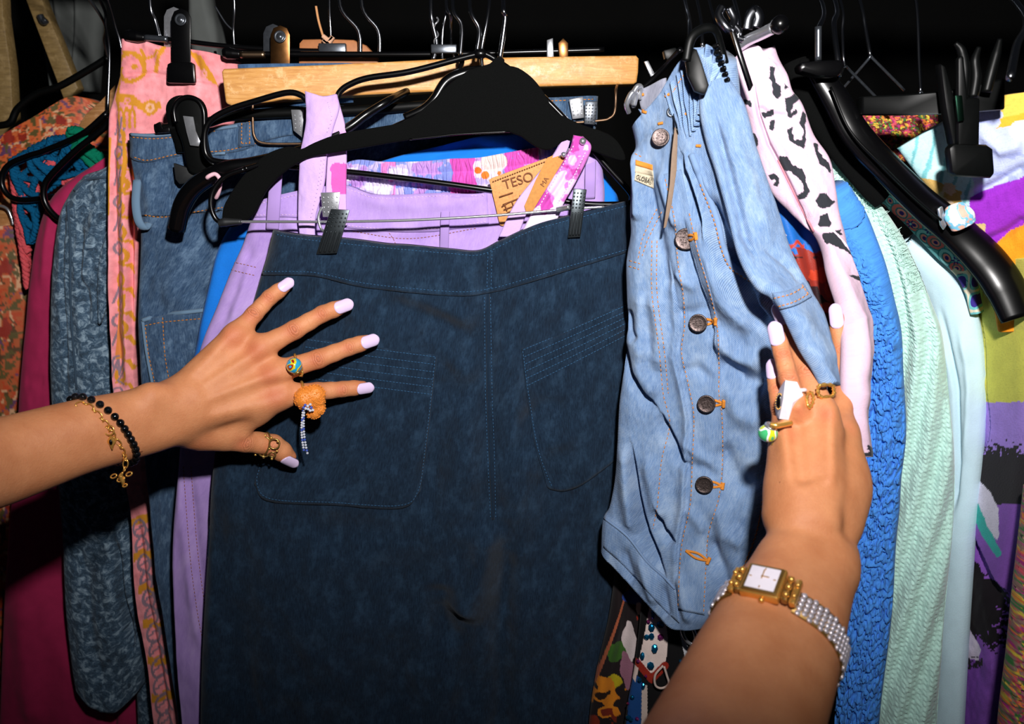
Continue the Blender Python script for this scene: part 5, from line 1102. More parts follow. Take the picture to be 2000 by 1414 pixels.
def nail(parent, tip, d, n, w, ln, over=0.0015, curve=0.75, r=0.006, tip_round=0.5, r0=0.0065):
    """curved plate over the end of a finger. tip: end point of finger, d: finger direction, n: dorsal normal"""
    d = Vector(d).normalized(); n = Vector(n); n = (n - d * n.dot(d)).normalized(); s_ = d.cross(n)
    bm = bmesh.new(); nu, nv = 11, 13; top = []; bot = []
    for i in range(nv):
        v = i / (nv - 1); x = -ln * (1 - v) + over
        wf = 1.0
        if v > 0.72: wf = 1 - tip_round * ((v - 0.72) / 0.28) ** 2.2
        if v < 0.22: wf = 1 - 0.45 * ((0.22 - v) / 0.22) ** 2
        ra = []; rb = []
        for j in range(nu):
            u = (j / (nu - 1)) * 2 - 1; a = u * 1.05 * wf
            y = w / 2 * math.sin(a) / math.sin(1.05); z = -(1 - math.cos(a)) * w / 2 * curve / math.sin(1.05)
            dx = 0
            if v < 0.2: dx = -0.0009 * (1 - (u * u)) * (1 - v / 0.2)
            if v > 0.8: dx = 0.0011 * (1 - u * u) * (v - 0.8) / 0.2
            zz = z + r0 * 0.97 + (r * 0.90 - r0 * 0.97) * v - 0.0010 * v * v + 0.0002
            p = Vector(tip) - d * r + d * (x + dx + r) + s_ * y + n * zz
            ra.append(bm.verts.new(p + n * 0.0005)); rb.append(bm.verts.new(p - n * 0.0009))
        top.append(ra); bot.append(rb)
    for i in range(nv - 1):
        for j in range(nu - 1):
            bm.faces.new((top[i][j], top[i][j + 1], top[i + 1][j + 1], top[i + 1][j])); bm.faces.new((bot[i][j], bot[i + 1][j], bot[i + 1][j + 1], bot[i][j + 1]))
        bm.faces.new((top[i][0], top[i + 1][0], bot[i + 1][0], bot[i][0])); bm.faces.new((top[i][-1], bot[i][-1], bot[i + 1][-1], top[i + 1][-1]))
    for j in range(nu - 1):
        bm.faces.new((top[0][j], bot[0][j], bot[0][j + 1], top[0][j + 1])); bm.faces.new((top[-1][j], top[-1][j + 1], bot[-1][j + 1], bot[-1][j]))
    return bmobj('fingernail', bm, M['nail'], parent)
# ---- the arm that reaches in from the left
pa = empty('person', 'bare arm reaching in from the left, hand spread on the navy trousers', 'person')
LH = {'pinky': ([P(460, 656, .655), P(497, 613, .667), P(527, 581, .676), P(566, 552, .683)], (.0084, .0071, .0066, .0055)),
      'ring': ([P(505, 682, .655), P(576, 644, .665), P(630, 613, .675), P(681, 594, .683)], (.0092, .0081, .0071, .0061)),
      'middle': ([P(532, 729, .652), P(622, 701, .663), P(683, 678, .674), P(731, 663, .682)], (.0094, .0081, .0071, .0061)),
      'index': ([P(542, 772, .652), P(620, 765, .664), P(670, 760, .675), P(721, 755, .683)], (.0096, .0080, .0069, .0058)),
      'thumb': ([P(393, 850, .640), P(481, 861, .655), P(533, 869, .668), P(575, 900, .678)], (.0125, .0098, .0092, .0066))}
sc = Sculpt((-0.60, 0.36, 1.20), (-0.10, 0.72, 1.56), 0.00125)
q = npv
ar = [(-420, 1030, .40), (-150, 940, .475), (0, 902, .525), (150, 855, .565), (241, 833, .592), (300, 818, .610), (350, 803, .625)]
ap = [q(P(*a)) for a in ar]; rr = [.027, .0255, .0235, .0208, .0190, .0180, .0170]
up = np.array([-0.15, -0.2, 1.0]); up /= np.linalg.norm(up); off = [.0065, .0062, .006, .0058, .0065, .0070, .0070]
ap = [npv(v) for v in spline(ap, 6)]; tt = np.linspace(0, 1, len(ap)); t0 = np.linspace(0, 1, 7); rr = list(np.interp(tt, t0, rr)); off = list(np.interp(tt, t0, off))
for sg in (-1, 0, 1): sc.chain([a + up * o * sg for a, o in zip(ap, off)], rr, 0.004)
sc.cone(q(P(296, 771, .600)), q(P(318, 772, .606)), .0088, .0080, .012)      # ulna bump
carp = {'pinky': (352, 768, .626), 'ring': (352, 784, .620), 'middle': (352, 800, .618), 'index': (356, 820, .620)}
for f in ('pinky', 'ring', 'middle', 'index'):
    J, R = LH[f]; a = q(P(*carp[f])); b = q(J[0])
    sc.cone(a, b, .0125, R[0] * 1.02, .010)
    sc.cone(a + np.array([0, .010, 0]), b + np.array([0, .006, 0]), .011, R[0], .010)
    sc.cone(b + np.array([0, -.0030, 0.0006]), b + np.array([0.001, -.0030, 0.0006]), .0072, .0072, .006)   # knuckle
    a2 = a * .62 + b * .38; sc.cone(a2 + np.array([0, -.0102, 0.001]), b + np.array([-0.002, -.0082, 0.0008]), .0022, .0024, .0050)   # tendon
sc.cone(q(P(470, 700, .655)), q(P(545, 775, .655)), .0085, .0085, .010); sc.cone(q(P(420, 740, .650)), q(P(510, 790, .652)), .0120, .0120, .012)
sc.cone(q(P(372, 840, .634)), q(P(470, 845, .650)), .0135, .0085, .012)    # thumb ball
sc.cone(q(P(430, 830, .648)), q(P(500, 812, .652)), .0090, .0080, .012)    # web to thumb
for f1, f2, w_ in (('pinky', 'ring', .0125), ('ring', 'middle', .0125), ('middle', 'index', .0125)):
    m_ = (q(LH[f1][0][0]) + q(LH[f2][0][0])) / 2; c_ = (q(P(*carp[f1])) + q(P(*carp[f2]))) / 2
    sc.cone(m_ + np.array([.004, -w_, 0]), m_ * .45 + c_ * .55 + np.array([0, -w_ - .0060, 0]), .0052, .0026, .010, True)
for f in ('pinky', 'ring', 'middle', 'index'): finger(sc, *LH[f])
finger(sc, *LH['thumb'], k0=0.010)
cre = []; red = []
for f in ('pinky', 'ring', 'middle', 'index', 'thumb'):
    J, R = LH[f]; n = Vector((0, -1, 0.12))
    for k_, jn in enumerate((1, 2)):
        d = (J[jn + 1] - J[jn - 1]).normalized(); c = J[jn] + n.normalized() * 0.002
        cre.append((c, d, n, .0048 if jn == 1 else .0042, 0.00060 if jn == 1 else 0.00040, [(-.0036, -1), (-.0018, -.5), (0, 0), (.0018, .5), (.0036, 1)] if jn == 1 else [(-.0014, 0), (0.0006, 0), (.0024, 0)]))
        red.append((J[jn] + n.normalized() * R[jn], .0075 if jn == 1 else .0055))
    red.append((J[3], .010)); red.append((J[0] + n * .008, .010))
armL = finish('arm_and_hand', sc, cre, red, pa, M['skin'])
for f, w, ln, n in (('pinky', .0094, .0125, (0.10, -1, .15)), ('ring', .0108, .0150, (0.05, -1, .10)), ('middle', .0108, .0145, (0.05, -1, .10)), ('index', .0100, .0135, (.05, -1, -.05)), ('thumb', .0108, .0150, (0.35, -0.72, -.62))):
    J, R = LH[f]; nail(pa, J[3], J[3] - J[2], n, w, ln, r=R[3], over=.0026, r0=R[2])
# ---- the arm that reaches up from the lower right
pb_ = empty('person', 'bare forearm with gold watch rising from the bottom right', 'person')
RH = {'pinky': ([P(1534, 850, .516), P(1523, 795, .527), P(1517, 760, .536), P(1511, 715, .546)], (.0078, .0062, .0058, .0050)),
      'ring': ([P(1558, 805, .512), P(1540, 738, .522), P(1528, 692, .531), P(1515, 641, .540)], (.0080, .0063, .0059, .0052)),
      'middle': ([P(1604, 806, .514), P(1576, 728, .536), P(1549, 660, .555), P(1522, 602, .563)], (.0092, .0082, .0068, .0054)),
      'index': ([P(1645, 842, .530), P(1645, 745, .562), P(1642, 684, .574), P(1632, 604, .582)], (.0080, .0066, .0061, .0053)),
      'thumb': ([P(1625, 990, .515), P(1634, 930, .552), P(1636, 880, .575), P(1634, 820, .592)], (.0110, .0090, .0080, .0062))}
sc = Sculpt((0.02, 0.10, 1.02), (0.36, 0.61, 1.56), 0.00135)
ar = [(1300, 1750, .235), (1385, 1560, .298), (1444, 1414, .345), (1492, 1300, .382), (1528, 1210, .413), (1560, 1140, .440), (1580, 1090, .456)]
ap = [q(P(*a)) for a in ar]; rr = [.0320, .0305, .0285, .0268, .0240, .0210, .0190]
sd = np.array([1.0, 0.15, -0.22]); sd /= np.linalg.norm(sd); off = [.010, .0100, .0100, .0105, .0105, .0100, .0098]
ap = [npv(v) for v in spline(ap, 6)]; tt = np.linspace(0, 1, len(ap)); t0 = np.linspace(0, 1, 7); rr = list(np.interp(tt, t0, rr)); off = list(np.interp(tt, t0, off))
for sg in (-1, 0, 1): sc.chain([a + sd * o * sg for a, o in zip(ap, off)], rr, 0.004)
sc.cone(q(P(1632, 1120, .452)), q(P(1642, 1090, .462)), .0095, .0085, .012)
carp = {'pinky': (1540, 1020, .470), 'ring': (1566, 1015, .464), 'middle': (1600, 1015, .464), 'index': (1622, 1010, .480)}
for f in ('pinky', 'ring', 'middle', 'index'):
    J, R = RH[f]; a = q(P(*carp[f])); b = q(J[0])
    sc.cone(a, b, .0132, R[0] * 1.04, .007); sc.cone(a + np.array([0, .010, 0]), b + np.array([0, .006, 0]), .013, R[0], .008)
    sc.cone(b + np.array([0, -.0052, 0]), b + np.array([0, -.0052, .002]), .0076, .0072, .006)
    a2 = a * .6 + b * .4; sc.cone(a2 + np.array([0, -.0128, 0.002]), b + np.array([0, -.0100, .0]), .0026, .0034, .005)
sc.cone(q(P(1550, 960, .494)), q(P(1640, 960, .500)), .0135, .0135, .012)
sc.cone(q(P(1628, 1030, .483)), q(P(1634, 930, .512)), .0140, .0105, .016)
for f1, f2, w_ in (('pinky', 'ring', .0095), ('ring', 'middle', .0092)):
    m_ = (q(RH[f1][0][0]) + q(RH[f2][0][0])) / 2; c_ = (q(P(*carp[f1])) + q(P(*carp[f2]))) / 2
    sc.cone(m_ + np.array([0, -w_, .006]), m_ * .45 + c_ * .55 + np.array([0, -w_ - .0062, 0.006]), .0060, .0044, .007, True)
sc.cone(q(P(1612, 856, .513)), q(P(1640, 880, .520)), .0100, .0098, .016); sc.cone(q(P(1616, 930, .503)), q(P(1634, 920, .510)), .0115, .0105, .016); sc.cone(q(P(1610, 1000, .484)), q(P(1626, 1010, .488)), .0130, .0130, .016); sc.cone(q(P(1604, 950, .496)), q(P(1640, 955, .506)), .0125, .0120, .024)
for f in ('pinky', 'ring', 'middle'): finger(sc, *RH[f], k0=.004, k=.0016)
finger(sc, *RH['index'], k0=.007); finger(sc, *RH['thumb'], k0=.010)
cre = []; red = []
for f in ('pinky', 'ring', 'middle', 'index', 'thumb'):
    J, R = RH[f]; n = Vector((-0.15, -1, 0.25))
    for jn in (1, 2):
        d = (J[jn + 1] - J[jn - 1]).normalized(); c = J[jn] + n.normalized() * 0.002
        cre.append((c, d, n, .0048 if jn == 1 else .0042, 0.00060 if jn == 1 else 0.0004, [(-.0036, -1), (-.0018, -.5), (0, 0), (.0018, .5), (.0036, 1)] if jn == 1 else [(-.0014, 0), (0.0006, 0), (.0024, 0)]))
        red.append((J[jn] + n.normalized() * R[jn], .0075 if jn == 1 else .0055))
    red.append((J[3], .010)); red.append((J[0] + n * .012, .006))
armR = finish('arm_and_hand', sc, cre, red, pb_, M['skin'])
for f, w, ln, n in (('pinky', .0094, .0135, (-0.55, -.85, .10)), ('ring', .0104, .0155, (-0.50, -.85, .10)), ('middle', .0108, .0145, (-.5, -.85, .10)), ('index', .0096, .0165, (-0.40, -0.9, .0)), ('thumb', .0105, .0145, (0.5, -0.8, 0))):
    J, R = RH[f]; nail(pb_, J[3], J[3] - J[2], n, w, ln, r=R[3], over=.0030, r0=R[2])
# ------------------------------------------------------------------ folded jeans peeking out above the wooden bar
fj = empty('folded_jeans', 'denim edge peeking over the wooden bar under the bronze clip', 'jeans')
garment('jeans_body', [(464, 126), (468, 170), (475, 215)], [(690, 124), (690, 170), (690, 200)], M['deepblue'], th=.005, Y=.787, nu=50, nv=20, parent=fj, wr=.002)
# ------------------------------------------------------------------ shirred tie dye shorts
td = empty('tie_dye_shorts', 'tie dye shorts with a shirred elastic waistband above the lilac jeans', 'shorts')
def tiedye(X, Y, C, U, V):
    n = fbm(X / 30, Y / 26, 41, 4); n2 = fbm(X / 22, Y / 30, 47, 3)
    put(C, n > .10, (130, 142, 212)); put(C, n2 > .22, (184, 140, 210)); put(C, n < -.22, (222, 214, 234))
    mg = ((np.abs(X - 905 - 12 * n) < 26) | (np.abs(X - 1020 - 14 * n2) < 34)) & (n2 > -.3); put(C, mg, (210, 84, 180))
    put(C, (np.abs(X - 760) < 14) & (n > -.05), (222, 130, 196)); put(C, (np.hypot((X - 965) / 26, (Y - 316) / 20) < 1), (226, 208, 204))
    put(C, np.hypot(X - 934, Y - 333) < 7, (240, 110, 40)); put(C, np.hypot(X - 948, Y - 342) < 8, (238, 128, 50)); put(C, np.hypot(X - 975, Y - 338) < 4, (240, 130, 60))
    return C
def shirr(X, Y, U, V):
    ph = U * 46 + 1.1 * vnoise(U * 58, V * 5, 7)
    return .0015 * np.sin(2 * math.pi * ph) * (0.45 + 0.55 * np.abs(np.sin(math.pi * V * 4.2))) + .0022 * np.abs(np.sin(math.pi * V * 4.2))
garment('shorts_body', [(668, 322), (668, 350), (668, 420)], [(1092, 292), (1096, 330), (1100, 420)], M['attr_soft'], T=[(668, 322), (700, 312), (753, 316), (824, 315), (880, 310), (934, 308), (991, 298), (1054, 288), (1092, 292)], th=.003, Y=.750, nu=420, nv=60, parent=td, paint=tiedye, base=lin((192, 178, 226)), edge=.02, wr=.001, extra=shirr)
# ------------------------------------------------------------------ lavender / magenta camisole straps
cm = empty('camisole', 'lavender and magenta tie dye camisole with straps over the black hanger', 'camisole')
def strapp(X, Y, C, U, V):
    n = fbm(X / 24, Y / 30, 51, 3); put(C, (Y > 318 + 30 * n) & (X > 648 + 10 * n) & (Y < 380), (206, 92, 176)); put(C, (X > 655) & (Y < 300) & (n > -.1), (216, 160, 226)); return C
def strapm(X, Y, C, U, V):
    n = fbm(X / 26, Y / 26, 57, 3); put(C, n > .02, (186, 66, 160)); put(C, n < -.26, (230, 190, 236)); put(C, Y > 398 + 30 * n, (228, 204, 240)); return C
LAV = lin((200, 168, 226))
s1 = garment('strap', [(596, 178, .722), (598, 230, .716), (593, 265, .716), (587, 300, .718), (583, 360, .717), (583, 430, .716), (590, 500, .718)], [(659, 185, .722), (663, 212, .716), (652, 250, .716), (640, 298, .718), (634, 360, .717), (616, 430, .716), (618, 500, .718)], M['attr'], th=.0016, nu=40, nv=120, parent=cm, paint=strapp, base=LAV, edge=.1, wr=.0014, wrs=30, T=[(596, 178, .722), (612, 184, .718), (632, 190, .718), (659, 185, .722)])
s2 = garment('strap', [(650, 192, .726), (645, 250, .721), (640, 300, .722), (636, 380, .722), (640, 440, .722)], [(660, 192, .726), (675, 250, .721), (677, 300, .722), (676, 380, .722), (678, 440, .722)], M['attr'], th=.0016, nu=36, nv=110, parent=cm, paint=strapp, base=lin((206, 170, 224)), edge=.1, wr=.0012)
dashes('stitching', s1, [[(640, 200), (648, 230), (638, 260)], [(628, 310), (620, 370), (606, 430)], [(634, 308), (626, 360)]], M['threadpale'], cm, 5, 3, .0004)
garment('strap', [(1100, 268, .708), (1079, 304, .712), (1040, 352, .714), (1004, 400, .714), (974, 462, .716)], [(1116, 264, .708), (1106, 296, .712), (1070, 344, .714), (1036, 400, .714), (1012, 462, .716)], M['attr'], th=.0016, nu=26, nv=80, parent=cm, paint=lambda X, Y, C, U, V: C, base=LAV, edge=.1, wr=.001)
s4 = garment('strap', [(1120, 264, .702), (1110, 297, .704), (1076, 354, .705), (1042, 410, .706), (1010, 470, .708)], [(1140, 268, .702), (1155, 290, .704), (1130, 346, .705), (1104, 392, .706), (1088, 430, .708)], M['attr'], th=.003, nu=50, nv=90, parent=cm, paint=strapm, base=lin((204, 116, 196)), edge=.2, wr=.002, wrs=30, folds=[([(1130, 290), (1100, 350), (1060, 410)], 5, -.003), ([(1140, 300), (1110, 350)], 5, .002)])
dashes('stitching', s4, [[(1120, 285), (1085, 348), (1048, 412)], [(1146, 292), (1120, 346), (1090, 396)]], M['threadpale'], cm, 4, 2.5, .0005)
bm = bmesh.new(); add_ball(bm, P(1138, 276, .698), .003, 2); add_ball(bm, P(1101, 302, .703), .0025, 2); bmobj('strap_slider', bm, M['steel'], cm)
# leather patch and kraft tag
lpz = empty('leather_patch', 'tan leather patch printed TESO on the lilac jeans', 'patch')
prism('patch', pxs([(955, 351), (962, 347), (1066, 309), (1073, 311), (1078, 340), (1052, 398), (1010, 424), (982, 442), (976, 440), (966, 396)], .7255), .0022, M['tan'], lpz, .0006)
text_on('lettering', 'TESO', 985, 370, math.radians(17), 17, .7235, M['tanprint'], lpz, .0003)
text_on('lettering', 'M', 1016, 392, math.radians(17), 10, .7235, M['tanprint'], lpz, .0003)
bm = bmesh.new()
for ln in ([(982, 400), (1012, 388)], [(984, 410), (1020, 396)], [(986, 400), (990, 412)], [(1000, 394), (1004, 406)], [(990, 416), (1010, 408)], [(980, 404), (992, 396)], [(975, 385), (1002, 376)]):
    add_tube(bm, pxs(ln, .7235), .0006, 5)
bmobj('stamped_lines', bm, M['tanprint'], lpz)
class _F: pass
dsh = bmesh.new()
for i in range(22):
    t = i / 22; a = (962 + (1066 - 962) * t, 355 + (315 - 355) * t); add_tube(dsh, pxs([a, (a[0] + 3, a[1] - 1.1)], .7233), .0004, 5)
tag(bmobj('stitching', dsh, M['tanprint'], lpz), kind='stuff')
kt = empty('kraft_tag', 'narrow kraft paper tag lying across the leather patch', 'tag')
prism('card', pxs([(1069, 308), (1090, 299), (1097, 300), (1104, 308), (1097, 332), (1070, 372), (1046, 408), (1038, 414), (1027, 414), (1024, 402), (1046, 352)], .7105), .0008, M['kraft'], kt, .0002)
tube('tag_fastener', pxs([(1092, 306, .709), (1104, 300, .706), (1112, 290, .704)], .7), .0008, M['steel'], kt, 6)
text_on('lettering', 'MA', 1062, 366, math.radians(57), 9, .7098, M['tanprint'], kt, .0002)
# ------------------------------------------------------------------ crochet top
cr = empty('crochet_top', 'blue and coral crochet top hanging at the far left', 'crochet top')
def yarn(name, strands, Y, r, mat, seed=1):
    bm = bmesh.new(); rs = random.Random(seed)
    for st in strands:
        path = spline([P(a, b, Y + rs.uniform(-.004, .004)) for a, b in st], 10)
        for s_ in (0, 1, 2):
            pp = []
            for i, p in enumerate(path):
                a = i * 0.9 + s_ * 2.09; pp.append(p + Vector((math.cos(a), math.sin(a) * .8, math.sin(a))) * r * 0.75)
            add_tube(bm, pp, [r * (0.75 + .3 * abs(math.sin(i * .8 + s_))) for i in range(len(pp))], 6)
    return bmobj(name, bm, mat, cr)
M['yarnblue'] = plain('blue_yarn', (10, 92, 136), .95, spec=.1, var=.4, scale=900, bump=.4); M['yarncoral'] = plain('coral_yarn', (226, 92, 100), .95, spec=.1, var=.3, scale=900, bump=.4); M['yarngreen'] = plain('green_yarn', (8, 122, 92), .95, spec=.1, var=.3, scale=900, bump=.4)
yb = [[(20, 316), (60, 292), (100, 272), (132, 268)], [(24, 322), (70, 300), (110, 282), (136, 276)], [(132, 268), (150, 300), (168, 325), (178, 334)], [(124, 274), (140, 304), (156, 330)], [(22, 318), (30, 350), (46, 384), (62, 400), (70, 440), (62, 470)], [(28, 322), (40, 352), (58, 376), (84, 382)], [(60, 292), (76, 320), (110, 344), (150, 338), (178, 334)], [(56, 300), (64, 330), (90, 352), (116, 356)],
      [(100, 272), (88, 300), (62, 326), (44, 344), (40, 360)], [(112, 282), (104, 304), (84, 330), (70, 350), (62, 376)], [(84, 330), (96, 356), (84, 380), (66, 400)], [(116, 356), (88, 376), (80, 400), (70, 430), (64, 474)], [(44, 384), (40, 410), (50, 440), (58, 474)], [(128, 290), (116, 320), (124, 346)], [(50, 400), (66, 412), (74, 420)], [(46, 424), (60, 440), (70, 446)], [(150, 310), (130, 330), (116, 350)], [(30, 340), (52, 348), (70, 350)], [(70, 290), (92, 306), (116, 310), (140, 300)], [(60, 310), (90, 326), (116, 330)]]
yarn('blue_panel', yb, .943, .0025, M['yarnblue'])
yc = [[(70, 310), (90, 298), (102, 316), (96, 322)], [(40, 350), (54, 372), (66, 382)], [(52, 350), (68, 364), (68, 380)], [(120, 340), (140, 350), (124, 356)], [(78, 318), (92, 308), (100, 320)], [(24, 330), (30, 370), (34, 420), (42, 470), (50, 520), (54, 560)], [(30, 390), (38, 430), (50, 480), (56, 530)], [(32, 400), (48, 430)], [(36, 430), (52, 460)], [(40, 460), (56, 490)], [(44, 490), (58, 520)], [(30, 370), (46, 380)], [(50, 402), (56, 410)], [(76, 344), (98, 350)], [(118, 344), (136, 344)]]
yarn('coral_panel', yc, .949, .0030, M['yarncoral'], 2)
yg = [[(138, 254), (156, 256), (164, 268)], [(140, 262), (158, 266), (160, 280), (146, 290)], [(142, 272), (160, 286), (176, 300), (200, 318)], [(150, 262), (166, 280), (190, 302), (204, 312)], [(150, 296), (164, 304), (182, 322)], [(136, 260), (146, 278), (152, 296)]]
yarn('green_strap', yg, .938, .0032, M['yarngreen'], 3)
# ------------------------------------------------------------------ bottom: floral skirt and sequinned top
fs = empty('floral_skirt', 'dark floral printed skirt at the bottom below the denim skirt', 'skirt')
def floral(X, Y, C, U, V):
    n = fbm(X / 20, Y / 26, 131, 3); n2 = fbm(X / 28, Y / 22, 137, 3)
    put(C, np.hypot((X - 1226) / 14, (Y - 1240 + 20 * n) / 34) < 1, (212, 196, 196)); put(C, np.hypot((X - 1200) / 16, (Y - 1262) / 18) < 1 + n2, (56, 96, 34)); put(C, np.hypot((X - 1190) / 22, (Y - 1320) / 20) < 1 + n, (186, 168, 28)); put(C, np.hypot((X - 1186) / 32, (Y - 1350) / 34) < 1 + 1.2 * n2, (214, 128, 30)); put(C, np.hypot((X - 1178) / 12, (Y - 1345) / 10) < 1 + n, (40, 22, 12))
    put(C, (Y > 1375) & (n > -.1), (120, 40, 22)); put(C, np.abs(X - 1222 + (Y - 1150) * .35) < 2.5, (170, 90, 60)); put(C, np.hypot((X - 1232) / 22, (Y - 1160) / 12) < 1 + n, (40, 70, 150)); put(C, np.hypot((X - 1245) / 6, (Y - 1176) / 12) < 1, (206, 200, 190)); put(C, (X > 1240) & (n > .15) & (Y > 1170), (150, 40, 24)); put(C, np.hypot((X - 1222) / 12, (Y - 1300) / 26) < 1 + n2, (150, 100, 120))
    return C
garment('skirt_body', [(1205, 1080), (1190, 1200), (1165, 1310), (1150, 1414), (1145, 1540)], [(1300, 1080), (1300, 1200), (1290, 1310), (1290, 1414), (1290, 1540)], M['attr'], th=.010, Y=.685, nu=110, nv=240, parent=fs, paint=floral, base=lin((30, 22, 24)), wr=.004, wave=[(2.2, .004, .1, .2)])
sq = empty('sequin_top', 'black and white top with blue sequins at the bottom, left of the watch arm', 'top')
def seqp(X, Y, C, U, V):
    put(C, inpoly(X, Y, [(1268, 1170), (1296, 1195), (1302, 1240), (1298, 1280), (1280, 1310), (1250, 1300), (1246, 1290), (1256, 1240)]), (236, 214, 206))
    put(C, (np.abs(polydist(X, Y, [(1244, 1290), (1270, 1318), (1296, 1290)])[0]) < 7), (150, 40, 26)); put(C, inpoly(X, Y, [(1234, 1310), (1252, 1320), (1250, 1414), (1222, 1414)]), (24, 70, 130)); put(C, inpoly(X, Y, [(1252, 1330), (1262, 1330), (1262, 1414), (1250, 1414)]), (206, 186, 176)); put(C, inpoly(X, Y, [(1236, 1296), (1246, 1300), (1240, 1330), (1234, 1320)]), (230, 205, 196))
    put(C, (X > 1318) & (np.abs(X - 1326 - (Y - 1210) * .2) < 5) & (Y > 1215) & (Y < 1300), (200, 200, 206)); put(C, (np.abs(X - 1352 - (Y - 1250) * .4) < 7) & (Y > 1250) & (Y < 1285), (200, 205, 220))
    return C
sqg = garment('top_body', [(1258, 1120), (1248, 1230), (1238, 1310), (1220, 1414), (1212, 1540)], [(1400, 1120), (1400, 1230), (1400, 1310), (1390, 1414), (1390, 1540)], M['attr'], th=.008, Y=.655, nu=140, nv=260, parent=sq, paint=seqp, base=lin((14, 13, 15)), wr=.003)
M['seqblue'] = plain('blue_sequin', (20, 132, 186), .15, .85, var=.4, scale=900); M['seqpink'] = plain('pink_sequin', (200, 80, 170), .15, .85, var=.3, scale=900)
rs = random.Random(12)
for (x, y, w_, h_, c) in [(1275, 1198, 4, 11, 0), (1266, 1213, 4, 5, 1), (1289, 1219, 8, 8, 0), (1272, 1224, 7, 9, 0), (1263, 1243, 6, 6, 0), (1290, 1243, 7, 7, 1), (1272, 1242, 6, 8, 0), (1278, 1265, 7, 10, 0), (1254, 1280, 5, 9, 0), (1270, 1299, 8, 9, 0), (1246, 1290, 4, 4, 1), (1249, 1327, 5, 6, 0), (1256, 1338, 4, 8, 0), (1261, 1319, 3, 3, 1), (1235, 1360, 5, 5, 0), (1227, 1400, 7, 6, 0), (1232, 1404, 5, 5, 0), (1347, 1293, 8, 9, 0), (1341, 1313, 4, 4, 1), (1327, 1319, 5, 6, 0), (1335, 1330, 4, 4, 0), (1345, 1322, 3, 3, 1), (1329, 1290, 4, 4, 0), (1225, 1372, 3, 3, 1), (1244, 1402, 4, 4, 1), (1316, 1340, 4, 4, 0)]:
    bm = bmesh.new(); c0 = on(sqg, x, y, .0014); s_ = .66 / FPX * 1.02
    nr = Vector((rs.uniform(-.4, .4), -1, rs.uniform(-.3, .5))).normalized(); Mx = Matrix.Translation(c0) @ frame_of(nr).to_4x4() @ Matrix.Diagonal((w_ / max(w_, h_), h_ / max(w_, h_), 1, 1))
    R_ = max(w_, h_) * s_; add_lathe(bm, [(0, -.0012), (R_ * .98, -.0010), (R_, 0), (R_ * .72, .0012), (R_ * .3, .0016), (0, .0016)], Mx, 7)
    bmobj('sequin', bm, M['seqpink'] if c else M['seqblue'], sq, False)
rg = empty('ring_buckle', 'oval steel buckle ring hanging below the denim skirt hem', 'buckle')
tube('ring', pxs([(1333, 1222), (1348, 1222), (1358, 1240), (1356, 1258), (1344, 1254), (1334, 1238)], .628), .0016, M['steel'], rg, 8, True)
lpb = empty('cord_loop', 'thin pale cord loop beside the sequinned white panel', 'cord')
tube('cord', pxs([(1295, 1300), (1280, 1318), (1280, 1338), (1292, 1344), (1306, 1336), (1302, 1318), (1297, 1302)], .640), .0011, cloth('pale_cord', (200, 178, 168)), lpb, 6)
# ------------------------------------------------------------------ far right garments
ts = empty('tie_dye_sweatshirt', 'yellow, lilac and black tie dye sweatshirt at the right edge', 'sweatshirt')
def tds(X, Y, C, U, V):
    n = fbm(X / 40, Y / 40, 141, 4); f = fbm(X / 5, Y / 5, 149, 3); j = 9 * n
    put(C, (X > 1965 + j) & (Y > 640) & (Y < 780), (220, 214, 90)); put(C, (Y > 780 + j) & (X > 1932), (176, 140, 232))
    put(C, (Y > 950), (150, 92, 196)); put(C, (Y > 872 + 40 * f) & (Y < 985) & (X > 1932 + j), (34, 28, 34))
    put(C, (np.abs(X - 1922 - 6 * n + np.clip(Y - 900, 0, 200) * -.05) < 11) & (Y > 640) & (Y < 1010), (232, 204, 70)); put(C, (X < 1913 + j) & (Y > 960) & (Y < 1030), (196, 206, 40))
    put(C, inpoly(X + j, Y + j, [(1936, 925), (1972, 960), (1992, 995), (1985, 1050), (1965, 1030), (1944, 980)]), (240, 228, 246)); put(C, np.abs(polydist(X + j, Y, [(1925, 960), (1944, 1000), (1975, 1060), (1985, 1075)])[0]) < 9, (60, 190, 180))
    put(C, inpoly(X + j, Y + j, [(1906, 1000), (1930, 1020), (1960, 1050), (1996, 1100), (1985, 1170), (1940, 1120), (1915, 1080)]), (150, 92, 196)); put(C, (inpoly(X + j + 26 * f, Y + 40 * f, [(1880, 1060), (1916, 1070), (1950, 1120), (1990, 1150), (1985, 1220), (1966, 1262), (1930, 1240), (1895, 1160)])), (26, 20, 26))
    put(C, inpoly(X + j * .5, Y + j, [(1880, 1140), (1900, 1150), (1925, 1220), (1944, 1262), (1938, 1285), (1890, 1284), (1880, 1230)]), (238, 226, 244)); put(C, (Y > 1284 + j * .5) & (X < 1962), (140, 84, 186)); put(C, (Y > 1276) & (Y < 1300) & (X < 1946) & (f > .05), (40, 34, 40))
    put(C, (X > 1915) & (X < 1934) & (Y > 520) & (Y < 690) & (n > -.2), (24, 160, 120)); put(C, (X < 1922) & (Y < 660) & (Y > 480), (120, 46, 140)); put(C, (X > 1936) & (X < 1956) & (Y > 730) & (Y < 790), (50, 180, 140))
    return C
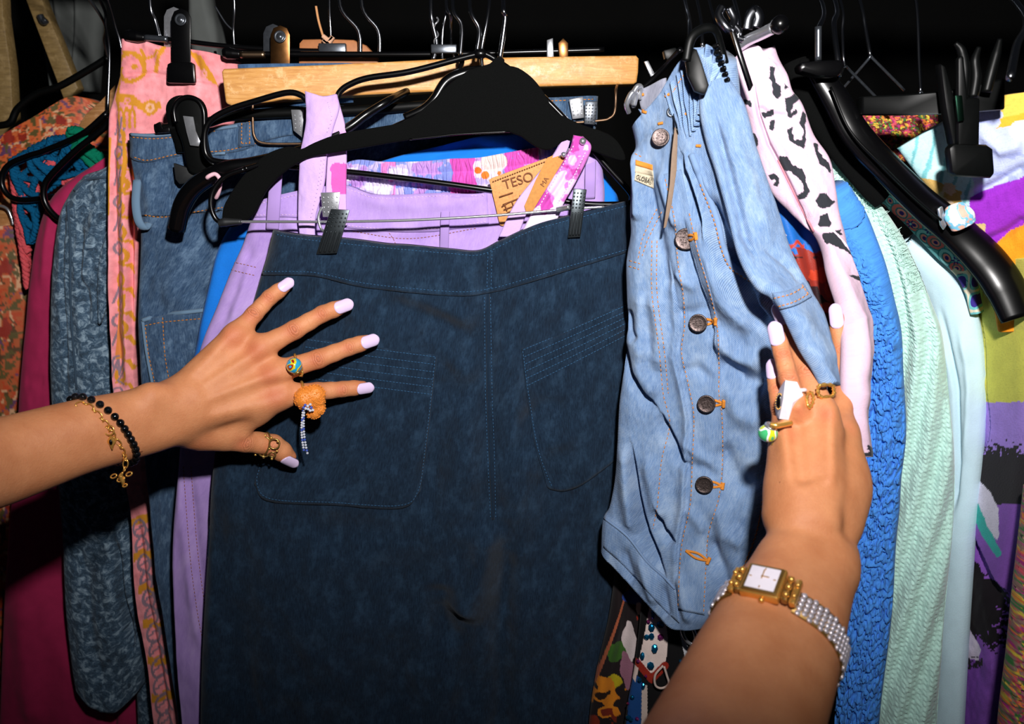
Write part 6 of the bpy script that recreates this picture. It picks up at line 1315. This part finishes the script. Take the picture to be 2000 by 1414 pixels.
garment('sweatshirt_body', [(1880, 490, .74), (1893, 560, .74), (1900, 660, .735), (1902, 760, .735), (1900, 880, .735), (1890, 1000, .735), (1882, 1120, .735), (1876, 1250, .735), (1866, 1414, .735), (1860, 1540, .735)],
        [(2080, 500, .60), (2080, 560, .60), (2080, 660, .60), (2080, 760, .60), (2080, 880, .60), (2060, 1000, .60), (2020, 1120, .63), (1985, 1250, .66), (1965, 1414, .68), (1958, 1540, .68)], M['attr_soft'], th=.016, nu=130, nv=420, parent=ts, paint=tds, base=lin((214, 206, 96)), wr=.006, wrs=70, edge=.3,
        folds=[([(1930, 900), (1920, 1000), (1960, 1120), (1990, 1200)], 12, -.006)])
bo = empty('boucle_jacket', 'multicoloured boucle jacket in the bottom right corner', 'jacket')
def boucle(X, Y, C, U, V):
    n = fbm(X / 4, Y / 6, 151, 2); n2 = fbm(X / 5, Y / 5, 157, 2); n3 = fbm(X / 6, Y / 4, 163, 2)
    put(C, n > .22, (206, 84, 96)); put(C, n < -.24, (66, 126, 66)); put(C, n2 > .26, (214, 190, 70)); put(C, n2 < -.3, (170, 50, 120)); put(C, n3 > .3, (230, 130, 60)); return C
def bumps(X, Y, U, V): return .004 * fbm(X / 4, Y / 4, 167, 3)
garment('jacket_body', [(2010, 960), (1998, 1060), (1985, 1160), (1972, 1280), (1955, 1414), (1948, 1540)], [(2100, 960), (2100, 1060), (2100, 1160), (2100, 1280), (2100, 1414), (2100, 1540)], M['attr_soft'], th=.016, Y=.58, nu=90, nv=260, parent=bo, paint=boucle, base=lin((150, 116, 104)), extra=bumps, edge=.3)
bo2 = empty('boucle_scarf', 'small patch of coral and green boucle behind the dark hanger bar', 'scarf')
garment('scarf_body', [(1660, 216), (1690, 260), (1720, 320)], [(1830, 216), (1830, 260), (1810, 320)], M['attr_soft'], th=.01, Y=.76, nu=90, nv=70, parent=bo2, paint=boucle, base=lin((110, 44, 42)), extra=bumps)
ks = empty('patchwork_knit', 'light blue, purple and orange patchwork knit at the upper right', 'sweater')
def patchw(X, Y, C, U, V):
    n = fbm(X / 26, Y / 26, 171, 3); j = 10 * n
    st = np.sin((X + Y * .25) / 5.0 + 2 * n); put(C, (X < 1900) & (st > .75), (120, 190, 196))
    put(C, (X < 1880 + j) & (Y > 345 + j + (X - 1810) * .25), (206, 168, 96)); put(C, (X < 1870) & (Y > 352) & (n > .2), (226, 200, 170))
    put(C, (X > 1905 + j), (186, 196, 236)); put(C, (X > 1905) & (np.abs(np.sin((Y - X * .2) / 16 + n)) < .22), (166, 176, 226))
    pur = Y > 378 - (X - 1900) * .35 + j * .4; put(C, (X > 1898 + j * .3) & pur, (150, 44, 190)); put(C, (X > 1916) & (Y > 470 - (X - 1940) * .6 + j), (244, 150, 30)); put(C, (X > 1955 + j) & (Y < 232 - (X - 1960) * .2), (228, 190, 80)); put(C, (X > 1950 + j) & (np.abs(Y - 236 + (X - 1960) * .2) < 9), (246, 170, 50)); put(C, np.hypot((X - 1998) / 26, (Y - 252) / 20) < 1, (236, 222, 240)); put(C, (X > 1860) & (X < 1930) & (Y > 430), (206, 180, 120))
    return C
garment('sweater_body', [(1752, 290, .676), (1790, 340, .673), (1830, 390, .67), (1880, 470, .667), (1930, 560, .66), (1950, 640, .66)], [(2100, 170, .612), (2100, 260, .612), (2100, 340, .612), (2100, 430, .615), (2100, 540, .62), (2100, 640, .62)], M['attr_soft'], T=[(1752, 290, .676), (1800, 262, .668), (1852, 234, .656), (1920, 205, .642), (1960, 186, .634), (2100, 170, .612)], th=.008, nu=150, nv=200, parent=ks, paint=patchw, base=lin((186, 230, 234)), wr=.004, edge=.1,
        folds=[([(1900, 380), (1960, 350), (2010, 320)], 10, -.006), ([(1920, 470), (1970, 450), (2010, 420)], 9, -.005), ([(1910, 250), (1960, 290), (2000, 280)], 12, .004)])
# ------------------------------------------------------------------ jewellery
def around(g, c, nrm, k, start=None, off=0.0, fallback=.03):
    """k points on the skin all round the limb, in the plane through c with normal nrm; returns (point, outward)"""
    nrm = Vector(nrm).normalized(); x = Vector(start) - nrm * nrm.dot(Vector(start)) if start else nrm.orthogonal(); x.normalize(); y = nrm.cross(x); out = []
    for i in range(k):
        a = 2 * math.pi * i / k; d = x * math.cos(a) + y * math.sin(a)
        h = g.bvh.ray_cast(Vector(c) + d * .09, -d)
        p = h[0] if h[0] is not None else Vector(c) + d * fallback
        out.append((p + d * off, d))
    return out
def plane3(a, b, c):
    n = (b - a).cross(c - a).normalized(); return n
def torus_pts(c, u, v, ru, rv, n=20): return [c + u * (ru * math.cos(2 * math.pi * i / n)) + v * (rv * math.sin(2 * math.pi * i / n)) for i in range(n)]
def fring(parent, finger_def, t, seg=0, r_extra=.0008, wire=.0012, mat=None, name='band', tilt=0):
    J, R = finger_def; a, b = J[seg], J[seg + 1]; c = a * (1 - t) + b * t; d = (b - a).normalized()
    r = R[seg] * (1 - t) + R[seg + 1] * t
    u = d.orthogonal().normalized(); v = d.cross(u)
    tube(name, torus_pts(c, u, v, r + r_extra, r + r_extra, 24), wire, mat or M['gold'], parent, 8, True, n=2)
    return c, d, r
def glass(name, base, cols, sc_=160):
    t = NT(name); co = t.n('ShaderNodeTexCoord').outputs['Object']; nz = t.noise(co, sc_, 0.0, .5, .3)
    st = [(0.0, lin(base)), (.42, lin(base))]
    for i, c in enumerate(cols): st += [(.44 + i * .08, lin(c)), (.44 + i * .08 + .06, lin(c))]
    st += [(.46 + len(cols) * .08, lin(base))]
    nd = t.ramp(nz, st); t.set(t.b, 'Base Color', nd); t.set(t.b, 'Roughness', .08); t.set(t.b, 'Coat Weight', 1.0)
    for n_ in t.t.nodes:
        if n_.type == 'VALTORGB': n_.color_ramp.interpolation = 'CONSTANT'
    return t.m
# black bead bracelet
bb_ = empty('bead_bracelet', 'black glass bead bracelet on the left forearm', 'bracelet')
p1, p2, p3 = on(armL, 180, 785), on(armL, 233, 828), on(armL, 262, 890)
cen = npv(P(226, 838, .588)); nn = plane3(p1, p2, p3)
bd = None
for (p, d) in around(armL, Vector(cen) - nn * nn.dot(Vector(cen) - p1), nn, 30, p2 - Vector(cen), .0022):
    if bd is None:
        bm = bmesh.new(); add_ball(bm, (0, 0, 0), .0029, 3); bd = bmobj('bead', bm, plain('black_glass', (8, 9, 10), .06, spec=.6), bb_); o = bd
    else: o = bd.copy(); COL.objects.link(o)
    o.location = p
# gold chain bracelet
gb = empty('chain_bracelet', 'thin gold chain bracelet with a diamond shaped charm on the left forearm', 'bracelet')
path = [on(armL, a, b, .0016) for a, b in [(152, 790), (163, 786), (174, 790), (184, 798), (194, 808), (203, 818), (211, 829), (218, 841), (225, 852), (233, 863), (240, 874), (244, 886)]]
path += [P(246, 900, .562), P(244, 914, .562), P(240, 928, .560)]
bk = [P(150, 800, .60), P(165, 850, .618), P(190, 890, .615), P(225, 908, .598), P(243, 900, .575)]
full = spline(path, 6)
tot = [0]
for a, b in zip(full, full[1:]): tot.append(tot[-1] + (b - a).length)
def atlen(s): return Vector([np.interp(s, tot, [v[k] for v in full]) for k in range(3)])
s_ = 0; k = 0
while s_ < tot[-1] - .004:
    L_ = .0056 if k % 2 == 0 else .0030
    a, b = atlen(s_), atlen(s_ + L_); d = (b - a).normalized(); c = (a + b) / 2; n_ = Vector((0, -1, 0.3)); sd_ = d.cross(n_).normalized(); 
    if k % 2: sd_ = d.cross(sd_).normalized()
    tube('link', torus_pts(c, d, sd_, L_ * .62, .0019 if k % 2 == 0 else .0012, 12), .00048, M['gold'], gb, 6, True, n=1)
    s_ += L_; k += 1
tube('back_chain', bk, .0007, M['gold'], gb, 6)
c = on(armL, 217, 838, .003); tube('jump_ring', torus_pts(c, Vector((1, 0, 0)), Vector((0, .2, 1)).normalized(), .0036, .0036, 16), .0006, M['gold'], gb, 6, True, n=1)
ctr = on(armL, 222, 860, .004)
prism('charm', [ctr + Vector((a * .0042, 0, b * .0058)) for a, b in ((0, 1), (.5, .2), (.8, 0), (.4, -.4), (0, -1.1), (-.4, -.4), (-.8, 0), (-.4, .5))], .0018, M['gold'], gb, .0003)
bm = bmesh.new(); add_ball(bm, ctr + Vector((0, -.0004, 0)), .0016, 2, (.8, .6, 1.4)); bmobj('charm_stone', bm, M['blk'], gb)
for (a, b, c_) in ((222, 930, .004), (236, 936, .005), (252, 926, .004), (244, 948, .003)):
    tube('clasp_drop', torus_pts(P(a, b, .560), Vector((1, 0, .3)).normalized(), Vector((0, .3, 1)).normalized(), c_ * .6, c_ * .35, 12), .0006, M['gold'], gb, 6, True, n=1)
tube('clasp', pxs([(240, 922), (236, 930), (240, 940), (240, 948)], .560), [.0006, .0018, .0016, .0006], M['gold'], gb, 8)
# left hand rings
r1 = empty('bead_ring', 'gold ring with a blue and red glass bead on the spread hand', 'ring')
c, d, r = fring(r1, LH['middle'], .56, 0, .0008, .0011)
bp = on(armL, 576, 694, .0052); bm = bmesh.new(); add_ball(bm, bp, .0066, 3); bmobj('glass_bead', bm, glass('blue_glass', (38, 150, 190), [(150, 30, 24), (206, 190, 40)], 150), r1)
Mx = Matrix.Translation(bp + Vector((.0026, -.001, -.0058))) @ frame_of((.35, -.1, -.9)).to_4x4(); bm = bmesh.new(); add_lathe(bm, [(.0014, -.001), (.0036, -.001), (.0038, .0002), (.003, .0010), (.0014, .0010), (.0014, -.001)], Mx, 16); bmobj('bead_cap', bm, M['dgold'], r1)
for k, (x, y) in enumerate(((584, 711), (587, 719), (588, 728))):
    cc = on(armL, x, y, .0016); tube('chain_link', torus_pts(cc, Vector((.3, 0, 1)).normalized(), Vector((1, 0, -.3)).normalized(), .0023, .0018, 12), .0008, M['gold'], r1, 6, True, n=1)
r2 = empty('flower_ring', 'orange crystal cocktail ring with a dangling rhinestone chain', 'ring')
fring(r2, LH['index'], .62, 0, .0008, .0013)
base = on(armL, 602, 770, .006); oy = base.y
def opx(x, y, dy=0): return P(x, y, oy + dy)
M['orange'] = plain('orange_crystal', (252, 150, 58), .25, spec=.6, var=.45, scale=1400, bump=.6, coat=.4)
sc = Sculpt(tuple(npv(opx(560, 840, 0)) - np.array([0, .014, 0.004])), tuple(npv(opx(650, 740, 0)) + np.array([0, .014, .004])), .0006)
sc.cone(npv(opx(598, 778)), npv(opx(614, 771)), .0098, .0085, .004); sc.cone(npv(opx(618, 772)), npv(opx(621, 783)), .0066, .0060, .003); sc.cone(npv(opx(624, 798)), npv(opx(616, 806)), .0050, .0046, .002); sc.cone(npv(opx(606, 810)), npv(opx(614, 808)), .0030, .0040, .002)
V, F = surface_nets(sc.F, sc.lo, sc.h)
me = bpy.data.meshes.new('petal_body'); me.from_pydata(V.tolist(), [], F.tolist()); me.update(); link('petal_body', me, M['orange'], r2)
rs = np.random.RandomState(3); sel = rs.choice(len(V), 420, False); bm = bmesh.new()
for i in sel: add_ball(bm, V[i], .00075, 1)
tag(bmobj('crystal_beads', bm, M['orange'], r2, False), kind='stuff')
M['stone'] = plain('clear_rhinestone', (225, 230, 244), .12, .15, var=.35, scale=1500); M['stoneblue'] = plain('blue_rhinestone', (86, 112, 214), .12, .2, var=.4, scale=1500)
for k, (x, y) in enumerate([(596, 791), (601, 793), (606, 790), (608, 796), (602, 799), (597, 798), (593, 796), (606, 802), (611, 801)]):
    bm = bmesh.new(); add_ball(bm, opx(x, y, -.0095), .0013, 1); bmobj('rhinestone', bm, M['stoneblue'] if k % 3 == 0 else M['stone'], r2, False)
for sdx in (0, 1):
    for k in range(17):
        t = k / 16; x = 592 - 4 * math.sin(t * 3) + (2 + 5 * t) * sdx + (2 * t); y = 801 + 84 * t - 6 * (1 - sdx) * t
        bm = bmesh.new(); add_ball(bm, opx(x, y, -.006 + .012 * t), .00115, 1); bmobj('rhinestone', bm, M['stoneblue'] if (k + sdx) % 4 == 0 else M['stone'], r2, False)
ythm = on(armL, 524, 873).y
r3 = empty('openwork_ring', 'gold openwork ring of small circles on the thumb of the spread hand', 'ring')
for (x, y, rp) in ((519, 861, 7), (536, 867, 10), (516, 883, 11), (532, 888, 6)):
    c = P(x, y, ythm - .0006 + .00022 * abs(y - 871)); tube('circle', torus_pts(c, Vector((1, .15, 0)).normalized(), Vector((0, -.25 if y > 875 else .15, 1)).normalized(), rp / 2330, rp / 2330, 16), .0008, M['dgold'], r3, 6, True, n=1)
for (x, y) in ((499, 888), (518, 850), (509, 876), (530, 855), (543, 862), (526, 876), (541, 881), (515, 893), (531, 896), (512, 860)):
    bm = bmesh.new(); add_ball(bm, P(x, y, ythm - .001 + .00022 * abs(y - 871)), .0012, 2); bmobj('gold_ball', bm, M['gold'], r3)
fring(r3, LH['thumb'], .70, 1, .0004, .0008, M['dgold'])
# right hand rings
r4 = empty('bead_ring', 'gold ring with a green and white glass bead beside the denim skirt', 'ring')
fring(r4, RH['pinky'], .18, 0, .0006, .0016)
bp = P(1500, 846, .506); bm = bmesh.new(); add_ball(bm, bp, .0066, 3, (1, 1, .9)); bmobj('glass_bead', bm, glass('green_glass', (66, 172, 110), [(236, 236, 246), (190, 204, 40)], 120), r4)
Mx = Matrix.Translation(bp + Vector((.0012, -.0012, .0052))) @ frame_of((.2, -.35, .9)).to_4x4(); bm = bmesh.new(); add_lathe(bm, [(.0014, -.001), (.0042, -.001), (.0044, .0004), (.0034, .0012), (.0014, .0010), (.0014, -.001)], Mx, 18); bmobj('bead_cap', bm, M['steel'], r4)
tube('clasp_bar', [P(1504, 829, .500), P(1516, 831, .499), P(1526, 830, .500), P(1546, 826, .502)], [.0016, .0022, .0020, .0018], M['gold'], r4, 8)
bm = bmesh.new(); add_ball(bm, P(1512, 868, .507), .0020, 2); bmobj('gold_ball', bm, M['gold'], r4)
r5 = empty('stone_ring', 'chunky white faceted ring with a dark oval stone', 'ring')
fring(r5, RH['ring'], .55, 0, .0010, .0014, plain('white_ceramic', (232, 226, 238), .35, var=.05))
bm = bmesh.new(); ys = on(armR, 1545, 770).y
top = [P(x, y, ys - .0065 + dy) for x, y, dy in ((1534, 743, .002), (1557, 746, .004), (1569, 772, .005), (1549, 786, -.001), (1540, 820, .003), (1522, 818, .004), (1530, 776, -.003))]
bot = [P(x, y, ys + .008) for x, y in ((1530, 745), (1556, 748), (1568, 776), (1546, 800), (1538, 822), (1516, 816), (1513, 792), (1522, 760))]
for p in top + bot: bm.verts.new(p)
bmesh.ops.convex_hull(bm, input=list(bm.verts)); bmobj('faceted_block', bm, bpy.data.materials['white_ceramic'], r5, False)
sp = P(1522, 784, ys - .0020); Rm = frame_of((-.85, -.5, .1)); bm = bmesh.new(); add_ball(bm, sp, .0036, 3, (.55, 1.25, .45), Rm); bmobj('oval_stone', bm, M['blk'], r5)
for k in range(18):
    a = 2 * math.pi * k / 18; bm = bmesh.new(); add_ball(bm, sp + Rm @ Vector((.0026 * math.cos(a), .0052 * math.sin(a), .0004)), .0006, 1); bmobj('gold_grain', bm, M['gold'], r5)
r6 = empty('open_ring', 'open gold rope ring with oval and rectangular loops', 'ring')
def rope(name, pts, rr_, par):
    bm = bmesh.new(); pp = spline(pts, 5, True); add_tube(bm, pp, [rr_ * (1 + .35 * math.sin(i * 2.2)) for i in range(len(pp))], 8, True); bmobj(name, bm, M['gold'], par)
yr = on(armR, 1600, 776).y
rope('rectangular_loop', [P(x, y, yr - .0016 + .00018 * max(0, x - 1606)) for x, y in ((1598, 757), (1604, 752), (1624, 752), (1628, 760), (1627, 772), (1608, 776), (1599, 771))], .0012, r6)
rope('oval_loop', [on(armR, x, y, .0014) for x, y in ((1574, 777), (1579, 766), (1585, 768), (1587, 778), (1584, 790), (1578, 794))], .0011, r6)
# gold watch
wt = empty('wrist_watch', 'gold wrist watch with a square white dial on the right forearm', 'watch')
nn = (P(1560, 1140, .440) - P(1492, 1300, .382)).normalized(); cen = P(1516, 1240, .403)
ringp = around(armR, cen, nn, 120, Vector(CAM) - cen, .0012)
kk = min(range(120), key=lambda i_: math.hypot(proj(ringp[i_][0])[0] - 1480, proj(ringp[i_][0])[1] - 1192) if ringp[i_][1].dot(Vector(CAM) - cen) > 0 else 1e9)
ringp = ringp[kk:] + ringp[:kk]
out = ringp[0][1]; wc = ringp[0][0]
tg = (ringp[1][0] - ringp[-1][0]).normalized()
if (proj(wc + tg * .01)[0] < proj(wc)[0]): tg = -tg; ringp = [ringp[0]] + ringp[:0:-1]
if nn.dot(Vector((0, 1, .4))) < 0: nn = -nn       # towards the hand
out = (out + (Vector(CAM) - wc).normalized() * .35).normalized(); nn0 = nn.copy(); yv = out.cross(tg).normalized(); yv = -yv if yv.dot(nn) < 0 else yv; xv = yv.cross(out); Rm = Matrix((xv, yv, out)).transposed(); W4 = Matrix.Translation(wc + out * .002) @ Rm.to_4x4()
def wbox(name, x, y, z, sx, sy, sz, mat, bev=.0008):
    bm = bmesh.new(); add_box(bm, (0, 0, 0), (sx, sy, sz), None, bev); bm.transform(W4 @ Matrix.Translation((x, y, z))); return bmobj(name, bm, mat, wt, True, 40)
wbox('case', 0, 0, .0010, .0215, .0205, .0062, M['gold'], .0014)
wbox('bezel', 0, 0, .0044, .0190, .0180, .0016, M['dgold'], .0005)
wbox('dial', 0, 0, .0050, .0160, .0150, .0012, plain('white_dial', (236, 228, 240), .3, var=.04), .0003)
wbox('hour_hand', .0012, .0010, .0058, .0045, .0006, .0003, M['gold'], 0); wbox('minute_hand', -.0004, .0025, .0058, .0006, .0062, .0003, M['gold'], 0)
for (x, y) in ((0, .0062), (0, -.0062), (.0066, 0), (-.0066, 0)): wbox('hour_mark', x, y, .0057, .0014 if x else .0006, .0006 if x else .0014, .0003, M['gold'], 0)
bm = bmesh.new(); add_ball(bm, (0, 0, 0), .0017, 2); bm.transform(W4 @ Matrix.Translation((.002, -.0112, .001))); bmobj('crown', bm, M['gold'], wt)
for sg in (-1, 1):
    for k in range(2): wbox('lug', sg * (.0128 + .0040 * k), 0, -.0002 - .0016 * k, .0036, .0165, .0046, M['dgold'] if k == 0 else M['gold'], .0010)
    for k in range(3):
        bm = bmesh.new(); add_ball(bm, (0, 0, 0), .0019, 2); bm.transform(W4 @ Matrix.Translation((sg * .0135, (k - 1) * .0052, .0024))); bmobj('lug_stud', bm, M['gold'], wt)
        if k < 2: bm = bmesh.new(); add_ball(bm, (0, 0, 0), .0016, 2); bm.transform(W4 @ Matrix.Translation((sg * .0172, (k - .5) * .0075, .0006))); bmobj('lug_stud', bm, M['gold'], wt)
acc = [0]
for a, b in zip(ringp, ringp[1:] + ringp[:1]): acc.append(acc[-1] + (b[0] - a[0]).length)
tot_ = acc[-1]; PX = np.array([list(p) for p, d in ringp] + [list(ringp[0][0])]); DX = np.array([list(d) for p, d in ringp] + [list(ringp[0][1])])
def ring_at(s):
    return Vector([np.interp(s % tot_, acc, PX[:, k]) for k in range(3)]), Vector([np.interp(s % tot_, acc, DX[:, k]) for k in range(3)]).normalized()
disc = None; s_ = .0200; k = 0; pitch = .0037
bm = bmesh.new(); base_pts = []
while s_ < tot_ - .0205:
    p, d = ring_at(s_); base_pts.append((p, d))
    for j in range(5 if k % 2 == 0 else 4):
        y = (j - (2 if k % 2 == 0 else 1.5)) * .0036
        if disc is None:
            b3 = bmesh.new(); add_lathe(b3, [(0, -.0008), (.0016, -.0008), (.0017, .0000), (.0013, .0006), (0, .0007)], Matrix(), 10); disc = bmobj('band_disc', b3, plain('polished_silver', (232, 226, 236), .2, .6, var=.05), wt); o = disc
        else: o = disc.copy(); COL.objects.link(o)
        o.matrix_world = Matrix.Translation(p + d * .0010 + nn * y) @ frame_of(d, tuple(nn)).to_4x4()
    s_ += pitch * .88; k += 1
# the strap under the discs
bm = bmesh.new(); prev = None
for i, (p, d) in enumerate([ring_at(.017 + (tot_ - .034) * i / 60) for i in range(61)]):
    q4 = [bm.verts.new(p + d * a + nn * b) for a, b in ((.0006, -.0085), (.0006, .0085), (-.0004, .0085), (-.0004, -.0085))]
    if prev:
        for a in range(4): bm.faces.new((prev[a], prev[(a + 1) % 4], q4[(a + 1) % 4], q4[a]))
    prev = q4
bmobj('band_base', bm, M['dgold'], wt)
# ------------------------------------------------------------------ repeats of a kind share a group
GR = {'clip_hanger': 'clip hangers on the rail', 'tube_hanger': 'black tubular hangers', 'wire_hanger': 'thin wire hangers on the rail', 'wooden_hanger': 'wooden hangers', 'velvet_hanger': 'black velvet hangers', 'hair_tie': 'hair ties on hangers', 'bead_ring': 'gold rings with a glass bead', 'grey_garment': 'grey garments in the background', 'person': 'bare arms among the clothes'}
for o in list(bpy.data.objects):
    k = o.name.split('.')[0]
    if o.parent is None and k in GR: o['group'] = GR[k]
